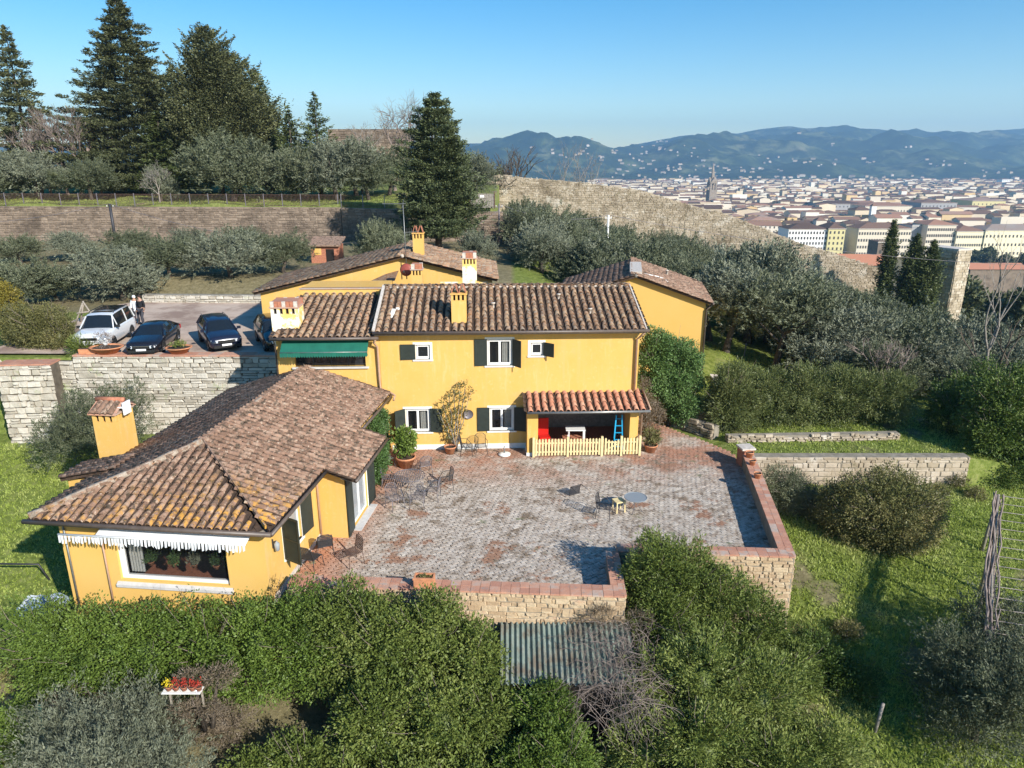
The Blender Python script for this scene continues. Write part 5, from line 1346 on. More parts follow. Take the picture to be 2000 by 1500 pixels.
conifer('cypress_tree', 'dark slim cypress between the tallest spruce and the ragged clump', 332, 99, 128, 42, 71, M['l_cypress'], nlev=50, nbr=9, L=.4, W=.15, droop=-.8, z0=.03, spread=.4, nl=26, prof=prof_clump, cat='cypress', tr=.2)
def prof_col(a): return lambda t: a * float(np.interp(t, [0, .1, .3, .6, .8, .93, 1], [.7, .95, 1.0, .82, .52, .24, .04]))
conifer('column_cypress', 'tall narrow dark cypress in front of the beige palazzo', 1748, 104, 430, 30, 72, M['l_cypress'], nlev=80, nbr=12, L=.4, W=.14, droop=-1.2, z0=.02, spread=.5, nl=26, prof=prof_col, cat='cypress', tr=.2)
conifer('column_cypress', 'left of the two broad cypresses beside the stone tower', 1793, 103, 458, 46, 73, M['l_cypress'], nlev=60, nbr=14, L=.4, W=.14, droop=-1.0, z0=.02, spread=.5, nl=28, prof=prof_col, cat='cypress', tr=.2)
conifer('column_cypress', 'right of the two broad cypresses, touching the stone tower', 1826, 102, 470, 44, 74, M['l_cypress'], nlev=60, nbr=14, L=.4, W=.14, droop=-1.0, z0=.02, spread=.5, nl=28, prof=prof_col, cat='cypress', tr=.2)

# ---- bare trees
def bare(label, px, Y, ptop, seed, mat=None, **k):
    b_ = GT(px, ptop, Y); h = zat(px, ptop, Y) - b_.z
    me = bare_mesh('bare_tree', mat or M['bark_pale'], seed, h * k.pop('hs', .95), **k); me.name = 'bare_branches'
    top = max(v.co.z for v in me.vertices); s = h / top
    e = empty('bare_tree', b_, 0, label, 'tree'); link('branches', me, e, scale=(s, s, s)); return e
bare('tall leafless tree with fine twigs left of the big dark conifer', 762, 100, 172, 3, M['twig'], trunk=.2, depth=6, nb=3, first=.2, up=.08, ang=.62, shrink=.78)
bare('smaller leafless tree in front of the bastion wall', 700, 96, 235, 4, trunk=.15, depth=5, first=.25, up=.2, ang=.5)
bare('bare pollarded tree on the old wall, left of a pair', 985, 119.5, 282, 5, M['bark'], trunk=.3, depth=4, nb=4, first=.45, ang=.5)
bare('bare stumpy tree on the old wall, right of a pair', 1012, 119.5, 284, 6, M['bark'], trunk=.3, depth=3, nb=3, first=.5, ang=.5)
bare('slender leafless tree standing above the old city wall', 1125, 121, 268, 7, trunk=.16, depth=5, nb=3, first=.3, up=.25, ang=.45)
bare('small leafless tree right of the slender one above the wall', 1165, 121, 300, 8, trunk=.12, depth=4, nb=3, first=.3, up=.2, ang=.5)
bare('tall silver barked leafless tree at the right edge', 1992, 41, 430, 9, trunk=.13, depth=5, nb=2, first=.34, up=.55, ang=.3, shrink=.74, spread=.2)
bare('dark leafless tree beside the silver one at the right edge', 1992, 40.5, 590, 10, M['bark'], trunk=.12, depth=4, nb=2, first=.34, ang=.4, up=.4)
for i, (px, pt) in enumerate([(70, 215), (100, 195), (125, 205), (45, 235), (150, 225), (20, 240), (175, 240)]):
    bare('leafless brown tree in the thicket between the two left spruces', px, 91 + i * .5, pt, 20 + i, M['twig'], trunk=.16, depth=5, nb=3, first=.25, up=.3, ang=.4)['group'] = 'bare thicket between the spruces'
bare('thin grey leafless tree behind the railing below the spruces', 300, 81.5, 310, 40, trunk=.1, depth=5, nb=3, first=.3, ang=.5)
bare('leafless fruit tree on the slope below the lawn', 1745, 38.5, 660, 41, M['twig'], trunk=.07, depth=5, nb=3, first=.25, ang=.5)

# ---- shrubs and leaf masses
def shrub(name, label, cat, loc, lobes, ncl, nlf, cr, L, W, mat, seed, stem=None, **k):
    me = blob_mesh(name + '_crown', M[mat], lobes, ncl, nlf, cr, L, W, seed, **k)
    e = empty(name, loc, 0, label, cat); link('foliage', me, e)
    b = MB(); r = random.Random(seed)
    for i in range(5 if stem is None else stem):
        lb = r.choice(lobes); b.tube([(lb[0] * .3, lb[1] * .3, -.4), (lb[0] * .6, lb[1] * .6, lb[2] * .4), (lb[0], lb[1], lb[2] + lb[5] * .3)], [.07, .05, .02], 5)
    b.build('stems', M['bark'], e)
    b = MB(); tot = sum(l[3] * l[5] for l in lobes)
    for i in range(int(min(70, 9 * tot))):
        lb = r.choice(lobes); d = Vector((r.gauss(0, 1), r.gauss(-.3, 1), abs(r.gauss(.3, .8)))).normalized(); st = Vector((lb[0] + d.x * lb[3] * .6, lb[1] + d.y * lb[4] * .6, lb[2] + d.z * lb[5] * .6)); k_ = r.uniform(.4, .75); q1 = st + Vector((d.x * lb[3], d.y * lb[4], d.z * lb[5])) * k_ * .55 + Vector((0, 0, .05)); q2 = q1 + (q1 - st) * .8 + Vector((r.uniform(-.12, .12), r.uniform(-.12, .12), r.uniform(0, .16)))
        b.tube([st, q1, q2], [.011, .008, .003], 3, cap=False)
    b.build('bare_twigs', M['twig'], e, kind='stuff'); return e
def wl_(loc, pts_):   # lobes given in world coordinates
    return [(x - loc[0], y - loc[1], z - loc[2], a, b_, c_) for x, y, z, a, b_, c_ in pts_]
# long hedge under the terrace, left
loc = (-9.0, 16.6, -4.0)
shrub('hedge', 'long leafy hedge in front of the wing and terrace wall', 'hedge', loc, wl_(loc, [(-13.4, 17.4, -.9, 1.3, 1.0, 1.9), (-11.9, 17.0, -1.0, 1.3, 1.0, 1.8), (-10.3, 16.9, -.85, 1.4, 1.1, 1.9), (-8.6, 17.0, -.75, 1.3, 1.0, 1.9), (-7.2, 17.0, -.6, 1.3, 1.0, 1.85), (-5.8, 17.1, -.4, 1.25, 1.0, 1.75)]), 4300, 15, .20, .085, .045, 'l_hedge', 81)
loc = (-2.6, 16.4, -4.0)
shrub('laurel_shrub', 'tall glossy green shrub mass below the middle of the front parapet', 'shrub', loc, wl_(loc, [(-4.6, 17.1, -.4, 1.2, 1.0, 1.85), (-3.5, 16.8, -.6, 1.3, 1.1, 1.9), (-2.3, 17.0, -.3, 1.2, .9, 1.7), (-1.15, 16.8, -.9, 1.05, .95, 1.5), (-3.6, 15.7, -2.0, 1.3, 1.0, 1.7), (-1.9, 15.6, -2.0, 1.4, 1.0, 1.6), (-.7, 15.9, -1.9, .9, .9, 1.2)]), 4400, 15, .20, .095, .05, 'l_laurel', 82)
loc = (-5.0, 15.0, -4.2)
shrub('laurel_shrub', 'green shrub at the bottom centre left, above the pink flowers', 'shrub', loc, wl_(loc, [(-5.4, 15.0, -3.0, 1.0, .8, 1.3), (-4.4, 14.6, -3.3, 1.0, .9, 1.2), (-4.0, 15.6, -2.5, .9, .8, 1.3), (-2.6, 14.3, -3.3, 1.2, .9, 1.3), (-1.0, 14.4, -3.3, 1.1, .9, 1.3)]), 2600, 15, .18, .09, .045, 'l_laurel', 83)
loc = (0.5, 14.8, -4.2)
shrub('photinia_shrub', 'green and reddish shrub at the bottom, left of the dead vine tangle', 'shrub', loc, wl_(loc, [(.95, 15.7, -1.75, .95, .75, 1.25), (1.3, 14.8, -2.4, .95, .8, 1.2), (.3, 14.7, -2.6, .9, .8, 1.1)]), 1700, 15, .17, .09, .04, 'l_hedge', 84)
# laurel mass right of the terrace notch
loc = (5.4, 18.2, -4.0)
shrub('laurel_tree', 'big laurel rising over the parapet at the terrace notch', 'shrub', loc, wl_(loc, [(4.35, 19.0, 0.35, .95, .85, 1.45), (5.4, 19.1, .35, 1.05, .85, 1.25), (4.6, 18.2, -.9, 1.2, 1.0, 1.6), (6.3, 18.9, -.6, 1.2, .9, 1.3), (7.4, 18.7, -1.15, 1.1, .9, 1.15), (6.4, 17.8, -1.7, 1.4, 1.1, 1.5), (8.3, 18.1, -2.1, 1.0, .9, 1.1)]), 4300, 15, .20, .115, .036, 'l_laurel', 85, spiky=.7)
loc = (5.0, 15.6, -4.2)
shrub('laurel_tree', 'wide laurel mass filling the bottom right centre', 'shrub', loc, wl_(loc, [(3.9, 16.6, -1.7, 1.1, 1.0, 1.5), (5.2, 16.4, -1.3, 1.3, 1.1, 1.5), (6.8, 16.3, -1.8, 1.3, 1.1, 1.4), (3.6, 15.2, -2.6, 1.2, 1.0, 1.4), (5.0, 14.9, -2.2, 1.4, 1.0, 1.5), (6.8, 14.7, -2.6, 1.4, 1.0, 1.3), (4.2, 13.6, -3.2, 1.2, .9, 1.3), (6.0, 13.5, -3.2, 1.4, 1.0, 1.3), (8.2, 15.4, -2.8, 1.3, 1.0, 1.2), (8.0, 13.9, -3.4, 1.2, 1.0, 1.0)]), 6200, 15, .20, .115, .036, 'l_laurel', 86, spiky=.7)
loc = (9.2, 18.6, -3.6)
shrub('evergreen_bush', 'dark bush on the lawn just right of the laurel mass', 'shrub', loc, wl_(loc, [(9.4, 18.9, -2.6, 1.2, 1.0, 1.1), (10.4, 18.3, -3.0, 1.0, .9, .9)]), 1100, 14, .2, .10, .04, 'l_dark', 87)
# round shrub on the lawn
c0 = atz(1705, 1000, -.2); loc = (c0.x + .95, 25.7, -2.1)
shrub('round_shrub', 'large round brownish green shrub on the lawn below the garden wall', 'shrub', loc, [(0, 0, 1.5, 2.0, 1.7, 1.7), (-1.3, .3, 1.2, 1.2, 1.2, 1.3), (1.2, 0, 1.4, 1.3, 1.2, 1.4), (.2, -.7, 1.0, 1.4, 1.1, 1.2)], 3000, 14, .24, .10, .042, 'l_mixed', 88)
c1 = atz(1540, 960, -1.2); 
shrub('dark_shrub', 'dark grey shrub in the shade against the plastered garden wall', 'shrub', (11.7, 27.6, -1.8), [(0, 0, 1.0, 1.3, .8, 1.3), (1.2, -.5, .7, 1.0, .8, 1.0)], 1000, 14, .22, .09, .03, 'l_olive', 89)
# oleander hedge behind the stone edging
pl = [(1430, 33.2), (1500, 33.4), (1570, 33.6), (1640, 33.8), (1700, 33.8), (1745, 33.6)]
lobs = []
for i, (px, Y) in enumerate(pl):
    q = aty(px, 800, Y); lobs.append((q.x, Y + .5, 1.1, 1.2, 1.15, 1.85 - .13 * i)); lobs.append((q.x + .5, Y + 1.2, 1.3, 1.15, 1.1, 1.7 - .13 * i))
loc = (lobs[4][0], 34.5, 0)
shrub('oleander_hedge', 'tall oleander hedge above the rough stone edging', 'hedge', loc, wl_(loc, lobs), 4200, 13, .26, .16, .036, 'l_oleander', 90, spiky=.9, up=.3)
shrub('oleander_bush', 'fresher green oleander at the left end of the hedge', 'shrub', (lobs[0][0] - .35, 33.2, 0), [(0, 0, 1.1, .9, .9, 1.6), (.7, .3, 1.1, .9, .9, 1.4)], 900, 13, .26, .16, .036, 'l_oleander', 91, spiky=.9, up=.3)
# dark evergreen tree at right
p = aty(1950, 830, 30.8); gz = ground_z(p.x, 30.8)
shrub('dark_tree', 'dense dark evergreen tree at the right edge above the wall end', 'tree', (p.x, 30.8, gz), [(0, 0, 2.2, 1.6, 1.4, 1.9), (1.3, .4, 2.6, 1.5, 1.4, 1.7), (-.5, -.3, 1.3, 1.1, 1.0, 1.2), (1.4, -.4, 1.2, 1.3, 1.1, 1.5)], 1900, 15, .26, .13, .06, 'l_dark', 92)
shrub('dark_tree', 'low shaded evergreen at the right edge above the pergola top', 'tree', (23.6, 30.2, ground_z(23.6, 29.5)), [(0, 0, .9, 1.6, 1.2, 1.2), (1.8, .2, .9, 1.5, 1.2, 1.2), (-1.3, -.1, .5, .9, .8, .8)], 1000, 14, .24, .11, .05, 'l_dark', 130)  # bush added to darken bright ground where tree shade lies
p = aty(1850, 840, 33.5)
shrub('dark_tree', 'shaded evergreen between the oleander hedge and the dark tree', 'tree', (p.x, 33.5, ground_z(p.x, 33.5)), [(0, 0, 1.3, 1.3, 1.1, 1.5), (1.2, .8, 1.5, 1.3, 1.1, 1.5), (2.6, 1.6, 1.6, 1.4, 1.2, 1.8)], 1200, 14, .26, .12, .05, 'l_dark', 93)
# ivy covered shrub right of the house
shrub('climbing_ivy', 'tall ivy mass climbing beside the right corner of the farmhouse', 'ivy', (7.7, 34.0, 0), [(-.6, -.2, 3.3, 1.0, .9, 1.5), (.6, .2, 3.2, 1.1, .9, 1.3), (1.1, .6, 2.2, 1.0, .9, 1.3), (.3, 0, 1.9, 1.0, .9, 1.2), (.9, -.2, .9, .8, .7, 1.0)], 2600, 14, .22, .105, .065, 'l_ivy', 94)
shrub('dry_creeper', 'dry brown creeper at the foot of the ivy by the house corner', 'creeper', (6.5, 32.4, 0), [(0, 0, 1.0, .45, .5, 1.1), (.5, .6, .6, .5, .5, .8), (-.1, .4, 1.9, .4, .4, .9)], 420, 12, .2, .10, .03, 'dry', 95, core=False)
shrub('climbing_plant', 'bright green climber in the corner between wing and farmhouse', 'creeper', (-5.75, 28.0, 0), [(.0, 0, 1.2, .45, 1.2, 1.2), (.2, -1.2, .9, .45, .8, .95), (0, 1.2, 1.5, .4, .9, 1.0)], 1100, 13, .16, .09, .05, 'l_ivy', 96)
# left shrubs by the car park
p = aty(65, 650, 35.6)
shrub('brown_shrub', 'big brownish shrub at the left edge beside the white car', 'shrub', (p.x, 36.5, 3.2), [(0, 0, 1.0, 1.5, 1.2, 1.5), (-1.3, .4, 1.1, 1.3, 1.1, 1.4), (.9, -.3, .7, .9, .8, 1.1)], 1900, 14, .22, .10, .04, 'l_brown', 97)
shrub('agapanthus_clump', 'green strappy plants at the wall edge below the brown shrub', 'shrub', (-21.9, 35.0, 3.3), [(0, 0, .35, .7, .4, .5), (.6, .1, .2, .4, .35, .35)], 260, 14, .18, .22, .03, 'l_laurel', 98, spiky=1.0, up=.6)
shrub('yellow_shrub', 'bright yellow green shrub at the left edge', 'shrub', (aty(10, 570, 42).x - .6, 42, 3.2), [(0, 0, 1.3, 1.3, 1.2, 1.5), (-1, 0, 1.9, 1.2, 1.2, 1.5)], 900, 13, .25, .13, .06, 'l_yellow', 99)
shrub('ground_bush', 'low weedy bush below the left end of the wing', 'shrub', (-14.6, 19.6, -2.7), [(0, 0, .5, 1.2, 1.0, .9), (1.0, -.7, .6, 1.0, .9, .8), (-1.2, -.6, .3, 1.2, 1.0, .7)], 1200, 14, .2, .085, .04, 'l_brown', 100)
shrub('ground_bush', 'dark green bush at the left edge below the tarpaulin', 'shrub', (-13.6, 16.2, -3.6), [(0, 0, .7, 1.2, 1.0, 1.1), (-1.0, -.5, .6, 1.2, 1.0, 1.0), (1.2, -.8, .2, 1.0, .9, .8)], 1500, 14, .2, .085, .045, 'l_hedge', 101)
shrub('dry_bush', 'twiggy brown bush between the hedge and the silver olive', 'shrub', (-10.4, 16.0, -3.4), [(0, 0, 1.5, 1.3, .7, .8), (2.2, .0, 1.2, 1.2, .6, .7), (-1.6, .1, 1.4, 1.0, .6, .8)], 1300, 12, .2, .08, .02, 'dry', 102)
shrub('garden_bush', 'rounded dark green bush at the bottom between the silver olive and the laurel shrubs', 'shrub', (-6.8, 14.9, -4.1), [(0, 0, .9, .9, .8, 1.1), (.9, .3, 1.3, .8, .7, 1.1), (-.8, -.5, .4, .7, .6, .7)], 1100, 14, .2, .085, .04, 'l_laurel', 131)
shrub('sage_bush', 'grey green bush at the bottom beside the white stakes', 'shrub', (-4.4, 13.6, -4.1), [(0, 0, .5, .7, .6, .8), (.5, -.4, .4, .6, .5, .6)], 600, 12, .16, .07, .03, 'l_olive2', 103)
b = None
# weeds on the lawn at the foot of walls etc.
for i, (px, py, z, s) in enumerate([(1865, 960, -1.6, .5), (1900, 985, -1.8, .45), (1830, 975, -1.7, .4), (1560, 1300, -3.4, .6), (1650, 1260, -3.0, .5)]):
    q = atz(px, py, z); shrub('weed_clump', ['ragged weed clump at the corner of the garden wall end', 'ragged weed clump nearest the top of the pergola', 'ragged weed clump left of the garden wall end', 'larger weed clump on the grass right of the laurel mass', 'larger weed clump at the shaded edge of the lower lawn'][i], 'weeds', (q.x, q.y, ground_z(q.x, q.y)), [(0, 0, s * .4, s, s * .8, s * .8)], 130, 12, .16, .09, .03, 'l_brown', 110 + i, stem=1, core=False)

# ---- climbing shrub trained on the facade
e = empty('trained_shrub', (-2.6, 30.42, 0), R(2.5), 'bare stemmed shrub with brown and green leaves trained on the yellow facade', 'shrub')
b = MB(); r = random.Random(2); tips = []
for i in range(7):
    a = -.7 + 1.4 * i / 6; p = Vector((r.uniform(-.1, .1), -.1, 0)); q = [p]
    for k in range(1, 7): q.append(Vector((a * (k / 6) ** 1.1 * 1.15 + r.uniform(-.05, .05), -.12 - r.uniform(0, .06), k / 6 * (3.3 - abs(a - .35) * 1.1))))
    b.tube(q, [.03, .025, .022, .018, .014, .01, .006], 5); tips += q[2:]
b.build('stems', M['bark_pale'], e)
lobs = [(t.x, t.y, t.z, .14, .08, .2) for t in tips]
link('foliage', blob_mesh('trained_leaves', M['l_brown'], lobs, 200, 6, .11, .10, .05, 5, shell=(.3, 1.1), core=False), e)

# ---- grass on the lawns
g = np.random.default_rng(9); GP = []
def lawn(n, xr, yr, cond):
    x = g.uniform(*xr, n); y = g.uniform(*yr, n)
    for a_, c_ in zip(x, y):
        if vnoise(a_ * 1.7, c_ * 1.7) > .95 and (a_ * 977.7) % 1 < .8: continue
        if cond(a_, c_): GP.append((a_, c_, ground_z(a_, c_)))
lawn(52000, (9, 30), (14, 29.6), lambda x, y: not inpoly(x, y, [(8.9, 20), (10.5, 28.8), (6, 30), (3, 20)]))
lawn(30000, (10.2, 34), (29.9, 50), lambda x, y: y > 30 and not (x < 14 and y > 40.5) )
lawn(22000, (-32, -12.5), (17, 33.2), lambda x, y: True)
lawn(14000, (-62, -2), (78.4, 92), lambda x, y: True)
GP = np.array(GP); n = len(GP)
k = 3; C = np.repeat(GP, k, 0) + np.concatenate([g.normal(size=(n * k, 2)) * .05, np.zeros((n * k, 1))], 1); hh = g.uniform(.05, .15, n * k) * np.repeat(g.uniform(.6, 1.5, n), k)
A = unit(np.concatenate([g.normal(size=(n * k, 2)) * .55, np.ones((n * k, 1))], 1)); C = C + A * hh[:, None] * .4
V, F = leaf_geo(C, A, unit(g.normal(size=C.shape)), hh, .035)
gr_o = link('grass', mesh_np('grass', V, F, M['grass'], np.clip(np.repeat(g.uniform(0, 1, n), k) * .7 + g.uniform(0, .3, n * k), 0, 1))); gr_o['kind'] = 'stuff'
# ------------------------------------------------------------------ cars
def car_paint(name, c, rough=.25):
    m, nt, b = new_mat(name); b.inputs['Base Color'].default_value = (*c, 1); b.inputs['Roughness'].default_value = rough
    b.inputs['Coat Weight'].default_value = .6; b.inputs['Coat Roughness'].default_value = .08; b.inputs['Metallic'].default_value = .1; return m
M['car_white'] = car_paint('white_car_paint', (.72, .73, .73)); M['car_black'] = car_paint('black_car_paint', (.012, .012, .016)); M['car_navy'] = car_paint('navy_car_paint', (.014, .018, .038)); M['car_dark'] = car_paint('dark_car_paint', (.01, .012, .014))
M['rubber'] = mat_plain('tyre_rubber', (.018, .018, .018), .85); M['chrome'] = mat_plain('bright_metal', (.55, .55, .55), .2, metal=.9); M['plastic'] = mat_plain('black_plastic', (.02, .02, .02), .5)
M['lens'] = mat_plain('headlight_lens', (.55, .58, .6), .1, spec=.8); M['plate'] = mat_plain('number_plate', (.75, .75, .75), .5); M['cglass'] = glass('car_glass', (.012, .016, .02), .0); M['redlens'] = mat_plain('tail_light', (.35, .01, .01), .2)
def loft(b, secs, close=False):
    n = len(secs[0]); vs = [p for s in secs for p in s]; fs = []
    for i in range(len(secs) - 1):
        for k in range(n - 1): fs.append((i * n + k, i * n + k + 1, (i + 1) * n + k + 1, (i + 1) * n + k))
    if close: fs.append(tuple(range(n))[::-1]); fs.append(tuple((len(secs) - 1) * n + k for k in range(n)))
    b.add(vs, fs)
def car(name, label, loc, rz, paint, kind):
    e = empty(name, loc, rz, label, 'car'); e.scale = (.9, .9, .9)
    if kind == 'suv': Lh, Wd, bz, belt = 2.42, .96, .32, 1.16; st = [(-2.42, .55, .74, .80), (-2.36, .38, .98, .90), (-2.1, .32, 1.06, .955), (-1.2, .30, 1.14, .96), (-.9, .3, 1.17, .96), (1.9, .3, 1.17, .96), (2.25, .34, 1.16, .95), (2.4, .4, 1.10, .90)]; cab = [(-1.15, 1.15, .84), (-.55, 1.80, .70), (-.3, 1.86, .72), (1.0, 1.90, .72), (2.05, 1.88, .70), (2.28, 1.80, .68), (2.36, 1.16, .86)]
    elif kind == 'sedan': Lh, Wd, bz, belt = 2.35, .92, .22, .92; st = [(-2.36, .40, .55, .66), (-2.30, .24, .70, .80), (-2.0, .2, .78, .90), (-1.1, .2, .90, .92), (-.8, .2, .94, .925), (1.3, .2, .96, .92), (1.9, .24, .95, .90), (2.25, .3, .90, .84), (2.35, .42, .80, .70)]; cab = [(-1.05, .92, .80), (-.25, 1.34, .60), (.0, 1.39, .61), (.6, 1.41, .60), (1.0, 1.36, .58), (1.95, .96, .70)]
    else: Lh, Wd, bz, belt = 2.2, .90, .28, 1.02; st = [(-2.22, .45, .64, .68), (-2.16, .3, .82, .82), (-1.9, .26, .90, .89), (-1.1, .26, 1.02, .90), (-.8, .26, 1.05, .905), (1.6, .26, 1.07, .90), (2.0, .28, 1.06, .88), (2.2, .36, 1.0, .8)]; cab = [(-1.05, 1.03, .80), (-.3, 1.50, .62), (-.05, 1.56, .64), (.9, 1.60, .63), (1.75, 1.55, .60), (2.12, 1.06, .74)]
    b = MB(); b.smooth = True; secs = []
    for y, zb, zt, w in st:
        half = [(w - .12, zb), (w - .02, zb + .1), (w, (zb + zt) / 2), (w - .01, zt - .14), (w - .07, zt - .03), (w * .7, zt + .015), (0, zt + .035)]
        secs.append([(x, y, z) for x, z in half] + [(-x, y, z) for x, z in half[-2::-1]])
    loft(b, secs, True); b.build('body', paint, e)
    # cabin
    def sec(c): y, z, w = c; wb = Wd - .06; zb = belt - .02; return [(wb, y, zb), (w + (wb - w) * .45, y, zb + (z - zb) * .55), (w, y, z - .05), (w * .82, y, z - .005), (0, y, z + .02), (-w * .82, y, z - .005), (-w, y, z - .05), (-w - (wb - w) * .45, y, zb + (z - zb) * .55), (-wb, y, zb)]
    S_ = [sec(c) for c in cab]
    b = MB(); b.smooth = True; loft(b, [S_[0], S_[1]]); b.build('windscreen', M['cglass'], e)
    b = MB(); b.smooth = True; loft(b, [S_[-2], S_[-1]]); b.build('rear_window', M['cglass'], e)
    b = MB(); b.smooth = True; loft(b, [[p for p in s[2:7]] for s in S_[1:-1]]); b.build('roof', paint, e)
    for sg, sl_ in ((1, slice(0, 3)), (-1, slice(6, 9))):
        b = MB(); loft(b, [s[sl_] for s in S_[1:-1]]); b.build('side_window', M['cglass'], e)
    b = MB()
    for sg in (1, -1):
        for k in ([1] + ([3] if kind == 'suv' else [2]) + [len(cab) - 2]):
            s = S_[k]; p = [Vector(s[i if sg > 0 else 8 - i]) + Vector((sg * .008, 0, 0)) for i in (0, 1, 2)]
            b.bar(p[0], p[1], .05, .06); b.bar(p[1], p[2], .05, .06)
        p = [Vector(S_[0][i if sg > 0 else 8 - i]) for i in (0, 1, 2)]; q = [Vector(S_[1][i if sg > 0 else 8 - i]) for i in (0, 1, 2)]
        b.bar(p[0], q[2], .06, .05); b.bar(Vector(S_[-1][0 if sg > 0 else 8]), Vector(S_[-2][2 if sg > 0 else 6]), .07, .06)
    b.build('pillars', paint, e)
    r_ = .36 if kind == 'suv' else .32
    for sg in (1, -1):
        for yy in (-Lh * .62, Lh * .60):
            w = empty('wheel'); w.parent = e; w.location = (sg * (Wd - .1), yy, r_)
            t = MB(); t.lathe([(r_ * .6, -.1), (r_ * .95, -.11), (r_, -.06), (r_, .06), (r_ * .95, .11), (r_ * .6, .1)], 20); o = t.build('tyre', M['rubber'], w); o.rotation_euler = (0, R(90), 0)
            t = MB(); t.lathe([(0, .07), (r_ * .15, .09)], 10)
            for k in range(5):
                a = k * 6.283 / 5; t.bar((0, 0, .08), (math.cos(a) * r_ * .6, math.sin(a) * r_ * .6, .08), .07, .02)
            t.lathe([(r_ * .56, .06), (r_ * .62, .1), (r_ * .64, .1)], 20); o = t.build('rim', M['chrome'], w); o.rotation_euler = (0, R(90) * sg, 0)
            a_ = MB(); a_.smooth = False
            pts = [(sg * (Wd + .004), yy + math.cos(t_) * (r_ + .06), max(bz, r_ + math.sin(t_) * (r_ + .06))) for t_ in [math.pi * i / 12 for i in range(13)]]
            a_.poly(pts); a_.build('wheel_arch', M['plastic'], e)
    fy = st[0][0]
    for sg in (1, -1):
        b = MB(); z = st[1][2] - .16; x0 = sg * (st[1][3] - .34); x1 = sg * (st[1][3] + .0); b.poly([(x0, fy + .005, z - .07), (x1, fy + .10, z - .05), (x1 - sg * .01, fy + .12, z + .09), (x0, fy + .03, z + .07)], (0, -.03, 0)); b.build('headlight', M['lens'], e)
        b = MB(); b.box(sg * Wd - (.0 if sg > 0 else .2), sg * Wd + (.2 if sg > 0 else 0), cab[0][0] + .2, cab[0][0] + .32, belt - .02, belt + .12); b.build('wing_mirror', paint if kind != 'suv' else M['plastic'], e)
        b = MB(); b.box(sg * (Wd - .25), sg * (Wd - .08), Lh - .03, Lh + .01, belt - .35, belt - .1); b.build('tail_light', M['redlens'], e)
    b = MB(); z = st[1][2] - .18; b.box(-.42, .42, fy - .03, fy + .04, z - .08, z + .06); b.build('grille', M['plastic'], e)
    b = MB(); b.box(-.44, .44, fy - .035, fy - .01, z + .06, z + .085); b.build('grille_trim', M['chrome'], e)
    b = MB(); b.box(-.26, .26, fy - .05, fy - .03, bz + .12, bz + .23); b.build('number_plate', M['plate'], e)
    b = MB(); b.box(-.7, .7, fy - .02, fy + .06, bz + .0, bz + .16); b.build('lower_grille', M['plastic'], e)
    if kind == 'suv':
        b = MB(); b.box(-.55, .55, -.1, .35, 1.87, 1.905); b.box(-.6, .6, .5, 2.0, 1.895, 1.925); b.build('glass_roof_panel', M['cglass'], e)
        for sg in (1, -1): b = MB(); b.tube([(sg * .66, -.2, 1.88), (sg * .66, 0, 1.95), (sg * .66, 1.9, 1.96), (sg * .66, 2.1, 1.88)], .025, 6); b.build('roof_rail', M['plastic'], e)
    if kind == 'hatch':
        for sg in (1, -1): b = MB(); b.tube([(sg * .6, -.1, 1.56), (sg * .6, .1, 1.62), (sg * .6, 1.6, 1.6)], .02, 6); b.build('roof_rail', M['plastic'], e)
    b = MB(); b.box(-Wd + .12, Wd - .12, cab[0][0] + .35, cab[0][0] + .5, belt - .2, belt + .02); b.build('dashboard', M['plastic'], e)
    return e
CZ = 3.43
def cpos(px, py): q = atz(px, py, CZ); return (q.x, q.y, CZ)
p = cpos(198, 690); car('parked_car', 'white four wheel drive car with black roof panels at the left', (p[0] - .85, p[1] + 2.15, CZ), R(9), M['car_white'], 'suv')
p = cpos(292, 692); car('parked_car', 'low black saloon between the white car and the planter bowl', (p[0] - .45, p[1] + 1.6, CZ), R(9), M['car_black'], 'sedan')
p = cpos(418, 688); car('parked_car', 'dark navy estate car with roof rails in full sun', (p[0] - .35, p[1] + 1.7, CZ), R(32), M['car_navy'], 'hatch')
p = cpos(520, 690); car('parked_car', 'black car in the shadow beside the flaked chimney', (p[0] - .1, p[1] + 1.9, CZ), R(28), M['car_dark'], 'hatch')

# ------------------------------------------------------------------ people
def skin(name, pts, edges, rad, mat, parent, root=0, lvl=1):
    me = bpy.data.meshes.new(name); me.from_pydata(pts, edges, []); me.materials.append(mat)
    o = link(name, me, parent)
    m = o.modifiers.new('skin', 'SKIN'); m.use_smooth_shade = True
    for i, v in enumerate(me.skin_vertices[0].data): v.radius = (rad[i], rad[i]) if not hasattr(rad[i], '__len__') else rad[i]; v.use_root = (i == root)
    s = o.modifiers.new('subsurf', 'SUBSURF'); s.levels = lvl; s.render_levels = lvl
    return o
M['skin'] = mat_plain('skin', (.45, .26, .18), .6); M['cloth_white'] = mat_plain('white_cloth', (.78, .78, .78), .9, noise=.1); M['cloth_black'] = mat_plain('black_cloth', (.015, .015, .018), .9); M['cloth_grey'] = mat_plain('dark_grey_cloth', (.05, .05, .06), .9); M['hair'] = mat_plain('dark_hair', (.03, .02, .015), .7); M['hair_white'] = mat_plain('pale_hat_cloth', (.7, .7, .68), .9)
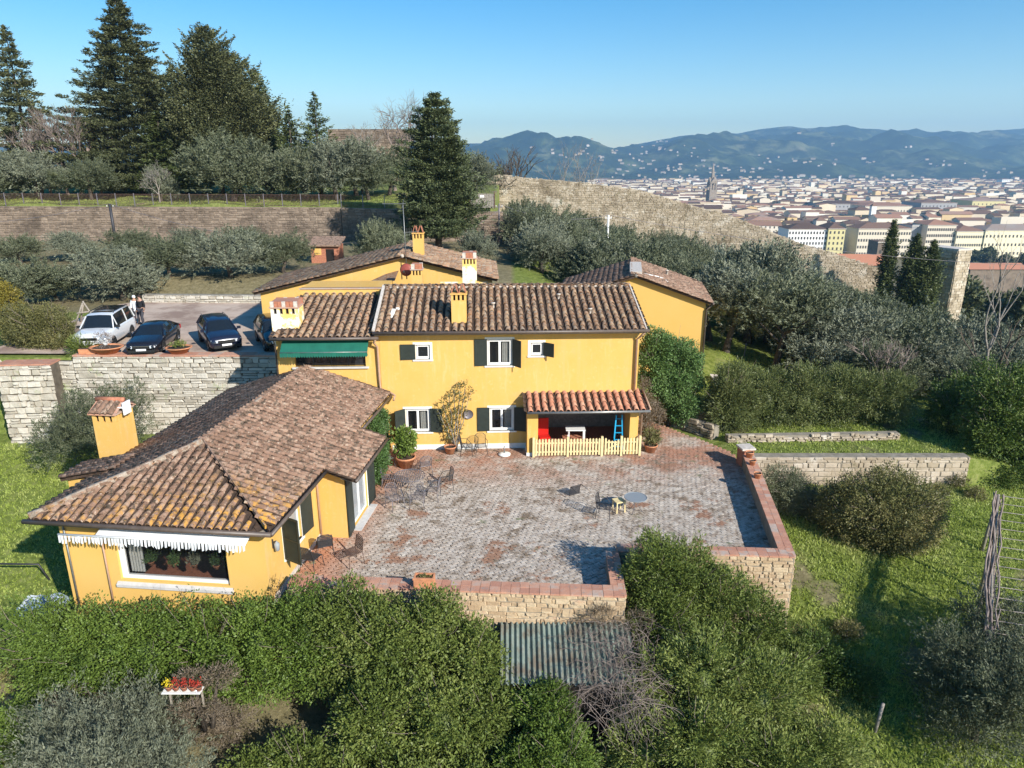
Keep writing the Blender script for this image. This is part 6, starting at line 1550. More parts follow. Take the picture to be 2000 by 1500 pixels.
def person(label, loc, rz, top, legs, hair, h=1.72, step=.12, long=False):
    e = empty('person', loc, rz, label, 'person'); s = h / 1.75
    P = [(0, 0, .95), (0, .01, 1.12), (0, .02, 1.32), (0, .02, 1.46), (0, 0, 1.55), (0, -.01, 1.66), (0, -.005, 1.73),
         (.1, 0, .9), (.11, -.03 - step, .5), (.11, .02 - step, .1), (.12, -.12 - step, .04), (-.1, 0, .9), (-.11, step - .04, .5), (-.11, step + .06, .1), (-.12, step - .06, .04),
         (.17, .02, 1.42), (.23, .03, 1.15), (.24, -.08, .9), (-.17, .02, 1.42), (-.23, .03, 1.15), (-.24, -.04, .9)]
    P = [(x * s, y * s, z * s) for x, y, z in P]
    E_ = [(0, 1), (1, 2), (2, 3), (3, 4), (4, 5), (5, 6), (0, 7), (7, 8), (8, 9), (9, 10), (0, 11), (11, 12), (12, 13), (13, 14), (3, 15), (15, 16), (16, 17), (3, 18), (18, 19), (19, 20)]
    rd = [.12, .11, .13, .11, .055, .095, .07, .09, .062, .042, .04, .09, .062, .042, .04, .055, .042, .032, .055, .042, .032]
    skin('body', P, E_, [q * s for q in rd], M['skin'], e)
    idx = [0, 1, 2, 3, 15, 16, 18, 19]; mp = {k: i for i, k in enumerate(idx)}
    Pt = [P[k] for k in idx] + [(P[16][0], (P[16][1] + P[17][1]) / 2, P[17][2] + .06 * s), (P[19][0], (P[19][1] + P[20][1]) / 2, P[20][2] + .06 * s)]
    if long: Pt[0] = (0, 0, .72 * s)
    skin('coat', Pt, [(0, 1), (1, 2), (2, 3), (3, 4), (4, 5), (3, 6), (6, 7), (5, 8), (7, 9)], [q * s for q in ([.2 if long else .155, .15, .165, .12, .08, .062, .08, .062, .05, .05])], top, e)
    skin('trousers', [P[k] for k in (0, 7, 8, 9, 11, 12, 13)], [(0, 1), (1, 2), (2, 3), (0, 4), (4, 5), (5, 6)], [q * s for q in (.14, .105, .08, .07, .105, .08, .07)], legs, e)
    for k in (10, 14):
        b = MB(); x, y, z = P[k]; b.box(x - .045, x + .045, y - .07, y + .17, 0, .09); b.build('shoe', M['cloth_black'], e)
    b = MB(); cz = P[5][2]; prof = [(.104 * math.cos(a) * s, .12 * math.sin(a) * s) for a in [-.5 + i * (math.pi / 2 + .5) / 6 for i in range(7)]]; b.lathe(prof, 14, (0, .02, cz + .02)); b.build('hair', hair, e)
    b = MB(); b.box(-.014, .014, -.125 * s, -.09 * s, cz - .03, cz + .01); b.build('nose', M['skin'], e)
    for sg, k in ((1, 17), (-1, 20)):
        hnd = MB(); x, y, z = P[k]
        for i in range(4): hnd.tube([(x, y - .03 + i * .02, z - .05), (x + .004 * sg, y - .035 + i * .022, z - .09), (x - .012 * sg, y - .04 + i * .022, z - .125 + .008 * abs(i - 1.5))], [.011, .010, .007], 5)
        hnd.tube([(x, y - .03, z - .02), (x - .01 * sg, y - .065, z - .05), (x - .01 * sg, y - .075, z - .08)], [.013, .011, .008], 5); hnd.build('fingers', M['skin'], e)
    return e
q = atz(264, 634, CZ); person('person in a long white coat standing beside the white car', (q.x, q.y + .3, CZ), R(15), M['cloth_white'], M['cloth_grey'], M['hair_white'], 1.68, .06, True)
q = atz(280, 634, CZ); person('person dressed in black walking next to the one in white', (q.x, q.y, CZ), R(-10), M['cloth_black'], M['cloth_grey'], M['hair'], 1.76, .14)

# ------------------------------------------------------------------ pots and planters
def pot(name, label, loc, r0, r1, h, plant=None, oval=1.0, mat='terracotta', cat='pot', seed=1, group=None):
    e = empty(name, loc, 0, label, cat, group); b = MB(); b.lathe([(r0 * .2, 0), (r0, 0), (r1 * .97, h * .85), (r1 * 1.06, h * .86), (r1 * 1.08, h), (r1 * .95, h), (r1 * .9, h * .8)], 18)
    o = b.build('bowl', M[mat], e); o.scale = (oval, 1, 1); b = MB(); b.lathe([(0, h * .82), (r1 * .92, h * .82)], 18); o = b.build('soil', M['soil'], e); o.scale = (oval, 1, 1)
    if plant:
        m_, n, s, zz, L, W = plant; o = link('plant', blob_mesh('pot_plant', M[m_], [(0, 0, h + zz, r1 * s * oval, r1 * s, zz * 1.15)], n, 8, .10, L, W, seed, core=False, shell=(.3, 1.0)), e)
    return e
q = cpos(212, 694); pot('planter_bowl', 'wide clay bowl with a dead grey twiggy plant before the white car', (q[0] - .1, 34.6, 3.53), .38, .62, .34, ('twig', 110, .85, .42, .10, .015), 1.25, cat='planter')
q = cpos(355, 690); pot('planter_bowl', 'wide clay bowl with low green plants between the two dark cars', (q[0], 34.65, 3.53), .34, .56, .30, ('l_laurel', 60, .7, .16, .1, .04), 1.1, cat='planter', seed=2)
e = empty('planter_box', (aty(165, 697, 34.4).x + .2, 34.45, 3.53), R(3), 'terracotta box planter on the wall end before the white car', 'planter'); b = MB(); b.box(-.4, .4, -.15, .15, 0, .26); b.build('box', M['terracotta'], e); b = MB(); b.box(-.36, .36, -.11, .11, .261, .27); b.build('soil', M['soil'], e)
q = aty(118, 655, 37); pot('flower_pot', 'orange clay pot half hidden by the brown shrub', (q.x + .4, 37, 3.35), .2, .32, .42)
q = aty(875, 884, 30.0); pot('flower_pot', 'large empty clay pot standing by the facade left of the trained shrub', (q.x + .1, 30.0, 0), .17, .27, .36)
pot('potted_shrub', 'big clay pot with a glossy round green shrub near the wing door', (-4.62, 28.5, 0), .26, .42, .5, ('l_hedge', 420, 1.45, .62, .14, .07), cat='potted plant', seed=3)
for x, y, s, lb in ((10.15, 28.1, .17, 'square clay pot on the parapet beside the end pillar'), (10.02, 27.3, .14, 'small clay pot on the parapet, second from the pillar'), (9.8, 26.0, .15, 'clay pot with a dark rim on the parapet, third from the pillar')): pot('flower_pot', lb, (x, y, PH + .0), s * .7, s, s * 1.5)
pot('flower_pot', 'clay pot with straggly plant at the right end of the porch fence', (6.35, 30.2, 0), .2, .3, .36, ('l_brown', 150, 1.7, .38, .16, .04), seed=4)
e = empty('planter_trough', atz(829, 1146, PH + .01), R(-2), 'rectangular terracotta trough standing on the front parapet', 'planter')
e.location = (atz(829, 1146, PH).x, 18.42, PH)
b = MB(); w, d, h = .30, .16, .34; b.box(-w, w, -d, -d + .04, 0, h); b.box(-w, w, d - .04, d, 0, h); b.box(-w, -w + .04, -d + .04, d - .04, 0, h); b.box(w - .04, w, -d + .04, d - .04, 0, h); b.box(-w - .02, w + .02, -d - .02, -d - .001, h - .06, h); b.build('trough', M['terracotta'], e)
b = MB(); b.box(-w + .041, w - .041, -d + .041, d - .041, 0.01, h - .06); b.build('soil', M['soil'], e); link('plant', blob_mesh('trough_plant', M['l_brown'], [(0, 0, h - .04, .24, .1, .06)], 30, 8, .05, .07, .03, 4, core=False), e)

# ------------------------------------------------------------------ wire garden furniture
def wire_chair(label, loc, rz, mat, tilt=0, slat=False, group=None):
    e = empty('garden_chair', loc, rz, label, 'chair', group); w, d, sh, bh = .24, .23, .44, .92
    for sx in (-1, 1):
        for sy in (-1, 1): b = MB(); b.tube([(sx * w, sy * d, sh), (sx * (w + .04), sy * (d + .05), 0)], .013, 5); b.build('leg', mat, e)
    b = MB(); b.tube([(-w, -d, sh), (w, -d, sh), (w, d, sh), (-w, d, sh), (-w, -d, sh)], .014, 5); n = 9
    for i in range(1, n):
        y = -d + 2 * d * i / n
        if slat: b.bar((-w, y, sh), (w, y, sh), .035, .012)
        else: b.bar((-w, y, sh), (w, y, sh), .007); x = -w + 2 * w * i / n; b.bar((x, -d, sh), (x, d, sh), .007)
    b.build('seat', mat, e)
    b = MB(); b.tube([(-w, d, sh), (-w, d + .07, bh - .1), (-w * .5, d + .09, bh), (w * .5, d + .09, bh), (w, d + .07, bh - .1), (w, d, sh)], .014, 5)
    for i in range(1, n):
        z = sh + (bh - sh) * i / n; y = d + .08 * i / n
        if slat: b.bar((-w, y, z), (w, y, z), .012, .035)
        else: b.bar((-w, y, z), (w, y, z), .007); x = -w + 2 * w * i / n; b.bar((x, d, sh), (x, d + .08, bh - .04), .007)
    b.build('backrest', mat, e)
    if not slat:
        for sx in (-1, 1): b = MB(); b.tube([(sx * w, d + .04, .68), (sx * (w + .05), 0, .66), (sx * (w + .02), -d + .05, sh)], .012, 5); b.build('armrest', mat, e)
    if tilt: e.rotation_euler.x = tilt
    return e
def round_table(label, loc, r_, h, mat, top=None, solid=False):
    e = empty('garden_table', loc, 0, label, 'table'); b = MB(); b.tube([(r_ * math.cos(a), r_ * math.sin(a), h) for a in [i * .2618 for i in range(25)]], .016, 5)
    if solid: b.lathe([(0, h), (r_ - .01, h)], 24)
    else:
        n = 14
        for i in range(1, n):
            x = -r_ + 2 * r_ * i / n; l = math.sqrt(max(0, r_ * r_ - x * x)); b.bar((x, -l, h), (x, l, h), .03, .006); 
            if i % 2: b.bar((-l, x, h - .01), (l, x, h - .01), .02, .006)
    b.build('table_top', top or mat, e)
    for k in range(3): a = k * 2.09; b = MB(); b.tube([(r_ * .6 * math.cos(a), r_ * .6 * math.sin(a), h - .02), (.06 * math.cos(a), .06 * math.sin(a), h * .5), (r_ * .7 * math.cos(a), r_ * .7 * math.sin(a), 0)], .015, 5); b.build('leg', mat, e)
    return e
IR, IL = M['iron'], M['ironlight']
wg = 'wire chairs round the patio tables'
t1 = atz(800, 965, 0); round_table('round wire topped table in the cluster near the potted shrub', (t1.x, t1.y + .2, 0), .62, .72, IL)
for (px, py, rz, lb) in ((760, 950, 95, 'wire chair left of the wire topped table'), (772, 992, 40, 'wire chair in front of the wire topped table'), (845, 975, -95, 'wire chair right of the wire topped table'), (815, 990, 5, 'low wire chair nearest the camera in the cluster'), (830, 925, 200, 'wire chair behind the wire topped table'), (755, 912, 130, 'wire chair leaning by the potted shrub'), (870, 955, -70, 'dark chair at the right edge of the cluster')):
    q = atz(px, py, 0); wire_chair(lb, (q.x, q.y, 0), R(rz), IL if px != 870 else IR, group=wg)
q = atz(1180, 1010, 0); wire_chair('dark folding chair lying beside the round blue table', (q.x, q.y, 0), R(70), IR)
q = atz(1135, 975, 0); wire_chair('dark slatted chair folded flat on the patio', (q.x, q.y, .12), R(30), IR, tilt=R(-80), slat=True)
q = atz(1240, 1000, 0); M['bluetop'] = mat_plain('blue_grey_top', (.24, .27, .29), .5); round_table('round table with a blue grey top alone on the patio', (q.x, q.y, 0), .42, .62, M['ironlight'], M['bluetop'], True)
q = atz(1208, 998, 0); e = empty('wooden_stool', (q.x, q.y, 0), R(20), 'small tan wooden stool beside the blue grey table', 'stool'); b = MB(); b.box(-.2, .2, -.2, .2, .42, .46); b.build('seat', M['wood'], e)
for sx in (-1, 1):
    for sy in (-1, 1): b = MB(); b.bar((sx * .17, sy * .17, 0), (sx * .16, sy * .16, .42), .04); b.build('leg', M['wood'], e)
q = atz(633, 1090, 0); wire_chair('slatted green chair against the wing wall', (q.x, q.y + .2, 0), R(200), M['iron'], slat=True)
q = atz(690, 1100, 0); wire_chair('slatted metal chair standing apart on the terracotta corner', (q.x, q.y, 0), R(-50), M['rust'], slat=True); q = atz(610, 1110, 0); wire_chair('slatted chair squeezed between the wing wall and parapet', (q.x, q.y, 0), R(160), M['iron'], slat=True)
for px, lb, rz in ((940, 'wire chair by the facade right of the trained shrub', 10), (912, 'small wire plant stand by the facade', 90)):
    q = atz(px, 886, 0); wire_chair(lb, (q.x, q.y - .1, 0), R(rz), IR)
q = atz(985, 888, 0); e = empty('parasol_base', (q.x, q.y, 0), 0, 'round white parasol base without its parasol', 'parasol base'); b = MB(); b.lathe([(0, 0), (.28, 0), (.28, .06), (.1, .1), (0, .1)], 18); b.build('base', M['white_wall'], e); b = MB(); b.tube([(0, 0, .1), (0, 0, .4)], .03, 8); b.build('socket', M['zinc'], e)
b = MB(); e = empty('wall_clock', (-1.98 + .0, 30.5, 1.72), R(2.5), 'round pale plate hanging on the facade behind the trained shrub', 'wall plate'); b.lathe([(0, 0), (.2, 0), (.22, .03)], 18); o = b.build('plate', M['ironlight'], e); o.rotation_euler = (R(90), 0, 0)
# things inside the porch
e = empty('red_chair', (1.5, 31.0, .02), R(10), 'bright red chair at the left inside the porch', 'chair'); M['red'] = mat_plain('red_plastic', (.55, .015, .01), .4)
b = MB(); b.box(-.25, .25, -.25, .25, .4, .46); b.build('seat', M['red'], e); b = MB(); b.box(-.25, .25, .2, .26, .46, 1.25); b.build('backrest', M['red'], e)
for sx in (-1, 1):
    for sy in (-1, 1): b = MB(); b.bar((sx * .21, sy * .21, 0), (sx * .21, sy * .21, .4), .05); b.build('leg', M['red'], e)
e = empty('blue_ladder', (4.85, 30.15, .02), R(0), 'light blue folding ladder at the right inside the porch', 'ladder'); M['blue'] = mat_plain('blue_paint', (.02, .35, .62), .5)
for sx in (-1, 1): b = MB(); b.bar((sx * .22, 0, 0), (sx * .13, .12, 1.75), .06, .04); b.build('ladder_rail', M['blue'], e)
for k in range(5): z = .25 + k * .33; b = MB(); w = .22 - .09 * z / 1.75; b.bar((-w, .07 * z, z), (w, .07 * z, z), .05, .03); b.build('rung', M['blue'], e)
e = empty('white_table', (3.0, 31.0, .02), 0, 'white topped table in the middle of the porch', 'table'); b = MB(); b.box(-.5, .4, -.3, .3, .8, .84); b.build('table_top', M['white'], e)
for sx in (-1, 1):
    for sy in (-1, 1): b = MB(); b.bar((sx * .36, sy * .25, 0), (sx * .36, sy * .25, .8), .05); b.build('leg', M['white'], e)
# plants behind the picture window
for i, x in enumerate((.7, 1.45, 2.1, 2.8, 3.25)):
    q = Matrix.Translation((-7.2, 18.3, 0)) @ Matrix.Rotation(R(-6), 4, 'Z') @ Vector((-4.65 + x, .5, .84)); pot('window_plant', ['leafy houseplant at the left of the picture window', 'small bushy houseplant, second from the left in the window', 'pale flowering houseplant in the middle of the window', 'wide leafy houseplant right of the window centre', 'round houseplant at the right end of the window'][i], q, .07, .1, .12, ('l_ivy' if i != 2 else 'l_olive2', 50, 1.9, .18, .10, .04), cat='houseplant', seed=10 + i)

# ------------------------------------------------------------------ corrugated shed roof with the dead vine tangle
e = empty('green_shed', (1.6, 17.0, -2.0), 0, 'low shed with a faded green corrugated roof against the terrace wall', 'shed')
M['corr'] = mat_multi('faded_green_metal', [(0, (.12, .155, .13)), (.5, (.18, .22, .18)), (1, (.26, .29, .25))], scale=2.5, nmix=1, rough=.8, stain=[((.15, .12, .085), 1.6, .48, .66), ((.09, .075, .055), 5, .56, .7)])
x0, x1, n = -1.95, 1.85, 25; yb_, zb_, yf, zf = .85, 1.72, -.95, 1.05
vs = []; 
for i in range(n * 8 + 1):
    x = x0 + (x1 - x0) * i / (n * 8); z = .05 * math.sin(i * math.pi / 4); vs += [(x, yb_, zb_ + z), (x, yf, zf + z)]
b = MB(); b.smooth = True; b.add(vs, [(2 * i, 2 * i + 1, 2 * i + 3, 2 * i + 2) for i in range(n * 8)])
b.build('corrugated_sheet', M['corr'], e)
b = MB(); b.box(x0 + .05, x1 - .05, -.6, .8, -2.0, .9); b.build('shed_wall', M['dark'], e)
e = empty('dead_vine', (3.2, 16.5, -1.6), 0, 'grey tangle of dead vine stems hanging over the corrugated roof', 'dead vine')
b = MB(); r = random.Random(11)
for k in range(420):
    p = Vector((r.uniform(-1.5, .8) if k % 3 else r.uniform(-.4, .6), r.uniform(-1.6, 1.0), 0)); p.z = 1.15 + .35 * p.y + r.uniform(-.2, .3) - max(0, p.x) * .3; d = Vector((r.gauss(0, 1), r.gauss(-.3, .8), r.gauss(.2, .6))).normalized(); q = [p]
    for i in range(6): d = (d + Vector((r.gauss(0, .3), r.gauss(0, .3), r.gauss(-.22, .2)))).normalized(); p = p + d * r.uniform(.12, .3); q.append(p)
    rr = r.uniform(.004, .012); b.tube(q, [rr * (1 - .12 * i) for i in range(7)], 3, cap=False)
b.build('stems', M['twig'], e, kind='stuff')
me = blob_mesh('dead_vine_leaves', M['dry'], [(-.6, 1.2, 1.65, .6, .25, .3), (.4, 1.2, 1.5, .5, .25, .25)], 160, 10, .15, .16, .012, 8, core=False, spiky=1.0); link('dry_stalks', me, e)
e = empty('white_stakes', (-3.35, 12.9, -3.9), R(15), 'bundle of pale wooden stakes leaning at the bottom of the photo', 'stakes'); r = random.Random(6)
for k in range(9): b = MB(); a = r.uniform(-.22, .22); b.bar((r.uniform(-.15, .15) + a * 2, -.8 + r.uniform(-.1, .1), -.1), (r.uniform(-.08, .08), .6, 1.7 + r.uniform(-.1, .3)), .035, .03); b.build('stake', M['white_wall'], e)
# flower bench (red and yellow geraniums) between the hedge and silver olive
q = aty(355, 1335, 15.2); e = empty('plant_bench', (q.x, 15.2, q.z - .62), 0, 'white slatted bench carrying red and yellow flower pots', 'bench')
for i in range(3): b = MB(); b.box(-.5, .5, -.14 + i * .1, -.07 + i * .1, .4, .42); b.build('slat', M['white_wall'], e)
for sx in (-1, 1): b = MB(); b.box(sx * .42 - .02, sx * .42 + .02, .1, .14, -.2, .4); b.build('leg', M['greywood'], e)
M['petal_red'] = mat_plain('red_petal', (.36, .035, .02), .8); M['petal_yellow'] = mat_plain('yellow_petal', (.65, .5, .02), .7)
for i, (dx, m_) in enumerate(((-.42, 'petal_yellow'), (-.2, 'petal_red'), (.05, 'petal_red'), (.3, 'petal_red'), (.5, 'petal_red'))):
    pot('flower_pot', ['clay pot of yellow flowers at the left end of the white bench', 'clay pot of red flowers next to the yellow ones', 'clay pot of red flowers in the middle of the bench', 'clay pot of red flowers right of the bench middle', 'clay pot of red flowers at the right end of the bench'][i], (q.x + dx * .85, 15.2, q.z - .2), .06, .085, .12, (m_, 9, 1.2, .1, .045, .035), seed=30 + i, mat='brick_red')
shrub('dry_bush', 'brown leafless bush hanging over the bench with red flowers', 'shrub', (q.x + .3, 15.5, q.z - 1.3), [(-.2, .1, 1.15, .55, .3, .3), (.5, .1, 1.2, .55, .3, .32), (0, -.3, .5, .7, .3, .3)], 420, 11, .14, .08, .02, 'dry', 119, core=False)  # bush added overhead to put the bench in shade
shrub('pink_flowers', 'small shrub with pink and white blossom at the bottom centre left', 'shrub', (-4.55, 15.0, -3.6), [(0, -.2, 1.2, .35, .3, .5), (.15, -.3, .6, .3, .3, .4)], 120, 10, .12, .08, .06, 'petal_pink', 120, core=False) if 'petal_pink' in M else None

# tarpaulin and things at far left
e = empty('tarpaulin', (aty(60, 1090, 19.5).x, 19.5, -.9), R(12), 'white and blue tarpaulin over a stack left of the wing', 'tarpaulin'); e.scale = (.62, .62, .62); e.location.z = -.95; M['tarp'] = mat_multi('tarpaulin_cloth', [(0, (.08, .17, .25)), (.5, (.30, .37, .42)), (1, (.60, .60, .58))], scale=.9, nmix=1, rough=.6)
r = random.Random(8); n = 12; vs = [(-1.1 + 2.2 * i / n, -.7 + 1.4 * j / n, .45 + .12 * r.uniform(-1, 1) + .2 * math.exp(-((i - 6) ** 2 + (j - 6) ** 2) / 14.) - (.4 if i in (0, n) or j in (0, n) else 0)) for j in range(n + 1) for i in range(n + 1)]
b = MB(); b.add(vs, [(j * (n + 1) + i, j * (n + 1) + i + 1, (j + 1) * (n + 1) + i + 1, (j + 1) * (n + 1) + i) for j in range(n) for i in range(n)]); b.build('sheet', M['tarp'], e)
b = MB(); b.box(-.9, .9, -.5, .5, -1.5, .35); b.build('stack', M['greywood'], e)
q = G(30, 15.6); e = empty('green_post', (q.x + .9, 15.6, q.z), 0, 'slim green post at the lower left edge', 'post'); b = MB(); b.tube([(0, 0, -.3), (.0, .2, 1.9)], .05, 8); b.build('shaft', M['awning_green'], e)
# wooden trestle at the left of the car park
q = cpos(172, 630)
e = empty('wooden_trestle', (q[0], q[1], 3.35), R(20), 'rustic wooden trestle of rough poles behind the white car', 'trestle')
for a_, c_ in (((-.7, 0, 0), (-.1, 0, 1.3)), ((.5, 0, 0), (-.1, .05, 1.4)), ((-.5, -.1, .7), (.4, .1, .75)), ((-.5, .4, 0), (-.1, .1, 1.2))): b = MB(); b.tube([a_, c_], .05, 6); b.build('pole', M['greywood'], e)

# ------------------------------------------------------------------ railing on the upper wall, gate panel
def railing(A, B, z0, z1, label, seed, h=1.25):
    A = Vector((*A, z0)); B = Vector((*B, z1)); e = empty('railing', A, 0, label, 'fence'); L = (B - A).length; d = (B - A) / L; n = int(L / 1.95)
    for i in range(n + 1): p = d * (L * i / n); b = MB(); b.box(p.x - .04, p.x + .04, p.y - .04, p.y + .04, p.z, p.z + h + .1); b.build('post', M['ironlight'], e)
    for zz in (.12, h): b = MB(); b.bar(Vector((0, 0, zz)), B - A + Vector((0, 0, zz)), .04, .03); b.build('rail', M['rust'], e)
    b = MB(); k = int(L / .14)
    for i in range(k): p = d * (L * i / k); b.bar((p.x, p.y, p.z + .12), (p.x, p.y, p.z + h), .022)
    b.build('thin_bars', M['rust'], e, kind='stuff'); return e
railing((-62, 78.2), (-18.6, 78.2), WZ + .02, WZ - .13, 'long rusty railing on top of the brown retaining wall', 1)
railing((-18.2, 78.0), (-6.6, 77.6), WZ - .13, WZ - .35, 'shorter rusty railing in the shade left of the big conifer', 2)
a_ = aty(918, 402, 77.4); c_ = aty(966, 402, 77.3); e = empty('sheet_gate', (a_.x, 77.4, a_.z - .2), 0, 'brown sheet metal fence panel with a small white notice', 'fence'); w = c_.x - a_.x
for i in range(9): b = MB(); b.box(i * w / 9, (i + 1) * w / 9 - .02, 0, .03 + .015 * (i % 2), 0, 1.45); b.build('sheet', M['bark_pale'], e)
for i in (0, w): b = MB(); b.box(i - .05, i + .05, -.06, .0, -.1, 1.6); b.build('post', M['rust'], e)
b = MB(); b.box(w * .5 - .25, w * .5 + .2, -.03, -.012, 1.05, 1.3); b.build('notice', M['white'], e)
# poles and wires
def pole(label, px, Y, ptop, r_, mat, z=None, name='utility_pole', extra=None):
    b_ = G(px, Y); zt = zat(px, ptop, Y); e = empty(name, b_, 0, label, 'pole'); b = MB(); b.tube([(0, 0, -.3), (0, 0, zt - b_.z)], r_, 8); b.build('shaft', mat, e)
    b = MB(); b.box(-.35, .35, -.04, .04, zt - b_.z - .35, zt - b_.z - .27); b.build('crossarm', mat, e)
    for sx in (-1, 1): b = MB(); b.lathe([(.03, 0), (.05, .06), (.03, .12), (0, .13)], 6, (sx * .3, 0, zt - b_.z - .27)); b.build('insulator', M['white'], e)
    return Vector((b_.x, Y, zt))
w1 = pole('black wooden utility pole with a lamp before the brown wall', 228, 72, 398, .14, M['iron']); w2 = pole('slim white concrete pole rising out of the olive grove', 1184, 78, 420, .11, M['white_wall']); w3 = pole('thin grey pole at the corner of the brown wall', 975, 74, 398, .07, M['ironlight'])
w4 = aty(-260, 440, 72); w5 = aty(2100, 520, 90)
def wire(a, c, sag, label):
    mid = (a + c) / 2; e = empty('overhead_wire', a, 0, label, 'wire'); b = MB(); pts = [(a.lerp(c, t) - a + Vector((0, 0, -4 * sag * t * (1 - t)))) for t in [i / 12 for i in range(13)]]; b.tube(pts, .022, 4, cap=False); b.build('cable', M['ironlight'], e)
wire(w1, w4, .8, 'overhead wire left of the black pole'); wire(w1, aty(800, 468, 68), 1.6, 'overhead wire sagging from the black pole across the brown wall'); wire(w3, w2, .9, 'overhead wire between the corner pole and the white pole'); wire(w2, w5, 1.2, 'overhead wire running right from the white pole over the grove'); wire(aty(812, 476, 70), w3 + Vector((0, 0, -.6)), .8, 'overhead wire behind the big conifer to the corner pole')
# aerial and satellite dish
AX = aty(790, 505, 38.6); e = empty('tv_aerial', (AX.x + .05, 38.9, 7.4), 0, 'tall television aerial on the rear house gable', 'aerial'); top = zat(786, 396, 38.9) - 7.4
b = MB(); b.tube([(0, 0, -.6), (-.05, 0, top)], .025, 6); b.build('mast', M['zinc'], e)
b = MB(); b.bar((-1.15, 0, top - .05), (.1, 0, top - .05), .03)
for i in range(11): x = -1.1 + i * .11; b.bar((x, -.22, top - .05), (x, .22, top - .05), .012)
b.bar((-.05, -.3, top - .25), (-.05, .3, top + .15), .02); b.build('antenna_boom', M['zinc'], e)
b = MB(); b.bar((-.1, 0, top - 1.55), (.75, 0, top - 1.5), .025)
for i in range(6): x = .1 + i * .12; b.bar((x, 0, top - 1.72), (x, 0, top - 1.32), .012)
b.build('lower_boom', M['zinc'], e)
for px, py, Yd, r_, lb in ((793, 527, 37.2, .33, 'round brick red satellite dish before the rear gable'), (812, 532, 37.7, .26, 'second smaller red dish half hidden behind the first')):
    q = aty(px, py, Yd); e = empty('satellite_dish', q, R(-6), lb, 'satellite dish'); b = MB(); b.lathe([(0, .08), (r_ * .5, .06), (r_ * .85, .02), (r_, -.02), (r_ * .98, -.03)], 22); o = b.build('dish', mat_plain('dish_red', (.30, .07, .05), .5), e); o.rotation_euler = (R(82), 0, 0)
    b = MB(); b.tube([(0, .05, 0), (0, .1, -.5)], .03, 6); b.build('bracket', M['zinc'], e); b = MB(); b.bar((0, 0, -r_ * .8), (0, -.45, -.05), .02); b.bar((0, -.45, -.08), (0, -.45, .02), .06); b.build('feed_arm', M['zinc'], e)
# ------------------------------------------------------------------ wire pergola on the right
e = empty('vine_pergola', (17, 24, 0), 0, 'weathered vine pergola of posts and wires on the lower lawn', 'pergola'); V_ = Vector((17, 24, 0))
hz = .45
B0 = atz(1950, 968, hz); B1 = atz(1938, 1100, hz - .6); B2 = atz(1935, 1235, hz - 1.0)
b = MB(); r = random.Random(3)
line = [B0.lerp(B1, t) for t in (0, .2, .4, .6, .8)] + [B1.lerp(B2, t) for t in (0, .25, .5, .75, 1)]
for k in range(16):
    off = Vector((r.uniform(-.2, .2), 0, r.uniform(-.25, .15))); b.tube([p - V_ + off + Vector((r.uniform(-.09, .09), 0, r.uniform(-.06, .06))) for p in line], r.uniform(.012, .03), 4, cap=False)
b.build('vine_stems', M['twig'], e)
bb = MB(); bb.tube([p - V_ for p in line], .05, 6); bb.build('beam', M['greywood'], e)
for p in (B0, line[3], B1, line[7], B2):
    gz = ground_z(p.x + .1, p.y); b = MB(); b.tube([p - V_ + Vector((0, 0, .05)), Vector((p.x + r.uniform(-.2, .1), p.y + .1, gz - .3)) - V_], [.05, .07], 6); b.build('post', M['greywood'], e)
for k in range(15):
    t = k / 14 * (len(line) - 1); i = min(int(t), len(line) - 2); p = line[i].lerp(line[i + 1], t - i) - V_; b = MB(); b.tube([p, p + Vector((1.5, -.25, -.12)), p + Vector((3.0, -.5, -.16)), p + Vector((4.5, -.75, -.1)), p + Vector((6, -1.0, .0))], .016, 4, cap=False); b.build('wire', M['bark_pale'], e)
for q in (B0 + Vector((5.8, -1, 0)), B1 + Vector((5.8, -1, 0)), B2 + Vector((5.8, -1, 0))):
    b = MB(); b.tube([q - V_ , Vector((q.x, q.y, ground_z(q.x, q.y) - .3)) - V_], .06, 6); b.build('post', M['greywood'], e)
# short stakes on the lawns
for px, py, z, h, lb in ((1453, 690, -.1, 1.0, 'pale stake on the sunny lawn beside the oleander hedge'), (1703, 1455, -3.6, 1.0, 'short grey stake in the shade at the bottom right')):
    q = atz(px, py, z); e = empty('stake', (q.x, q.y, ground_z(q.x, q.y)), 0, lb, 'stake'); b = MB(); b.tube([(0, 0, -.2), (.1, 0, h)], .05, 6); b.build('shaft', M['bark_pale'], e)
b = MB(); e = empty('garden_path', (0, 0, 0)); e['kind'] = 'structure'
zz = .02; b.poly([(11.55, 34.5, gR(11.5, 34.5) + .06), (12.2, 34.5, gR(12.2, 34.5) + .06), (12.6, 41, gR(12.6, 41) + .25), (11.9, 41, gR(11.9, 41) + .25)]); b.build('paving_strip', M['mortar'], e)
b = MB(); e = empty('rusty_handrail', (-18.2, 23.0, ground_z(-18.2, 23)), R(10), 'bent black handrail on the grass at the far left', 'handrail'); b.tube([(-.9, 0, 0), (-.9, 0, .9), (.7, 0, .7), (.95, 0, 0)], .035, 6); b.build('rail', M['iron'], e)
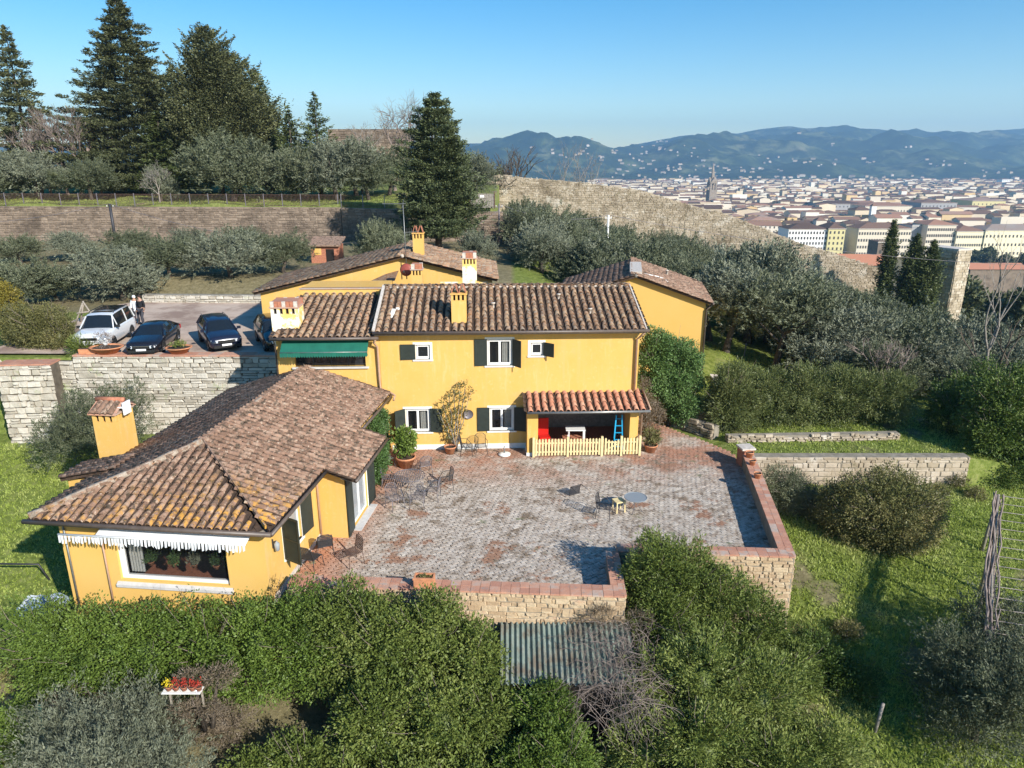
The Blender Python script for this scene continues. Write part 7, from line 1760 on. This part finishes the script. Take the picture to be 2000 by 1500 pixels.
# ------------------------------------------------------------------ the city
M['city_wall_paint'] = mat_multi('city_plaster', [(0, (.46, .36, .24)), (.25, (.64, .53, .38)), (.5, (.70, .62, .49)), (.75, (.76, .71, .61)), (.9, (.66, .46, .22)), (1, (.46, .40, .34))], scale=.02, nmix=.12, rough=1, bump=0)
M['city_roof'] = mat_multi('city_roof_tile', [(0, (.08, .052, .042)), (.35, (.16, .098, .072)), (.6, (.26, .15, .105)), (.8, (.36, .19, .125)), (.92, (.30, .24, .20)), (1, (.38, .35, .32))], scale=.02, nmix=.2, rough=1, bump=0)
M['city_window'] = mat_plain('city_window', (.06, .055, .05), .6)
def bld(b, x, y, z, w, d, h, rh, kind, ti, yaw=0.0, win=False):
    m = Matrix.Translation((x, y, z)) @ Matrix.Rotation(yaw, 4, 'Z')
    T_ = lambda a, c_, e_: m @ Vector((a, c_, e_))
    w /= 2; d /= 2; b.ti = ti; b.mi = 0
    b.add([T_(-w, -d, -6), T_(w, -d, -6), T_(w, d, -6), T_(-w, d, -6), T_(-w, -d, h), T_(w, -d, h), T_(w, d, h), T_(-w, d, h)], [(0, 1, 5, 4), (1, 2, 6, 5), (2, 3, 7, 6), (3, 0, 4, 7)])
    b.mi = 1; o = .6
    if kind == 0:    # hip
        k = min(w, d); rx_ = max(0, w - k); ry_ = max(0, d - k)
        b.add([T_(-w - o, -d - o, h - .1), T_(w + o, -d - o, h - .1), T_(w + o, d + o, h - .1), T_(-w - o, d + o, h - .1), T_(-rx_, -ry_, h + rh), T_(rx_, -ry_ if w <= d else ry_, h + rh) if w > d else T_(rx_, ry_, h + rh)], [(0, 1, 5, 4) if w > d else (0, 1, 4), (1, 2, 5) if w > d else (1, 2, 5, 4), (2, 3, 4, 5) if w > d else (2, 3, 5), (3, 0, 4) if w > d else (3, 0, 4, 5)])
    elif kind == 1:  # gable, ridge along x
        b.add([T_(-w - o, -d - o, h - .1), T_(w + o, -d - o, h - .1), T_(w + o, d + o, h - .1), T_(-w - o, d + o, h - .1), T_(-w - o, 0, h + rh), T_(w + o, 0, h + rh)], [(0, 1, 5, 4), (2, 3, 4, 5)]); b.mi = 0; b.add([T_(w, -d, h), T_(w, d, h), T_(w, 0, h + rh * .95), T_(-w, d, h), T_(-w, -d, h), T_(-w, 0, h + rh * .95)], [(0, 1, 2), (3, 4, 5)])
    elif kind == 2:  # gable, ridge along y
        b.add([T_(-w - o, -d - o, h - .1), T_(-w - o, d + o, h - .1), T_(w + o, -d - o, h - .1), T_(w + o, d + o, h - .1), T_(0, -d - o, h + rh), T_(0, d + o, h + rh)], [(1, 0, 4, 5), (2, 3, 5, 4)]); b.mi = 0; b.add([T_(-w, -d, h), T_(w, -d, h), T_(0, -d, h + rh * .95)], [(0, 1, 2)])
    else:            # flat with parapet
        b.add([T_(-w, -d, h), T_(w, -d, h), T_(w, d, h), T_(-w, d, h)], [(0, 1, 2, 3)]); b.mi = 0; b.add([T_(-w, -d, h + .8), T_(w, -d, h + .8), T_(w, -d + .3, h + .8), T_(-w, -d + .3, h + .8), T_(-w, -d, h), T_(w, -d, h)], [(0, 1, 2, 3), (4, 5, 1, 0)])
CZ0 = -55.0
cr = random.Random(77); C_ = []
# variant meshes for the houses that are things of their own (unit size, scaled per copy)
YR = 592.0
while YR < 2800:
    dep = cr.uniform(9, 13) * (1 + YR / 5000)
    gap = cr.choice([2, 3, 5, 9, 16]) * (1 + YR / 2500)
    xa = .10 * YR; xb = .80 * YR; x = xa + cr.uniform(0, 20)
    while x < xb:
        w = cr.choice([cr.uniform(7, 11), cr.uniform(9, 16), cr.uniform(12, 22), cr.uniform(16, 34)]) * (1 + YR / 7000)
        if cr.random() < .86:
            h = cr.gauss(10.5, 3.6); h = max(6, min(24, h)); C_.append((x + w / 2, YR + dep / 2 + cr.uniform(-4, 4), w, dep * cr.uniform(.8, 1.25), h, cr.choice([0, 0, 1, 1, 1, 2, 3]), cr.random(), cr.uniform(-.12, .12)))
        x += w + cr.choice([0, 0, 1.5, 4, 10])
    YR += dep + gap
vis = [c for c in C_]
vis.sort(key=lambda c: c[1])
KEEP = 265
unitm = {}
for kind in range(4):
    for v in range(3):
        b = MB(); bld(b, 0, 0, 0, 1, 1, 1, .28, kind, 0)
        b2 = MB(); w_, d_ = (1.0, .75, 1.35)[v], 1.0
        bld(b2, 0, 0, 0, 16 * w_, 13, 12, 2.2, kind, 0); 
        unitm[(kind, v)] = (b2.build('city_house', [M['city_wall_paint'], M['city_roof']], me_only=True), 16 * w_, 13.)
# a window mesh shared by all
wb = MB(); wb.box(-.5, .5, -.08, .0, 0, 1); WINM = wb.build('window', M['city_window'], me_only=True)
for i, (x, y, w, d, h, kind, t, yaw) in enumerate(vis[:KEEP]):
    me, mw, md = unitm[(kind, i % 3)]
    o = link('city_house', me, None, (x, y, CZ0), (0, 0, yaw), (w / mw, d / md, h / 12.))
    pxx = 1000 + FPX * x / (y * _c + 67 * _s)
    tag(o, '%s %s city house, %s roof, %s rows, %s part' % ('wide' if w > 24 else ('narrow' if w < 12 else 'mid sized'), 'tall' if h > 14 else ('low' if h < 9 else 'plain'), ['hipped', 'gabled', 'end gabled', 'flat'][kind], 'front' if y < 640 else ('second' if y < 700 else 'third'), ['left', 'left central', 'central', 'right central', 'right'][min(4, max(0, int((pxx - 1150) / 190)))]), 'house', 'nearer houses of the city')
    if i < 60:
        nw = max(2, int(w / 3.4)); nr = max(2, int(h / 3.6))
        for a in range(nw):
            for r_ in range(nr):
                ww = link('window', WINM, o); ww.location = ((-.5 + (a + .5) / nw) * mw, -md / 2, (r_ + .35) * 12. / nr); ww.scale = (1.1 * mw / w, 1, 1.7 * 12. / h) 
b = MB()
for (x, y, w, d, h, kind, t, yaw) in vis[KEEP:]: bld(b, x, y, CZ0, w, d, h, 1.8, kind, t, yaw)
b.build('far_city_houses', [M['city_wall_paint'], M['city_roof']], kind='stuff')
def palazzo(label, px0, px1, ptop, Y, rows, cols, wall, depth=22, rh=3.5, name='palazzo', flat=False, base=CZ0, win=(1.2, 2.0), h_over=None):
    a = aty(px0, ptop, Y); c_ = aty(px1, ptop, Y); w = c_.x - a.x; h = a.z - base
    e = empty(name, ((a.x + c_.x) / 2, Y + depth / 2, base), 0, label, 'building')
    b = MB(); bld(b, 0, 0, 0, w, depth, h, rh, 3 if flat else 0, 0.0)
    ww = MB(); ww.v = b.v; 
    me = b.build('walls_and_roof', [wall, M['city_roof']], e)
    hh = h * .94
    for r_ in range(rows):
        for k in range(cols):
            o = link('window', WINM, e, (-w / 2 + (k + .5) * w / cols, -depth / 2, (r_ + .3) * hh / rows), None, (win[0], 1, win[1]))
    b = MB(); b.box(-w / 2 - .5, w / 2 + .5, -depth / 2 - .5, -depth / 2, h - .6, h - .1); b.build('cornice', M['mortar'], e); return e
wW = mat_plain('white_palazzo_wall', (.78, .76, .72), 1); wB = mat_plain('beige_palazzo_wall', (.66, .58, .45), 1); wC = mat_plain('cream_palazzo_wall', (.78, .70, .48), 1); wY = mat_plain('yellow_palazzo_wall', (.60, .53, .27), 1); wG = mat_plain('grey_wall', (.36, .35, .34), 1)
palazzo('long white palazzo with rows of small windows above the old wall', 1541, 1618, 447, 548, 5, 13, wW)
palazzo('narrow yellow building with balconies right of the white palazzo', 1619, 1652, 446, 546, 5, 4, wY)
palazzo('big beige palazzo behind the narrow cypress', 1678, 1781, 446, 545, 4, 20, wB)
palazzo('blank grey building between the two beige palazzi', 1782, 1812, 441, 556, 1, 1, wG, flat=True)
palazzo('tall beige palazzo above the pair of broad cypresses', 1813, 1869, 439, 548, 5, 13, wB)
palazzo('long low cream building left part behind the stone tower', 1870, 1925, 451, 546, 3, 12, wC)
palazzo('long cream yellow building at the right edge of the city front', 1926, 2060, 449, 545, 3, 18, wC)
palazzo('brick gate tower with a flat roof left of the narrow cypress', 1716, 1742, 472, 420, 3, 2, M['stone_brown'], depth=12, flat=True)
palazzo('dark roofed long building in the middle of the city', 1690, 1782, 402, 900, 2, 16, wB, depth=40)
palazzo('grey block with pale gable in the middle of the city', 1600, 1690, 398, 980, 3, 12, wG, depth=40)
palazzo('wide dark block at the right of the city', 1800, 1870, 396, 960, 3, 10, wG, depth=50)
palazzo('orange fronted block at the right of the city', 1900, 1965, 392, 1000, 3, 8, wY, depth=50)
palazzo('pale tall block near the right horizon', 1958, 1974, 350, 2300, 4, 4, wW, depth=25)
# low orange roof just over the wall
p = aty(1672, 505, 190); e = empty('tiled_shed', (p.x, 190, p.z - 6), R(-8), 'low building with a bright orange tiled roof just over the old wall', 'building')
b = MB(); bld(b, 0, 0, 0, 15, 9, 5, 2.2, 1, 0); b.build('walls_and_roof', [M['city_wall_paint'], M['tile_red']], e)
p = aty(1905, 520, 300)
for i, (px, py, Y, w, d, h, wm, rm, lb) in enumerate([(1935, 522, 330, 26, 12, 5, 'stone_brown', 'tile_red', 'long low red roofed market hall right of the stone tower'), (1990, 532, 335, 16, 12, 6, 'awning_green', 'awning_green', 'bright green covered scaffold at the right edge')]):
    p = aty(px, py, Y); e = empty('low_building', (p.x, Y, p.z - h), 0, lb, 'building'); b = MB(); bld(b, 0, 0, 0, w, d, h, 2.0, 1, .3); b.build('walls_and_roof', [M[wm], M[rm]], e)
# parked cars by the market
def tiny_car(paint):
    b = MB(); b.smooth = True; loft(b, [[(.85, y, .3), (.88, y, z * .7), (.6, y, z), (0, y, z + .03), (-.6, y, z), (-.88, y, z * .7), (-.85, y, .3)] for y, z in ((-2, .6), (-1.9, .75), (-.9, .9), (-.4, 1.35), (.9, 1.4), (1.6, 1.0), (2, .7))], True); return b.build('body', paint, me_only=True)
tc = [tiny_car(M['car_white']), tiny_car(M['car_dark']), tiny_car(M['ironlight'])]
for i in range(22):
    Y = (395, 425, 450)[i % 3]; px = 1905 + (i // 3) * 15 + (i % 3) * 4; x = (px - 1000) / FPX * (Y * _c + 67 * _s); o = link('distant_car', tc[i % 3], None, (x, Y, ground_z(x, Y) + .02), (0, 0, 1.2), (1.5, 1.5, 1.5)); tag(o, 'tiny parked car in the rows beyond the stone tower, %s' % ('white', 'dark', 'grey')[i % 3], 'car', 'cars parked beyond the stone tower')
# church with stone spire
SPW = mat_plain('spire_stone', (.26, .215, .17), 1, noise=.2, nscale=.3)
p = aty(1388, 395, 1150); e = empty('church_spire', (p.x, 1150, CZ0), R(12), 'church bell tower with a tall pointed stone spire', 'church tower')
zt = aty(1388, 318, 1150).z - CZ0; zs_ = aty(1388, 358, 1150).z - CZ0
b = MB(); b.box(-6, 6, -6, 6, -5, zs_ - 10); b.build('tower', SPW, e)
for sx, sy in ((-1, -1), (1, -1), (1, 1), (-1, 1)): b = MB(); b.box(sx * 4.4 - 1.3, sx * 4.4 + 1.3, sy * 4.4 - 1.3, sy * 4.4 + 1.3, zs_ - 10, zs_); b.build('belfry_pier', SPW, e)
b = MB(); 
for a in range(4): an = a * math.pi / 2; m = Matrix.Rotation(an, 4, 'Z'); b.add([m @ Vector(v) for v in ((-5.9, -5.9, zs_), (5.9, -5.9, zs_), (0, -5.9, zs_ + 9), (0, 0, zs_ + 9))], [(0, 1, 2), (0, 2, 3), (1, 3, 2)])
b.build('belfry_gable', SPW, e)
b = MB(); b.lathe([(4.2, zs_ + 1), (3.9, zs_ + 4), (.3, zt), (0, zt + .3)], 8); b.build('spire', SPW, e)
for px, pt, Y, w, lb in ((1640, 344, 2300, 5, 'thin white chimney stack beyond the city centre'), (1706, 402, 760, 5, 'small bell tower beside the big beige palazzo'), (1858, 350, 2400, 4, 'thin pale tower near the far edge of the city')):
    p = aty(px, pt, Y); e = empty('distant_tower', (p.x, Y, CZ0), 0, lb, 'tower'); b = MB(); b.box(-w / 2, w / 2, -w / 2, w / 2, -3, p.z - CZ0); b.build('shaft', M['white_wall'], e); b = MB(); b.add([(-w * .6, -w * .6, p.z - CZ0), (w * .6, -w * .6, p.z - CZ0), (w * .6, w * .6, p.z - CZ0), (-w * .6, w * .6, p.z - CZ0), (0, 0, p.z - CZ0 + w * .5)], [(0, 1, 4), (1, 2, 4), (2, 3, 4), (3, 0, 4)]); b.build('cap', M['city_roof'], e)
# villas on the hills
VW = mat_multi('villa_wall', [(0, (.34, .27, .18)), (.6, (.46, .38, .28)), (1, (.58, .52, .44))], scale=.02, nmix=.1, rough=1, bump=0)
hr = random.Random(5); vm = []
for v in range(3): b = MB(); bld(b, 0, 0, 0, (26, 18, 40)[v], 16, (10, 9, 11)[v], 3.5, (0, 1, 0)[v], 0); vm.append(b.build('hillside_villa', [VW, M['city_roof']], me_only=True))
clusters = [(1190, 300, 60, 18, 30), (1120, 305, 40, 12, 12), (1260, 335, 70, 14, 34), (1320, 300, 50, 16, 20), (1360, 330, 60, 14, 26), (1500, 312, 20, 6, 8), (1600, 318, 60, 8, 14), (1450, 335, 80, 8, 22), (1690, 318, 12, 4, 6), (1560, 262, 12, 3, 4), (1850, 325, 60, 10, 10), (1950, 335, 40, 8, 10), (1290, 275, 30, 6, 10), (1600, 348, 260, 3, 60), (1770, 290, 10, 3, 3), (1620, 286, 14, 4, 4), (1060, 300, 30, 10, 5)]
nv = 0
for cx0, cy0, sx, sy, n in clusters:
    for i in range(int(n * .72)):
        px = hr.gauss(cx0, sx * .6); py = hr.gauss(cy0, sy * .6); rr = ray(px, py); t = 2700 / rr[1]; hit = None
        while t < 7200:
            x, y, z = rr[0] * t, rr[1] * t, CAMH + rr[2] * t
            if y > 2800 and hill_z(x, y) > z: hit = (x, y); break
            t += 18
        if not hit: continue
        x, y = hit; o = link('hillside_villa', vm[nv % 3], None, (x, y, hill_z(x, y) + 1), (0, 0, hr.uniform(-.5, .5)), (hr.uniform(.32, .62),) * 3); nv += 1
        reg = ['on the low left spur', 'on the upper left spur', 'low on the near slope left of the spire', 'high above the spire', 'at the hill foot right of the spire', 'high on the main hill', 'midway up the main hill', 'at the foot of the main hill', 'by the white church', 'on the main hill crest', 'low on the right hills', 'at the foot of the right edge', 'on the crest left of the main hill', 'along the foot of the hills', 'midway up the right hills', 'on the shoulder of the main hill', 'on the far left saddle'][clusters.index((cx0, cy0, sx, sy, n))]
        tag(o, '%s pale villa %s behind the city' % (['hip roofed', 'small gabled', 'long'][(nv - 1) % 3], reg), 'villa', 'villas on the hills')
# trees in the city and on its edge, as loose round crowns
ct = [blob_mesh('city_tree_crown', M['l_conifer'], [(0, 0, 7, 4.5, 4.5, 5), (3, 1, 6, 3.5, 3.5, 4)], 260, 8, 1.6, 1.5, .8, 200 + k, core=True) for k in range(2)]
tr_r = random.Random(9); nt_ = 0
spots = []
for k in range(34): spots.append((tr_r.gauss(1545, 22), tr_r.uniform(560, 640), 1))
for k in range(30): spots.append((tr_r.uniform(1300, 1420), tr_r.uniform(300, 420), 1))
for k in range(60): spots.append((tr_r.uniform(1250, 2100), tr_r.uniform(640, 1700), 1))
for k in range(60): spots.append((tr_r.uniform(1640, 2100), tr_r.uniform(150, 330), .8))
for k in range(20): spots.append((tr_r.uniform(1900, 2080), tr_r.uniform(125, 170), .7))
for k in range(14): spots.append((tr_r.uniform(1890, 2120), tr_r.uniform(470, 520), .8))
for px, Y, s in spots:
    x = (px - 1000) / FPX * Y * .96; z = ground_z(x, Y); s2 = s * tr_r.uniform(.6, 1.2)
    sd = ['left', 'left central', 'central', 'right central', 'right'][min(4, max(0, int((px - 1280) / 160)))]
    e = empty('distant_tree', (x, Y, z), tr_r.uniform(0, 6), ('%s dark tree %s, %s part' % ('big' if s2 > .75 else 'small', 'close below the old wall' if Y < 260 else ('midway down the slope' if Y < 400 else 'before the city front'), sd) if Y < 540 else '%s dark tree among the city roofs, %s rows, %s part' % ('big' if s2 > .9 else 'small', 'front' if Y < 900 else 'far', sd)), 'tree', 'trees on the slope below the wall' if Y < 540 else 'trees among the city roofs')
    link('crown', ct[nt_ % 2], e, scale=(s2,) * 3); nt_ += 1
# ------------------------------------------------------------------ haze
hb = MB(); hb.box(-4200, 9800, -460, 7900, -66, 430)
hm = bpy.data.materials.new('haze'); hm.use_nodes = True; nt = hm.node_tree; nt.nodes.clear()
pv_ = nt.nodes.new('ShaderNodeVolumePrincipled'); pv_.inputs['Color'].default_value = (.38, .67, 1.0, 1); pv_.inputs['Density'].default_value = HAZE; pv_.inputs['Anisotropy'].default_value = .2
mo = nt.nodes.new('ShaderNodeOutputMaterial'); nt.links.new(pv_.outputs[0], mo.inputs['Volume'])
hz_o = hb.build('haze', hm, kind='stuff')
